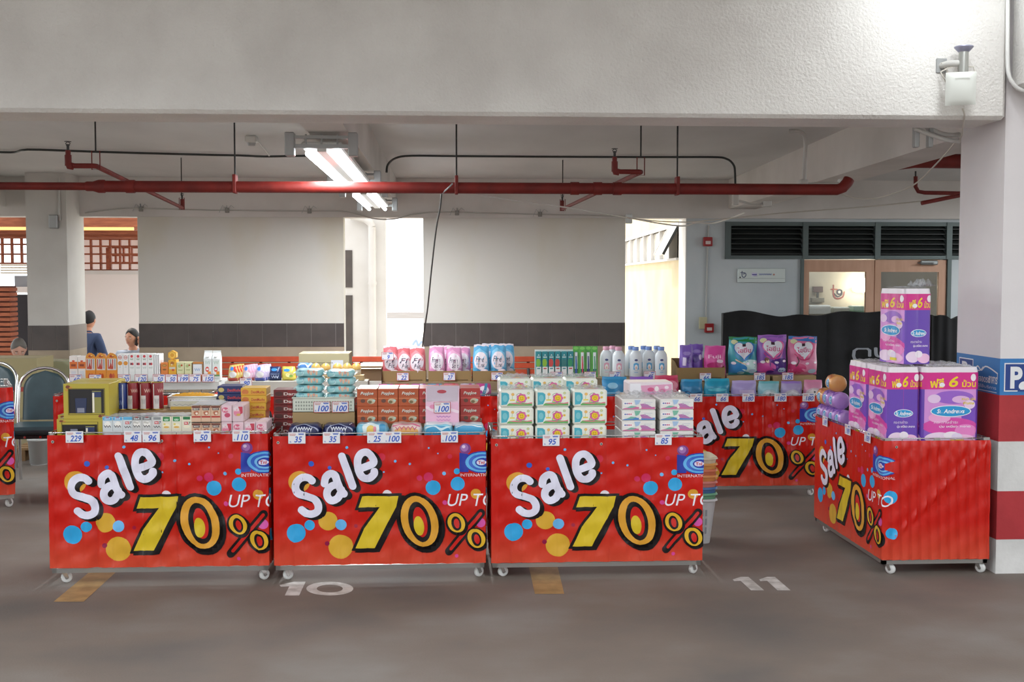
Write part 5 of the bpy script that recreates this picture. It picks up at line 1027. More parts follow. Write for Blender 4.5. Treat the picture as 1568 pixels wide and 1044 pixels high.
for k, (yy, lay_, nd, col) in enumerate(((7.42, 0, rp_, 'purple'), (7.3, 0, rp_, 'purple'), (7.18, 0, rp_, 'purple'), (7.06, 0, rp_, 'purple'), (7.42, 1, ro, 'orange'), (7.3, 1, rp_, 'purple'), (7.18, 1, rp_, 'purple'), (7.24, 2, ro, 'orange'))):
    spawn(nd, (x0 + .07 + .0 * lay_, yy + .1, DC + .057 + .106 * lay_), '%s wrapped tissue roll, %s layer, number %d from the far end' % (col, ['bottom', 'middle', 'top'][lay_], [1, 2, 3, 4, 1, 2, 3, 1][k]), 'tissue roll', 'wrapped tissue rolls', rz=R(0))
# ------------------------------------------------------------------ pipes, conduits and fittings under the ceiling
YP = 8.2
pl, pr_ = P(-60, 282.5, YP), P(1282, 292, YP); zp = (pl.z + pr_.z) / 2
pipe = empty('sprinkler_main_pipe', (0, YP, zp)); tag(pipe, 'long red sprinkler main pipe crossing under the ceiling', 'pipe')
xr_ = P(140, 284, YP).x
t = MB(); t.tube([(pl.x - 2, 0, 0), (xr_, 0, 0)], .027, m_red, 16); t.build('thin_section', pipe)
t = MB(); t.tube([(xr_ + .05, 0, 0), (pr_.x, 0, 0), (pr_.x + .04, .0, .015), (pr_.x + .075, .01, .05), (pr_.x + .09, .015, .075)], .04, m_red, 16); t.build('thick_section', pipe)
t = MB(); t.lathe([(.03, 0), (.034, .01), (.034, .05), (.046, .09), (.046, .13), (.041, .135)], m_red, 18); o = t.build('reducer', pipe, (xr_ - .04, 0, 0)); o.rotation_euler = (0, R(90), 0)
for px in (200, 880, 915, 945):
    x = P(px, 287, YP).x; t = MB(); t.tube([(x - .03, 0, 0), (x + .03, 0, 0)], .046, m_red, 16); t.build('coupling', pipe)
for px in (360, 699, 1037):
    x = P(px, 280, YP).x; t = MB(); t.box(x - .012, x + .012, -.047, .047, -.045, .085, m_red, .004); t.cyl((x, 0, .08), (x, 0, ZC - zp), .006, m_black, 8); t.build('hanger', pipe)
def branch(n_px, n_py, e_px, f_px, f_py, f_top, h_px, h_top, lab):
    zb_ = 2.42; a = PZ(n_px, n_py + 28, zb_); b_ = PZ(e_px, n_py + 32, zb_); c_ = PZ(f_px, f_py, zb_)
    a.y = b_.y
    r = empty('sprinkler_branch', b_); tag(r, lab, 'pipe', 'red sprinkler branch pipes'); L = lambda v: v - b_
    t = MB(); t.tube([L(a) + Vector((0, 0, .1)), L(a) + Vector((0, 0, .03)), L(a) + Vector((.012, 0, .008)), L(a) + Vector((.04, 0, 0)), Vector((-.02, 0, 0)), Vector((0, .02, 0)), L(c_)], .017, m_red, 12); t.build('pipe', r)
    t = MB(); t.tube([L(a) + Vector((0, 0, .02)), L(a) + Vector((.006, 0, -.002)), L(a) + Vector((.03, 0, -.004))], .023, m_red, 12); t.cyl(L(a) + Vector((0, 0, .0)), L(a) + Vector((0, 0, .07)), .022, m_red, 12); t.build('elbow', r)
    t = MB(); q = L(c_); t.cyl(q + Vector((0, 0, -.02)), q + Vector((0, 0, .09)), .02, m_red, 12); t.build('end_tee', r)
    for q in (L(a) + Vector((0, 0, .1)), L(c_) + Vector((0, 0, .09))):
        t = MB(); t.cyl(q, q + Vector((0, 0, .04)), .009, m_dkgrey, 10); t.cyl(q + Vector((0, 0, .055)), q + Vector((0, 0, .058)), .022, m_dkgrey, 14)
        for s in (-1, 1): t.tube([q + Vector((s * .008, 0, .03)), q + Vector((s * .014, 0, .045)), q + Vector((0, 0, .056))], .003, m_dkgrey, 6)
        t.build('sprinkler_head', r)
    for px, py, y in ((h_px, n_py + 30, b_.y + .02), (f_px - 4, f_py, c_.y - .03)):
        u = (y - b_.y) / (c_.y - b_.y); q = L(b_ + (c_ - b_) * u); t = MB()
        t.tube([q + Vector((-.026, 0, -.022)), q + Vector((-.026, 0, .1)), q + Vector((.026, 0, .1)), q + Vector((.026, 0, -.022))], .004, m_red, 6, closed=True); t.cyl(q + Vector((0, 0, .1)), q + Vector((0, 0, ZC - zb_)), .0055, m_black, 8); t.build('hanger', r)
branch(92, 222, 146, 279, 318, 303, 146, 183, 'red sprinkler branch pipe at the left with two heads')
branch(947, 231, 982, 861, 320, 306, 975, 195, 'red sprinkler branch pipe at the right with two heads')
def cable(pts, r, m, name, lab, cat='cable', group=None, n=8, sm=5):
    out = []; N = len(pts); pts = [Vector(p) for p in pts]
    for i in range(N - 1):
        p0, p1, p2, p3 = pts[max(i - 1, 0)], pts[i], pts[i + 1], pts[min(i + 2, N - 1)]
        for k in range(sm):
            s_ = k / sm; out.append(.5 * (2 * p1 + (p2 - p0) * s_ + (2 * p0 - 5 * p1 + 4 * p2 - p3) * s_ ** 2 + (-p0 + 3 * p1 - 3 * p2 + p3) * s_ ** 3))
    out.append(pts[-1]); t = MB(); t.tube(out, r, m, n); return tag(t.build(name), lab, cat, group)
ZK = ZC - .02
m_dkp = M('#3d4140', .45, .3)
cable([PZ(x, y, ZK) for x, y in ((-40, 233), (0, 233), (23, 233), (42, 229), (110, 231), (168, 233), (318, 237), (368, 238), (406, 239.5), (470, 238.5), (545, 238.5))], .011, m_dkp, 'conduit', 'dark conduit along the ceiling left of the centre beam', 'conduit', None, 10, 3)
q = [PZ(x, y, ZK) for x, y in ((630, 238.5), (700, 239), (860, 240), (1000, 240.5), (1090, 240.5))]
yq = q[-1].y
cable([PZ(592, 264, ZK - .2) , PZ(594, 252, ZK - .12), PZ(606, 242, ZK - .03)] + q + [P(1112, 243, yq), P(1123, 252, yq), P(1125.5, 266, yq), P(1126, 302, yq)], .011, m_dkp, 'conduit', 'dark conduit along the ceiling right of the centre beam, bending down at its end', 'conduit', None, 10, 4)
t = MB(); p = P(1126, 306, yq); t.box(p.x - .03, p.x + .03, p.y - .03, p.y + .03, p.z - .05, p.z + .05, m_conduit, .006); t.tube([p, P(1150, 312, yq), P(1172, 312, yq)], .012, m_conduit, 8); e = P(1172, 312, yq); t.box(e.x - .03, e.x + .06, e.y - .03, e.y + .03, e.z - .03, e.z + .03, m_conduit, .006); tag(t.build('junction_box'), 'white junction box with socket at the end of the dark conduit', 'junction box')
d0 = PZ(385, 208, ZC); dm = empty('smoke_detector', d0); tag(dm, 'small square sensor box on the ceiling left of the lights', 'sensor'); t = MB(); t.box(-.05, .05, -.05, .05, -.06, 0, m_conduit, .01); t.lathe([(.03, -.085), (.04, -.06)], m_zinc, 14); t.build('housing', dm); t = MB(); t.tube([(.04, 0, -.03), PZ(412, 238, ZC - .03) - d0], .009, m_conduit, 8); t.build('arm', dm)
YW = YB - .07
cable([P(x, y, YW) for x, y in ((130, 326), (180, 320), (213, 319), (340, 322), (470, 323), (520, 323), (545, 328), (575, 335), (605, 335), (640, 327), (690, 325), (820, 328), (957, 331))], .008, M('#b9b6b0', .5), 'conduit', 'thin pale conduit along the back wall top', 'conduit', None, 8, 4)
for px, py in ((216, 320), (348, 322), (474, 323), (700, 326), (827, 328)):
    p = P(px, py, YB - .06); t = MB(); t.box(p.x - .025, p.x + .025, p.y - .02, p.y + .01, p.z - .03, p.z + .03, M('#8d8a84', .5), .004)
    for s in range(3): t.tube([p, p + Vector((.05 - .05 * s, -.03, .06)), p + Vector((.09 - .09 * s, -.04, .03 - .03 * s))], .003, m_zinc, 5)
    tag(t.build('cable_clip'), {216: 'leftmost cable clip with wire ends on the back wall', 348: 'second cable clip on the back wall from left', 474: 'third cable clip on the back wall with bushy wires', 700: 'cable clip on the back wall right of the hanging cord', 827: 'rightmost cable clip on the back wall'}[px], 'clip', 'cable clips on the back wall')
sw = P(963, 335, YB - .09); t = MB(); t.box(sw.x - .04, sw.x + .04, sw.y - .03, sw.y + .03, sw.z - .06, sw.z + .06, M('#dfe3e4', .4), .01); tag(t.build('junction_box'), 'small white junction box on the back wall right corner', 'junction box')
cable([P(676, 296, 8.25), P(674, 318, 8.3), P(668, 350, 8.5), P(661, 410, 8.8), P(655, 470, 9.1), P(648, 520, 9.35), P(646, 560, 9.4)], .006, M('#4a4a48', .5), 'hanging_cord', 'dark cord hanging from the red pipe down to the red pouches')
cable([P(693, 281, 8.14), P(686, 288, 8.14), P(677, 296, 8.2)], .006, m_zinc, 'tied_cord', 'short tied cord end hooked on the red pipe')
cable([P(714, 296, 8.25), P(760, 303, 8.6), P(800, 309, 8.9), P(850, 315, 9.2), P(900, 323, 10), P(960, 333, 14.3)], .006, M('#d2cec8', .6), 'rope', 'white twisted rope running from the pipe to the back wall corner', 'rope')
# cables and fittings at the right bay
YQ = 11.0
cable([P(1208, 201, 8.6), P(1226, 202, 8.6), P(1233, 214, 8.65), P(1232, 250, 8.7), P(1231, 276, 8.75)], .016, m_conduit, 'conduit', 'pale conduit running down the right ceiling beam', 'conduit')
p = P(1230, 282, 8.75); t = MB(); t.box(p.x - .03, p.x + .03, p.y - .03, p.y + .03, p.z - .03, p.z + .035, m_conduit, .006); t.tube([p, P(1285, 281, 8.75)], .013, m_conduit, 8); e = P(1288, 280, 8.75); t.box(e.x - .02, e.x + .04, e.y - .03, e.y + .03, e.z - .025, e.z + .03, M('#e2e2e0', .4), .006); tag(t.build('junction_box'), 'white conduit box by the end of the red main pipe', 'junction box')
m_wire = M('#c9c4ba', .5)
cable([P(1464, 216, 6.9), P(1440, 244, 7.4), P(1402, 281, 8), P(1368, 296, 8.4), P(1335, 304, 8.7), P(1300, 301, 8.8), P(1266, 286, 8.78)], .005, m_wire, 'cable', 'thin pale cable sagging from the column to the conduit box')
cable([P(957, 333, 14.3), P(1000, 338, 13.9), P(1050, 340, 13.4), P(1090, 337, 13), P(1200, 326, 12.8), P(1330, 316, 12.6), P(1467, 302, 12.4)], .007, m_wire, 'cable', 'long pale cable strung across the office wall')
cable([P(965, 334, 14.3), P(1010, 342, 14), P(1046, 346, 14), P(1066, 341, 13.9), P(1095, 341, 13.9), P(1140, 326, 13)], .009, M('#e2dfda', .5), 'cable', 'thick white cable at the corner of the office wall')
t = MB(); a = P(1366, 250, 11); t.tube([a, P(1400, 246, 11), P(1480, 247, 11), P(1560, 247, 11)], .07, m_red, 14); tag(t.build('sprinkler_main_pipe'), 'dark red pipe seen beyond the right ceiling beam', 'pipe')
t = MB(); zz0 = P(1402, 292, 12.5); t.tube([P(1402, 270, 12.5), P(1402, 286, 12.5), P(1406, 293, 12.5), P(1416, 295, 12.5), P(1480, 296, 12.5)], .022, m_red, 10); t.cyl(P(1402, 270, 12.5), P(1402, 262, 12.5), .01, m_dkgrey, 8); t.tube([P(1411, 311, 12.2), P(1480, 297, 12.2)], .022, m_red, 10); tag(t.build('sprinkler_branch'), 'dark red branch pipe with head in the right bay', 'pipe')
for x, lab in ((1403, 'left grey clamp box below the front beam near the column'), (1424, 'right grey clamp box below the front beam near the column')):
    p = P(x, 214, 6.78); t = MB(); t.box(p.x - .014, p.x + .014, p.y - .02, p.y + .03, p.z - .045, p.z + .09, m_zinc, .005); tag(t.build('clamp'), lab, 'clamp')
cable([P(1400, 196, 6.75), P(1425, 206, 6.75), P(1450, 214, 6.75), P(1468, 216, 6.8)], .014, m_conduit, 'conduit', 'lower pale conduit curving to the column top', 'conduit'); cable([P(1418, 194, 6.78), P(1440, 204, 6.78), P(1456, 207, 6.78), P(1469, 206, 6.8)], .014, m_conduit, 'conduit', 'upper pale conduit curving to the column top', 'conduit')
# antenna panel on the front beam
yA = 6.28; pa = P(1453, 142, yA); an = empty('antenna', (pa.x, yA, pa.z)); tag(an, 'white square antenna panel hanging on the front beam by the column', 'antenna')
m_an = M('#d3d6d0', .45)
t = MB(); t.T = Matrix.Translation((.005, -.13, 0)) @ Matrix.Rotation(R(-18), 4, 'Z') @ Matrix.Rotation(R(5), 4, 'X')
t.grid(lambda u, v: ((u - .5) * .155, -.02 - .02 * (math.sin(math.pi * u) * math.sin(math.pi * v)) ** .5, (v - .5) * .175), 12, 12, m_an)
def edge(u):
    L = [(-.0775, -.0875), (.0775, -.0875), (.0775, .0875), (-.0775, .0875)]; k = int(u * 4) % 4; f_ = u * 4 - int(u * 4); a_, b_ = L[k], L[(k + 1) % 4]; return (a_[0] + (b_[0] - a_[0]) * f_, a_[1] + (b_[1] - a_[1]) * f_)
t.grid(lambda u, v: (edge(u)[0] * (1 - .1 * v), -.02 + .035 * v, edge(u)[1] * (1 - .1 * v)), 16, 2, m_an, False, True); t.box(-.07, .07, .012, .016, -.079, .079, m_an)
t.box(-.03, .045, -.0425, -.04, .055, .06, M('#e9ebe8', .4)); t.build('panel', an)
tz = P(1463, 118, yA).z - pa.z; tt = P(1463, 84, yA).z - pa.z; xx = P(1463, 100, yA).x - pa.x
t = MB(); t.cyl((xx, -.1, tz - .025), (xx, -.1, tt), .026, M('#a9aaa6', .35, .7), 18); t.lathe([(.028, tt - .004), (.05, tt + .02), (.05, tt + .026), (.01, tt + .03)], M('#9a9bb0', .35, .6), 18, c=(xx, -.1, 0)); t.build('pole', an)
t = MB(); t.tube([(xx, -.1, tz + .06), (xx - .07, -.06, tz + .06), (xx - .08, 0, tz + .06)], .018, m_conduit, 10); t.box(xx - .11, xx - .05, -.008, 0, tz + .02, tz + .1, m_zinc, .003); t.build('wall_bracket', an)
t = MB(); t.tube([(xx - .09, -.03, tz + .07), (xx - .05, -.06, tz - .01), (xx - .08, -.07, tz - .04), (xx - .1, -.04, tz + .02), (xx - .04, -.08, tz + .05), (xx + .06, -.09, tz + .04), (xx + .07, -.09, tz + .01), (xx + .02, -.1, tz - .02)], .0045, m_wire, 6); t.build('loose_wire', an)
cable([P(1474, 166, yA - .05), P(1477, 178, yA - .03), P(1474, 196, 6.5), P(1473, 206, 6.72), P(1468, 216, 6.8)], .005, m_wire, 'cable', 'pale cable dropping from the antenna to the column')
cable([P(1543, -60, 6.26), P(1543, 20, 6.26), P(1543, 95, 6.26), P(1546, 118, 6.26), P(1556, 133, 6.26), P(1572, 140, 6.26), P(1600, 142, 6.26)], .011, M('#dcdcda', .4), 'conduit', 'white conduit running down the beam corner at the top right', 'conduit', None, 10)
# column top left fittings
p = P(82, 338, 13.9); t = MB(); t.box(p.x - .05, p.x + .05, 13.87, 13.95, p.z - .09, p.z + .07, m_zinc, .01); t.tube([(p.x + .06, 13.93, p.z), (p.x + .06, 13.93, p.z + .5)], .014, m_conduit, 8); tag(t.build('junction_box'), 'grey junction box on top of the far left column', 'junction box')
# ------------------------------------------------------------------ office front: louvres, doors, signs, alarms
m_fr = M('#5a6665', .5, .2); m_sl = M('#2f3332', .5)
lv = MB(); zA, zB_ = zl0, zl1
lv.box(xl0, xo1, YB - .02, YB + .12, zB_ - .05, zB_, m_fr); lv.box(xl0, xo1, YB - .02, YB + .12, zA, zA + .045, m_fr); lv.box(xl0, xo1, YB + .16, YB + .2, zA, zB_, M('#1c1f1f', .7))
px_p = [1113, 1231, 1341, 1450, 1560, 1670]
for q in px_p: lv.box(xw(q) - .035, xw(q) + .035, YB - .03, YB + .12, zA, zB_, m_fr)
for k in range(len(px_p) - 1):
    for j in range(6):
        z = zA + .06 + j * (zB_ - zA - .12) / 5.5; lv.add([(xw(px_p[k]), YB, z), (xw(px_p[k + 1]), YB, z), (xw(px_p[k + 1]), YB + .1, z + .06), (xw(px_p[k]), YB + .1, z + .06), (xw(px_p[k]), YB, z + .008), (xw(px_p[k + 1]), YB, z + .008), (xw(px_p[k + 1]), YB + .1, z + .068), (xw(px_p[k]), YB + .1, z + .068)], [(0, 1, 5, 4), (0, 3, 2, 1), (4, 5, 6, 7)], m_sl)
struct(lv, 'window_1')
m_door = noisy('salmon_timber_door', '#bd9378', '#c99e84', 3, .5, 0, 10, 5, (4, 1, .6)); m_glass = M('#e9f0ee', .03, 0, 0, 0, 1)
dr = MB(); dr.box(xd0 - .04, xd0, YB - .03, YB + .12, 0, zd, m_fr); dr.box(xd1, xd1 + .05, YB - .03, YB + .12, 0, zd, m_fr); do = struct(dr, 'door_1')
xm = xw(1338)
for a, bb, g0, g1 in ((xd0 + .004, xm - .006, xw(1238), xw(1325)), (xm + .006, xd1 - .004, xw(1348), xw(1436))):
    t = MB(); zg0, zg1 = .95, zw(416)
    t.box(a, g0, YB, YB + .05, .01, zd - .01, m_door); t.box(g1, bb, YB, YB + .05, .01, zd - .01, m_door); t.box(g0, g1, YB, YB + .05, zg1, zd - .01, m_door); t.box(g0, g1, YB, YB + .05, .01, zg0, m_door)
    lf = t.build('door_leaf', do); t = MB(); t.box(g0 - .005, g1 + .005, YB + .02, YB + .026, zg0, zg1, m_glass); t.build('glass_pane', lf)
t = MB(); p = P(1421, 402, YB); t.box(p.x - .11, p.x + .11, YB - .06, YB - .005, p.z - .03, p.z + .03, M('#8d9190', .35, .7), .012); t.box(p.x - .16, p.x + .05, YB - .075, YB - .06, p.z - .012, p.z + .0, m_dkgrey); t.build('door_closer', do)
t = MB(); t.box(xm - .06, xm - .03, YB - .05, YB, .9, 1.15, m_steel, .008); t.build('door_handle', do)
# room seen through the panes
rm = MB(); xa, xb = xw(1160), 8.5; m_bw = noisy('office_wall', '#a39a8c', '#ada597', 1, .8); yr0, yr1 = YB + .21, 17.6
rm.box(xa - .1, xa, yr0, yr1, 0, 2.7, m_bw); rm.box(xb, xb + .1, yr0, yr1, 0, 2.7, m_bw); rm.box(xa, xb, yr1, yr1 + .1, 0, 2.7, m_bw); rm.box(xa, xb, yr0, yr1, 2.7, 2.8, m_bw)
struct(rm, 'wall_office_inside')
yl_ = 16.6
t = MB(); t.box(X(1200, yl_), X(1337, yl_), yl_, yl_ + .08, 0, 2.3, m_bw); struct(t, 'partition_inside')
p = P(1281, 447, yl_); s_ = yl_ / FPX; t = MB()
art(t, [('S', [(30, 10), (30, 60), (40, 84), (62, 90), (88, 78), (96, 50)], 9, '#7a3a3a'), ('s', [(16, 34), (52, 34)], 8, '#8c4a40'), ('S', [(36, 60), (56, 78), (80, 64), (80, 40)], 7, '#2f3040'), ('c', 66, 50, 18, '#2f3040'), ('c', 66, 50, 8, '#c9c0b4')], 100, 100, 26 * s_, 26 * s_, lambda x, y, o: (p.x - 13 * s_ + x, yl_ - .004 - o, p.z - 13 * s_ + y), .0006)
tag(t.build('wall_logo'), 'round dark red letter logo on the office inside wall', 'logo')
wl_ = P(1315, 442, yl_); r = empty('wall_lamp', (wl_.x, yl_ - .05, wl_.z)); tag(r, 'glowing wall lamp behind the left door pane', 'lamp'); t = MB(); t.lathe([(.04, -.05), (.09, -.03), (.1, .02), (.05, .05)], M('#fff0d0', .4, 0, 0, 9), 16, 1.2, .5); t.build('shade', r); t = MB(); t.box(-.04, .04, .03, .05, -.03, .03, m_zinc); t.build('bracket', r)
l = bpy.data.lights.new('lamp_glow', 'POINT'); l.energy = 22; l.color = (1, .9, .72); l.shadow_soft_size = .1; o = bpy.data.objects.new('lamp_glow', l); COL.objects.link(o); o.parent = r; o.location = (0, -.2, .05)
r = empty('added_panel_light', (xw(1330), 15.6, 2.69)); tag(r, 'unseen flat panel light added to brighten the office inside', 'light'); t = MB(); t.box(-.62, .62, -.32, .32, -.02, .01, m_white, .004); t.build('panel', r)  # unseen fixture added around the area light that brightens the office
o = area('panel_glow', (0, 0, 0), (0, 0, 0), 1.2, .6, 24, (.95, .97, 1)); o.parent = r; o.location = (0, 0, -.03)
tb_ = MB(); ytb = 15.9; tb_.box(X(1225, ytb), X(1335, ytb), ytb, ytb + .5, 0, Z(481, 1280, ytb), M('#8a8378', .6)); tag(tb_.build('counter'), 'low office counter seen through the door pane', 'counter')
zc_ = Z(481, 1280, ytb) + .001
for p0, p1, pt, lab, col in ((1238, 1271, 468, 'white box on the counter behind the left pane', '#c9cccc'), (1275, 1300, 471, 'pale tray on the counter behind the left pane', '#b8bab2'), (1306, 1322, 469, 'green and white box on the counter behind the left pane', '#7fa08c')):
    t = MB(); t.box(X(p0, ytb), X(p1, ytb), ytb + .02, ytb + .25, zc_, Z(pt, p0, ytb), M(col, .5), .006); t.box(X(p0, ytb) + .01, X(p1, ytb) - .01, ytb + .03, ytb + .24, Z(pt, p0, ytb), Z(pt, p0, ytb) + .006, M('#dfe2e0', .5)); tag(t.build('box'), lab, 'box')
mon = P(1251, 443, yl_); t = MB(); hw = 8 * s_; t.box(mon.x - hw, mon.x + hw, yl_ - .05, yl_ - .02, mon.z - 4.5 * s_, mon.z + 4.5 * s_, M('#5c4a48', .4), .004); t.box(mon.x - .015, mon.x + .015, yl_ - .04, yl_ - .02, mon.z - 14 * s_, mon.z - 4 * s_, m_dkgrey); t.box(mon.x - 10 * s_, mon.x + 10 * s_, yl_ - .06, yl_ - .001, mon.z - 20 * s_, mon.z - 13 * s_, M('#6b665c', .5), .004); tag(t.build('time_clock'), 'dark terminal screen mounted on the office inside wall', 'terminal')
p0_, p1_ = P(1129, 432.5, YB), P(1202, 411, YB); t = MB(); t.box(p0_.x, p1_.x, YB - .02, YB, p0_.z, p1_.z, M('#a9b0ae', .28, .85), .003)
art(t, [('S', [(9, 6), (9, 16), (13, 19), (17, 15), (16, 10), (12, 12)], 1.8, '#4a4f70'), ('s', [(6, 9), (14, 9)], 1.6, '#4a4f70'), ('c', 5, 19, 1.6, '#222'), ('r', 29, 9, 41, 17, '#c8c6dc'), ('r', 30, 12, 40, 14, '#4a3f9a'), scribble(45, 11, 26, 3, '#6a73a8', 14, 1.2), ('c', 76, 13, 2, '#b0766a'), ('r', 0, 21, 100, 21.6, '#6a7270')], 100, 30, p1_.x - p0_.x, p1_.z - p0_.z, lambda x, y, o: (p0_.x + x, YB - .02 - o, p0_.z + y), .0006)
tag(t.build('name_plate'), 'brushed steel name plate on the office wall', 'sign')
def alarm(px, py, lab, nm, h=14):
    p = P(px, py, YB); s_ = YB / FPX; r = empty(nm, (p.x, YB, p.z)); tag(r, lab, 'fire alarm'); t = MB(); t.box(-7 * s_, 7 * s_, -.05, 0, -h / 2 * s_, h / 2 * s_, M('#9c2326', .4), .006); t.build('housing', r)
    t = MB(); t.box(-4 * s_, 4 * s_, -.054, -.05, -4 * s_, 1 * s_, M('#d8c8c4', .4), .002); t.lathe([(.02, .0), (.026, .008), (.012, .016)], M('#c9b9b4', .3), 12, c=(0, 0, 0)) if False else None; t.build('faceplate', r)
alarm(1083, 370, 'red fire alarm sounder high on the office wall', 'fire_alarm'); alarm(1085, 502, 'red fire call point low on the office wall', 'fire_call_point')
t = MB(); t.tube([P(1083.5, 377, YB - .015), P(1081, 490, YB - .015)], .011, M('#b9bab6', .5), 8); t.tube([P(1085.5, 345, YB - .015), P(1084, 363, YB - .015)], .011, M('#b9bab6', .5), 8); tag(t.build('conduit'), 'vertical conduit linking the two red fire alarms', 'conduit')
t = MB(); p = P(1076, 489, YB); t.box(p.x - .05, p.x + .05, YB - .03, YB - .001, p.z - .12, p.z + .03, M('#c2bd9a', .5), .004); tag(t.build('switch_box'), 'small cream box beside the red call point', 'box')
# black cloth screens
m_cloth = noisy('black_cloth', '#0d0e10', '#15161a', 6, .85, .1, 30)
def screen(pl_, pr2, pyt, Y, lab, seed, logo=False):
    x0, x1 = X(pl_, Y), X(pr2, Y); zt_ = Z(pyt, (pl_ + pr2) / 2, Y); w = x1 - x0; r = empty('cloth_screen', (x0, Y, 0)); tag(r, lab, 'screen', 'black cloth screens before the office'); rr = random.Random(seed); a = [rr.uniform(0, 6) for _ in range(4)]
    def top(u): return zt_ + .02 * math.sin(5 * u + a[0]) + .014 * math.sin(13 * u + a[1]) - (.03 * math.exp(-((u - .6) / .12) ** 2) if seed == 1 else 0)
    def fr(u, v): return (w * u, -.03 - .016 * math.sin(9 * u + a[2] + 2 * v) * (1 - .3 * v) - .008 * math.sin(23 * u + a[3]), .02 + (top(u) - .02) * v)
    t = MB(); n = 36; t.grid(fr, n, 10, m_cloth); t.grid(lambda u, v: (w * (1 - u), .05, .02 + (top(1 - u) - .02) * v), n, 4, m_cloth)
    t.grid(lambda u, v: tuple(Vector(fr(u, 1)).lerp(Vector((w * u, .05, top(u))), v)), n, 2, m_cloth)
    for uu in (0, 1): t.grid(lambda u, v: tuple(Vector(fr(uu, v)).lerp(Vector((w * uu, .05, .02 + (top(uu) - .02) * v)), u)), 2, 10, m_cloth)
    if logo:
        c0 = P(1305, 553, Y - .06); c1 = P(1369, 532, Y - .06); ww, hh = c1.x - c0.x, c1.z - c0.z; g = '#8f949c'
        art(t, [('s', [(22, 92), (8, 84), (4, 60), (6, 22), (16, 8), (50, 8), (58, 20), (58, 62)], 11, g), ('s', [(28, 92), (46, 92), (56, 84)], 11, g), ('S', [(78, 4), (80, 50), (88, 66), (104, 68), (128, 68)], 12, g), ('s', [(132, 4), (132, 92), (124, 106)], 12, g)], 140, 100, ww, hh, lambda x, y, o: (c0.x - x0 + x, -.062 - o, c0.z + y), .0008, mk=lambda q: M(q, .6), clip=False)
    t.build('cloth', r); t = MB()
    for x in (.05, w - .05): t.cyl((x, .02, 0), (x, .02, zt_ - .06), .014, m_dkgrey, 8); t.box(x - .02, x + .02, -.2, .25, 0, .02, m_dkgrey)
    t.build('stand', r)
screen(1105, 1263, 479.5, 13.5, 'left black cloth screen with a wavy top below the name plate', 1); screen(1262, 1419, 479, 13.56, 'middle black cloth screen with grey letters behind the tissue bales', 2, True); screen(1424, 1475, 484, 13.7, 'right black cloth screen beside the striped column', 3)
# ------------------------------------------------------------------ what is seen through the openings
g = MB(); g.add([(-30, 14.9, .004), (30, 14.9, .004), (30, 50, .004), (-30, 50, .004)], [(0, 1, 2, 3)], noisy('pale_paving', '#cbc5bc', '#d8d3ca', 2, .8)); struct(g, 'ground_outside')
w = MB(); Yo = 17.2; xa, xb = X(500, Yo), X(592, Yo); w.box(xa, xb, Yo, Yo + .3, 0, 4.2, m_out)
for p0, p1, t0, t1 in ((530.5, 541, 383, 440), (530.5, 541, 452, 560)): w.box(X(p0, Yo), X(p1, Yo), Yo - .015, Yo, Z(t1, 535, Yo), Z(t0, 535, Yo), m_tile)
struct(w, 'wall_outside_centre')
r = empty('downpipe', (X(571, Yo - .1), Yo - .1, 0)); tag(r, 'white downpipe on the outside wall between the two back panels', 'pipe'); t = MB(); zt_ = Z(348, 571, Yo); t.cyl((0, 0, 0), (0, 0, zt_), .055, m_out, 18); t.tube([(0, 0, zt_), (-.02, 0, zt_ + .06), (-.1, 0, zt_ + .12), (-.3, 0, zt_ + .16)], .055, m_out, 18); t.build('pipe', r)
for z in (.6, 1.6): t = MB(); t.cyl((0, 0, z), (0, 0, z + .05), .064, m_out, 18); t.build('bracket', r)
t = MB(); Yg = 18; p = P(638, 526, Yg); t.box(p.x - .08, p.x + .1, Yg, Yg + .03, 0, p.z + .1, M('#e8ecef', .6)); art(t, [('S', [(10, 50), (40, 20), (60, 60), (90, 30)], 18, '#a9c2e0')], 100, 100, .16, .18, lambda x, y, o: (p.x - .07 + x, Yg - .002 - o, p.z - .1 + y), .0006); tag(t.build('sign_board'), 'small blue and white board standing outside the centre opening', 'sign')
# cream building with a strip of windows
n0, n1 = P(1042, 400, 15.3), P(957, 400, 22.0); dirv = (n1 - n0); dirv.z = 0; L = dirv.length; dirv.normalize()
cw_ = MB(); ang = math.atan2(dirv.y, dirv.x); cw_.T = Matrix.Translation((n0.x, n0.y, 0)) @ Matrix.Rotation(ang, 4, 'Z'); zs0, zs1 = P(1040, 394.5, 15.3).z, P(1040, 345, 15.3).z
cw_.box(0, L, -.25, 0, 0, zs0, m_cream); cw_.box(0, L, -.25, 0, zs1, 3.4, m_cream); cw_.box(0, L, -.1, .06, zs0 - .03, zs0, m_out); cw_.box(0, L, -.1, .03, zs1, zs1 + .05, m_out)
for k in range(8): cw_.box(k * L / 7 - .04, k * L / 7 + .04, -.1, .02, zs0, zs1, m_out)
co = struct(cw_, 'wall_cream_outside')
wn = MB(); wn.T = cw_.T
for k in range(1, 7): wn.box(k * L / 7 + .04, (k + 1) * L / 7 - .04, -.05, -.03, zs0, zs1, M('#cfc8ba', .2))
wn.box(.0, L, -.24, -.2, zs0, zs1, M('#4a4c48', .4)); wo_ = struct(wn, 'window_2')
wn = MB(); wn.T = cw_.T @ Matrix.Translation((0, .03, zs1)) @ Matrix.Rotation(R(28), 4, 'X'); wn.box(.08, L / 7 - .05, -.02, .0, -(zs1 - zs0), 0, M('#cfc8ba', .25)); wn.box(.04, .08, -.025, .01, -(zs1 - zs0), 0, M('#3a3a38', .5)); wn.box(L / 7 - .05, L / 7 - .02, -.025, .01, -(zs1 - zs0), 0, m_out); struct(wn, 'window_3')
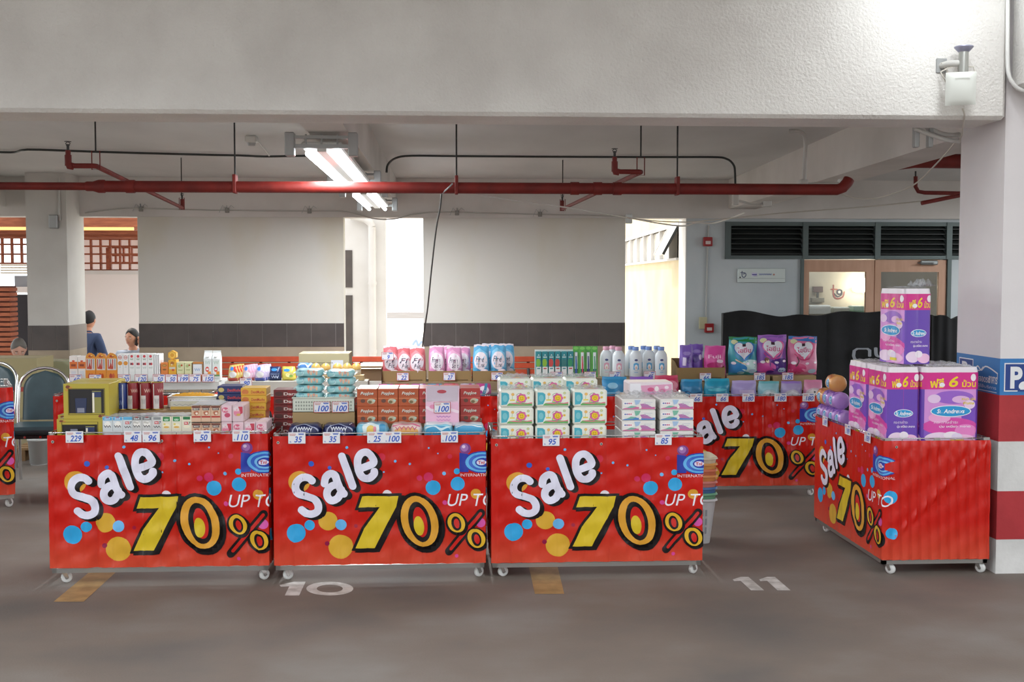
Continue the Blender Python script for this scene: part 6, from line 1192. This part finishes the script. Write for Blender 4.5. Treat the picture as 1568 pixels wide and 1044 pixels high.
# timber pavilion on the left
Yl = 17.3; w = MB(); w.box(X(118, Yl), X(230, Yl), Yl, Yl + .2, 0, Z(414, 170, Yl), M('#e6dedb', .8)); w.box(X(100, Yl), X(240, Yl), Yl - .02, Yl + .22, Z(420, 170, Yl), Z(414, 170, Yl), m_out); struct(w, 'wall_outside_left')
w = MB(); w.box(X(80, 19.4), X(270, 19.4), 19.4, 19.6, 0, 4, M('#e9e1df', .8)); struct(w, 'wall_outside_far')
def trellis(px0, px1, ys, step, Y, lab, off=0):
    t = MB(); s_ = Y / FPX; za, zb_ = Z(ys[-1], px0, Y), Z(ys[0], px0, Y)
    for y in ys: z = Z(y, px0, Y); t.box(X(px0, Y), X(px1, Y), Y - .02, Y + .02, z - .012, z + .012, m_wood)
    x = px0 + off
    while x <= px1: xx = X(x, Y); t.box(xx - .014, xx + .014, Y - .025, Y + .025, za, zb_, m_wood); x += step
    if Y != 17.4:
        for x in (px0 + 1, px1 - 1): xx = X(x, Y); t.box(xx - .03, xx + .03, Y - .03, Y + .03, 0, zb_, m_wood)
    return tag(t.build('trellis'), lab, 'trellis', 'red timber trellis panels')
trellis(126, 250, (366, 377, 389, 403, 413.5), 14.7, 17.4, 'timber trellis above the white outside wall, seen left of the back panel', 3)
trellis(169, 250, (379, 391, 402), 12.2, 17.9, 'second timber trellis behind the first one', 0)
trellis(-60, 60, (364, 374, 389, 403), 14.7, 17.0, 'timber trellis seen at the left edge past the far column', 10)
t = MB(); Yc_ = 16.2
for k, (y0, y1) in enumerate(((337, 347), (352.5, 358), (358.5, 364))): t.box(X(-120, Yc_), X(260, Yc_), Yc_ + .15 * k, Yc_ + .15 * k + .12, Z(y1, 100, Yc_ + .15 * k), Z(y0, 100, Yc_ + .15 * k), m_wood)
t.box(X(-120, Yc_), X(260, Yc_), Yc_, 20.5, Z(337, 100, Yc_), Z(337, 100, Yc_) + .08, m_wood); struct(t, 'trim_canopy')
t = MB(); yy = Yc_ + .16; t.box(X(-110, yy), X(208, yy), yy, yy + .05, Z(352.3, 100, yy), Z(347.5, 100, yy), M('#ffd98a', .5, 0, 0, 1.1)); tag(t.build('glowing_timber_strip'), 'warm yellow glowing strip imitating lit timber under the canopy', 'light')  # lit timber imitated by a glowing strip, no lamp there
t = MB(); Ys = 16.6; n = 22
for k in range(n): z0 = .05 + k * .07; t.box(X(-8, Ys), X(18, Ys), Ys, Ys + .3, z0, z0 + .045, m_wood); t.box(X(-7, Ys), X(17, Ys), Ys + .02, Ys + .28, z0 + .045, z0 + .07, M('#5a2c1c', .7))
tag(t.build('slatted_post'), 'pillar of stacked red timber slats at the left edge', 'post')
t = MB()
for k in range(4): t.box(X(5, 16.9), X(44, 16.9), 16.9, 16.94, Z(419 - k * 4, 20, 16.9), Z(416.5 - k * 4, 20, 16.9), M('#e6dfcc', .6))
tag(t.build('slat_shade'), 'cream slatted shade above the dark doorway at left', 'shade')
t = MB(); t.box(X(26, 17.4), X(70, 17.4), 17.4, 17.6, 0, Z(451, 35, 17.4), M('#2a2a30', .6)); t.box(X(20, 17.4), X(70, 17.4), 17.38, 17.6, Z(448, 35, 17.4), Z(439, 35, 17.4), M('#f2f2f0', .5)); t.box(X(26, 17.4), X(70, 17.4), 17.4, 17.6, Z(439, 35, 17.4), Z(422, 35, 17.4), M('#9aa3ac', .5)); tag(t.build('kiosk'), 'dark kiosk front with white fascia behind the far left column', 'kiosk')
# ------------------------------------------------------------------ people
def skin_mesh(nodes, edges, root, mat, name, sub=2):
    me = bpy.data.meshes.new(name); me.from_pydata([n[0] for n in nodes], edges, []); o = bpy.data.objects.new(name, me); COL.objects.link(o)
    o.modifiers.new('s', 'SKIN'); sv = me.skin_vertices[0].data
    for i, n in enumerate(nodes): q = n[1]; sv[i].radius = (q, q) if not isinstance(q, tuple) else q; sv[i].use_root = (i == root)
    m = o.modifiers.new('u', 'SUBSURF'); m.levels = sub; m.render_levels = sub
    dg = bpy.context.evaluated_depsgraph_get(); out = bpy.data.meshes.new_from_object(o.evaluated_get(dg)); bpy.data.objects.remove(o); bpy.data.meshes.remove(me)
    vs = [v.co.copy() for v in out.vertices]; fs = [tuple(p.vertices) for p in out.polygons]; bpy.data.meshes.remove(out); return vs, fs
def person(loc, rz, seat, shirt, trouser, hair, lab, lean=0.1, head_tilt=0.0, head_turn=0, phone=False, skin='#c98f72', hair_back=1.0, s=1.0):
    r = empty('person', loc, rz); tag(r, lab, 'person')                      # faces -y in its own frame, sits at height seat
    V = Vector; pel = V((0, .06, seat + .1)); sp = pel + V((0, -.18 * lean, .2)); ch = pel + V((0, -.42 * lean, .4)); nk = pel + V((0, -.6 * lean, .54)); hd = nk + V((0, -.03 - .05 * lean - .08 * head_tilt, .05))
    N = []; E = []
    def a(p, q, par=None):
        N.append((tuple(p), q)); k = len(N) - 1
        if par is not None: E.append((par, k))
        return k
    k0 = a(pel, (.15, .11)); k1 = a(sp, (.135, .1), k0); k2 = a(ch, (.16, .11), k1); k3 = a(nk + V((0, 0, -.03)), .07, k2); k4 = a(nk + V((0, -.01, .03)), .052, k3); k5 = a(hd + V((0, 0, .05)), .05, k4)
    legs = []; arms = []
    for sg in (-1, 1):
        hp = a(pel + V((sg * .1, -.03, -.03)), .09, k0); fl = min(seat + .02, .48); kn_z = max(seat + .06, .4)
        kn = a(V((sg * .14, -.4, kn_z)), .06, hp); cf = a(V((sg * .145, -.42, kn_z * .6)), .055, kn); an_ = a(V((sg * .15, -.42, .09)), .038, cf); a(V((sg * .16, -.56, .035)), .034, an_)
        legs.append((V((sg * .14, -.4, kn_z)), V((sg * .15, -.42, .12))))
        shp = ch + V((sg * .19, 0, .07)); sh_ = a(shp, .058, k2)
        if phone and sg > 0: el = shp + V((.1, -.12, -.22)); wr = hd + V((.13, -.03, -.03)); fd = V((-.15, -.1, 1)).normalized()
        else: el = shp + V((sg * .06, -.06, -.27)); wr = V((sg * .1, -.32, max(kn_z + .1, seat + .18))); fd = V((-sg * .2, -1, -.15)).normalized()
        ke = a(el, .043, sh_); kw = a(wr, .028, ke); pm = wr + fd * .05; kp = a(pm, (.04, .022), kw); arms.append((shp, el, wr))
        sd = fd.cross(V((0, 1, 0)) if phone and sg > 0 else V((0, 0, 1))).normalized()
        for f in range(4):
            b0 = pm + sd * (f - 1.5) * .018 + fd * .035; l_ = (.062, .072, .068, .052)[f]; curl = V((-.5, -.1, 0)) if phone and sg > 0 else V((0, 0, -.6))
            q0 = a(b0, .009, kp); q1 = a(b0 + fd * l_ * .6, .0085, q0); a(b0 + (fd + curl * .6) * l_, .0075, q1)
        th = a(pm - sd * .035, .011, kp); a(pm - sd * .055 + fd * .04, .009, th)
    body = MB(); ms = M(skin, .55); vs, fs = skin_mesh(N, E, 0, ms, 'b', 2); body.add(vs, fs, ms, True)
    Tm = Matrix.Translation(hd + V((0, 0, .1))) @ Matrix.Rotation(head_turn, 4, 'Z') @ Matrix.Rotation(head_tilt, 4, 'X')
    def head(u, v, k=1.0):
        th = 2 * math.pi * u; ph = math.pi * (v - .5); x, y, z = math.cos(ph) * math.sin(th), -math.cos(ph) * math.cos(th), math.sin(ph)
        fr = max(0, -y); jaw = max(0, -z); sx = .078 - .02 * jaw ** 1.5; sy = .097 - .012 * jaw
        nose = .022 * math.exp(-(x / .2) ** 2 - ((z + .12) / .2) ** 2) * (fr > .6); brow = .005 * math.exp(-((z - .16) / .1) ** 2) * fr; eye = -.006 * math.exp(-((abs(x) - .38) / .16) ** 2 - (z / .12) ** 2) * fr
        lip = .005 * math.exp(-(x / .3) ** 2 - ((z + .48) / .08) ** 2) * fr; chin = .008 * math.exp(-(x / .3) ** 2 - ((z + .8) / .15) ** 2) * fr
        return tuple(Tm @ V((x * sx * k, (y * sy - nose - brow - eye - lip - chin) * k, z * .122 * k)))
    body.grid(head, 40, 28, ms, True, True)
    for sg in (-1, 1):
        body.T = Tm @ Matrix.Translation((sg * .077, .008, -.004)) @ Matrix.Rotation(sg * R(20), 4, 'Z'); body.lathe([(.001, -.03), (.012, -.024), (.017, 0), (.014, .022), (.001, .03)], ms, 10, .5, 1.1); body.T = None
        e = Tm @ V((sg * .03, -.088, .002)); body.T = Matrix.Translation(e); body.lathe([(.001, -.007), (.01, -.003), (.01, .003), (.001, .007)], M('#e6ddd6', .4), 10, 1.1, .5); body.lathe([(.001, -.005), (.0055, -.002), (.0055, .002), (.001, .005)], M('#2a1c18', .3), 8, 1, 1.2); body.T = None
        body.T = Tm @ Matrix.Translation((sg * .031, -.096, .026)); body.box(-.016, .016, -.003, .004, -.0025, .0025, M('#2a211d', .7), .002); body.T = None
    body.T = Tm @ Matrix.Translation((0, -.094, -.058)); body.box(-.022, .022, -.006, .004, -.004, .004, M('#a8584e', .5), .003); body.T = None
    body.build('body', r)
    h = MB(); mh = M(hair, .6)
    def hr(u, v):
        th = 2 * math.pi * u; back = .5 - .5 * math.cos(th)           # 0 front .. 1 back
        v0 = .73 - .37 * hair_back * back ** .6; vv = v0 + (1 - v0) * v
        k = 1.0 + (.09 + .02 * math.sin(15 * th) * math.sin(20 * v)) * min(1, v * 4 + .25)
        return head(u, vv, k)
    h.grid(hr, 40, 10, mh, True, True); h.build('hair', r)
    st_ = MB(); Ns = []; Es = []
    def b(p, q, par=None):
        Ns.append((tuple(p), q)); k = len(Ns) - 1
        if par is not None: Es.append((par, k))
        return k
    j0 = b(pel + V((0, 0, .02)), (.175, .135)); j1 = b(sp, (.155, .12), j0); j2 = b(ch, (.18, .13), j1); j3 = b(nk + V((0, .005, -.02)), .08, j2)
    for (shp, el, wr) in arms: s0 = b(shp, .075, j2); s1 = b(shp + (el - shp) * .6, .062, s0); b(el + (wr - el) * .15, .056, s1)
    vs, fs = skin_mesh(Ns, Es, 0, None, 's', 2); st_.add(vs, fs, M(shirt, .8), True)
    st_.tube([nk + V((.062 * math.cos(q * math.pi / 8), .062 * math.sin(q * math.pi / 8), .005 - .02 * (math.sin(q * math.pi / 8) < 0))) for q in range(16)], .014, M(shirt, .8), 8, closed=True); st_.build('shirt', r)
    tr_ = MB(); Ns = []; Es = []; j0 = b(pel + V((0, 0, -.02)), (.17, .13))
    for sg, (kn, an_) in zip((-1, 1), legs): s0 = b(pel + V((sg * .1, -.05, -.04)), .105, j0); s1 = b(kn, .075, s0); b(an_, .055, s1)
    vs, fs = skin_mesh(Ns, Es, 0, None, 't', 2); tr_.add(vs, fs, M(trouser, .8), True); tr_.build('trousers', r)
    if phone:
        ph = MB(); ph.T = Tm @ Matrix.Translation((.092, -.03, -.035)) @ Matrix.Rotation(R(-25), 4, 'X'); ph.box(-.005, .005, -.033, .033, -.06, .06, M('#1f2024', .3), .003); ph.T = None
        ph = ph.build('telephone'); ph.location = loc; ph.rotation_euler = (0, 0, rz); tag(ph, 'dark phone held to the ear of the smiling man', 'phone')
    return r
def stool(loc, h, lab, col='#4a6a8a'):
    r = empty('stool', loc); tag(r, lab, 'stool', 'stools under the seated people'); t = MB(); t.lathe([(.15, h - .03), (.165, h - .02), (.165, h - .005), (.15, h)], M(col, .4), 20); t.build('seat', r)
    for k in range(4): a = R(45 + 90 * k); t = MB(); t.tube([(.11 * math.cos(a), .11 * math.sin(a), h - .03), (.15 * math.cos(a), .15 * math.sin(a), 0)], .013, M(col, .4), 8); t.build('leg', r)
def seat_at(px, py_top, Y, **k):
    zt_ = Z(py_top, px, Y); seat = max(.1, zt_ - .84 + .3 * abs(k.get('lean', .1)) * .3); x = X(px, Y); return (x, Y, 0), seat
loc, st_h = seat_at(134, 486, 15.6); person(loc, R(155), st_h, '#3a4a6e', '#2a2c34', '#17161a', 'seated person in a navy shirt with back turned, beside the far column', .12, .1, R(20)); stool((loc[0], loc[1] , 0), st_h - .03, 'blue stool under the person in the navy shirt')
loc, st_h = seat_at(204, 513, 15.2); person(loc, R(-8), st_h, '#a9b4c6', '#3a3e48', '#1b191b', 'smiling person in a pale blue shirt holding a phone to the ear', .05, -.02, R(-12), True, '#d29a80'); stool((loc[0], loc[1], 0), max(.08, st_h - .03), 'low blue stool under the person with the phone')
loc, st_h = seat_at(30, 527, 13.4); person((loc[0], loc[1], 0), R(20), st_h, '#e9e6e4', '#3c3a38', '#6a6560', 'grey haired person in a white shirt looking down behind the cartons', .3, .5, R(5), False, '#d2a08c'); stool((loc[0], loc[1], 0), max(.08, st_h - .03), 'low stool under the grey haired person')
# ------------------------------------------------------------------ chairs, cartons, benches and baskets on the floor
m_vin = noisy('teal_vinyl', '#33474d', '#3b5158', 8, .4)
def chair_node():
    ch = []; t = MB()
    arch = [(-.2, .02, .44), (-.205, .05, .6), (-.2, .07, .74)] + [(.2 * math.cos(math.pi - math.pi * k / 12), .075 + .03 * math.sin(math.pi * k / 12), .76 + .165 * math.sin(math.pi * k / 12)) for k in range(13)] + [(.2, .07, .74), (.205, .05, .6), (.2, .02, .44)]
    t.tube(arch, .0125, m_chrome, 10); ch.append(node('back_frame', t))
    t = MB()
    def out(v): return .172 * min(1, (max(0, 1 - max(0, (v - .55) / .45) ** 2.4)) ** .5 + .02)
    for sg in (-1, 1): t.grid(lambda u, v: ((2 * u - 1) * out(v) * -sg, .03 + .075 * v + .012 + sg * .022 * (1 - abs(2 * u - 1) ** 4) ** .5, .5 + .4 * v), 14, 14, m_vin)
    ch.append(node('backrest', t))
    t = MB(); t.box(-.21, .21, -.42, .02, .425, .49, m_vin, .025); ch.append(node('seat', t))
    t = MB(); t.box(-.2, .2, -.4, .0, .395, .424, M('#1c1e20', .5), .005)
    for x in (-.17, -.05, .07, .18): t.cyl((x, -.402, .41), (x, -.398, .41), .01, m_chrome, 8)
    ch.append(node('seat_frame', t))
    for sx in (-1, 1):
        t = MB(); t.tube([(sx * .19, -.36, .4), (sx * .2, -.4, 0)], .0125, m_chrome, 8); ch.append(node('leg', t))
        t = MB(); t.tube([(sx * .19, .0, .44), (sx * .2, .06, 0)], .0125, m_chrome, 8); ch.append(node('leg', t))
    return dict(name='chair', mesh=None, kids=ch, loc=(0, 0, 0), rot=(0, 0, 0))
cn_ = chair_node(); sz = Z(563, 67, 9.95) / .925
spawn(cn_, (X(68, 9.9), 9.85, 0), 'dark teal vinyl chair with chrome arched back, left of the gift boxes', 'chair', 'teal vinyl chairs', R(6), (1, 1, sz))
spawn(cn_, (X(-6, 10.6), 10.5, 0), 'teal vinyl chair cut by the left edge of the picture', 'chair', 'teal vinyl chairs', R(-12), (1, 1, sz))
bkt = MB(); bkt.lathe([(.07, 0), (.09, .22), (.096, .22), (.096, .235), (.09, .235), (.076, .01), (.001, .01)], M('#c6c8c6', .5), 22); tag(bkt.build('bucket', None, (X(57, 10.7), 10.7, .0)), 'white bucket on the floor beneath the teal chair', 'bucket')
def boxes(px0, px1, tops, Y, d, labs, cols, it=()):
    z = .002
    for k, (pt, lab) in enumerate(zip(tops, labs)):
        zt_ = Z(pt, px0, Y); spawn(kraft_box(X(px1, Y) - X(px0, Y) - .01 * k, d, zt_ - z, it, 100, 50, body=cols[k]), (X(px0, Y) + .005 * k, Y, z), lab, 'cardboard box'); z = zt_ + .001
boxes(-40, 58, (640, 549), 11.9, .5, ('lower carton of the stack at the left edge behind the chairs', 'upper carton of the stack below the grey haired person'), ('#8f8466', '#a0956f'), [('r', 10, 24, 40, 28, '#a8443a'), ('r', 50, 24, 80, 28, '#a8443a')])
boxes(60, 112, (600, 553.5), 12.4, .4, ('lower greenish carton behind the teal chair', 'upper greenish carton behind the teal chair'), ('#8a8a6a', '#a3a486'))
boxes(74, 92, (541,), 13.2, .25, ('small tan carton by the foot of the far column',), ('#a58a62',)) if False else None
pal = MB()
for k in range(5): pal.box(-.4, .4, -.3 + k * .14, -.2 + k * .14, .1, .12, M('#8a6c48', .8))
for x in (-.38, -.05, .28): pal.box(x, x + .1, -.3, .36, 0, .1, M('#7a5e3e', .8))
tag(pal.build('pallet', None, (X(100, 11.2), 11.2, 0)), 'wooden pallet on the floor behind the chairs and carts', 'pallet')
m_bench = noisy('orange_red_slats', '#b0462a', '#c2512f', 6, .5)
def bench(px0, px1, Y, lab):
    x0, x1 = X(px0, Y), X(px1, Y); r = empty('bench', ((x0 + x1) / 2, Y, 0)); tag(r, lab, 'bench', 'orange slat benches along the back wall'); w = (x1 - x0) / 2; zt_ = Z(546, px0, Y)
    for k in range(4): t = MB(); t.box(-w, w, .02 + .012 * (3 - k) * -1, .045 - .012 * (3 - k), zt_ - .065 - k * .078, zt_ - k * .078, m_bench, .006); t.build('back_slat', r)
    for k in range(4): t = MB(); t.box(-w, w, -.42 + k * .1, -.33 + k * .1, .42, .445, m_bench, .006); t.build('seat_slat', r)
    for x in (-w + .15, 0, w - .15):
        t = MB(); t.tube([(x, -.4, 0), (x, -.38, .41), (x, -.05, .41), (x, .05, zt_ - .03)], .018, m_dkgrey, 8); t.tube([(x, -.05, .41), (x, .06, 0)], .018, m_dkgrey, 8); t.build('leg_frame', r)
bench(336, 462, 13.9, 'orange slat bench at the left along the back wall'); bench(466, 640, 13.9, 'orange slat bench in the middle behind the large carton'); bench(700, 828, 13.9, 'orange slat bench at the right behind the blue refill pouches')
# nested plastic baskets behind the right front cart
cols_ = [('white', '#cfd4d6'), ('green', '#6fae8a'), ('blue', '#4a7ab0'), ('pink', '#d8887c'), ('orange', '#de9a58'), ('salmon', '#d87f5c'), ('amber', '#dfa45a'), ('clear', '#d6cdb4')]
yk = 7.32; xk = X(1096, yk) - .17; zk = 0.0
hs = [.3] + [.035] * 7; zpos = 0.0
for k, (nm, cl_) in enumerate(cols_):
    hb3 = .29; z0 = .002 + k * .038; t = MB(); m = M(cl_, .4, 0, 0, 0, 0, .9)
    def sq(u, v, z0=z0): 
        a = 2 * math.pi * u; cx_, sx_ = math.cos(a), math.sin(a); rr_ = (abs(cx_) ** 5 + abs(sx_) ** 5) ** -.2; rad = .125 + .035 * v; return (cx_ * rr_ * rad, sx_ * rr_ * rad * .9, hb3 * v)
    t.grid(sq, 40, 6, m, True, True); t.grid(lambda u, v: tuple(Vector(sq(u, 1)) * 1 + Vector((sq(u, 1)[0] * .06 * v, sq(u, 1)[1] * .06 * v, -.012 * v * v))), 40, 2, m, True, True)
    t.add([sq(i / 40, 0) for i in range(40)], [tuple(range(40))[::-1]], m)
    if k == 0: art(t, [('r', 12 + 11 * i, 20 + 22 * j, 18 + 11 * i, 36 + 22 * j, '#9aa2a6') for i in range(8) for j in range(3)], 100, 100, .2, .26, lambda x, y, o: (x - .1, -(.1125 + .0315 * (y + .015) / .29) - o - .002, y + .015), .0004)
    tag(t.build('storage_basket', None, (xk, yk, z0)), '%s plastic basket nested in the stack behind the right cart, %s' % (nm, ['lowest', 'second up', 'third up', 'fourth up', 'fifth up', 'sixth up', 'seventh up', 'topmost'][k]), 'basket', 'nested plastic baskets')
# unseen luminaires added in the neighbouring bays to brighten the interior
luminaire(7.6, 10.0, 2.44, -6.2, 'added twin tube light brightening the bay from the left, outside the picture')
luminaire(10.6, 13.0, 2.8, 7.6, 'added twin tube light brightening the bay from the right, hidden by the column')
r = empty('driveway_light', (2.62, 5.72, 3.42)); tag(r, 'batten tube light fixed high on the driveway ceiling by the corner column', 'light')
t = MB(); t.box(-.06, .06, -.5, .4, .03, .28, m_white, .01); t.build('batten', r)
MB().cyl((0, -.48, 0), (0, .4, 0), .02, M('#f4fbff', .3, 0, 0, 14.0), 12).build('tube', r)
a = area('tube_glow', (0, 0, 0), (0, 0, 0), .2, .85, 9, (.95, .98, 1)); a.parent = r; a.location = (0, 0, -.03); a.rotation_euler = (R(35), 0, 0)
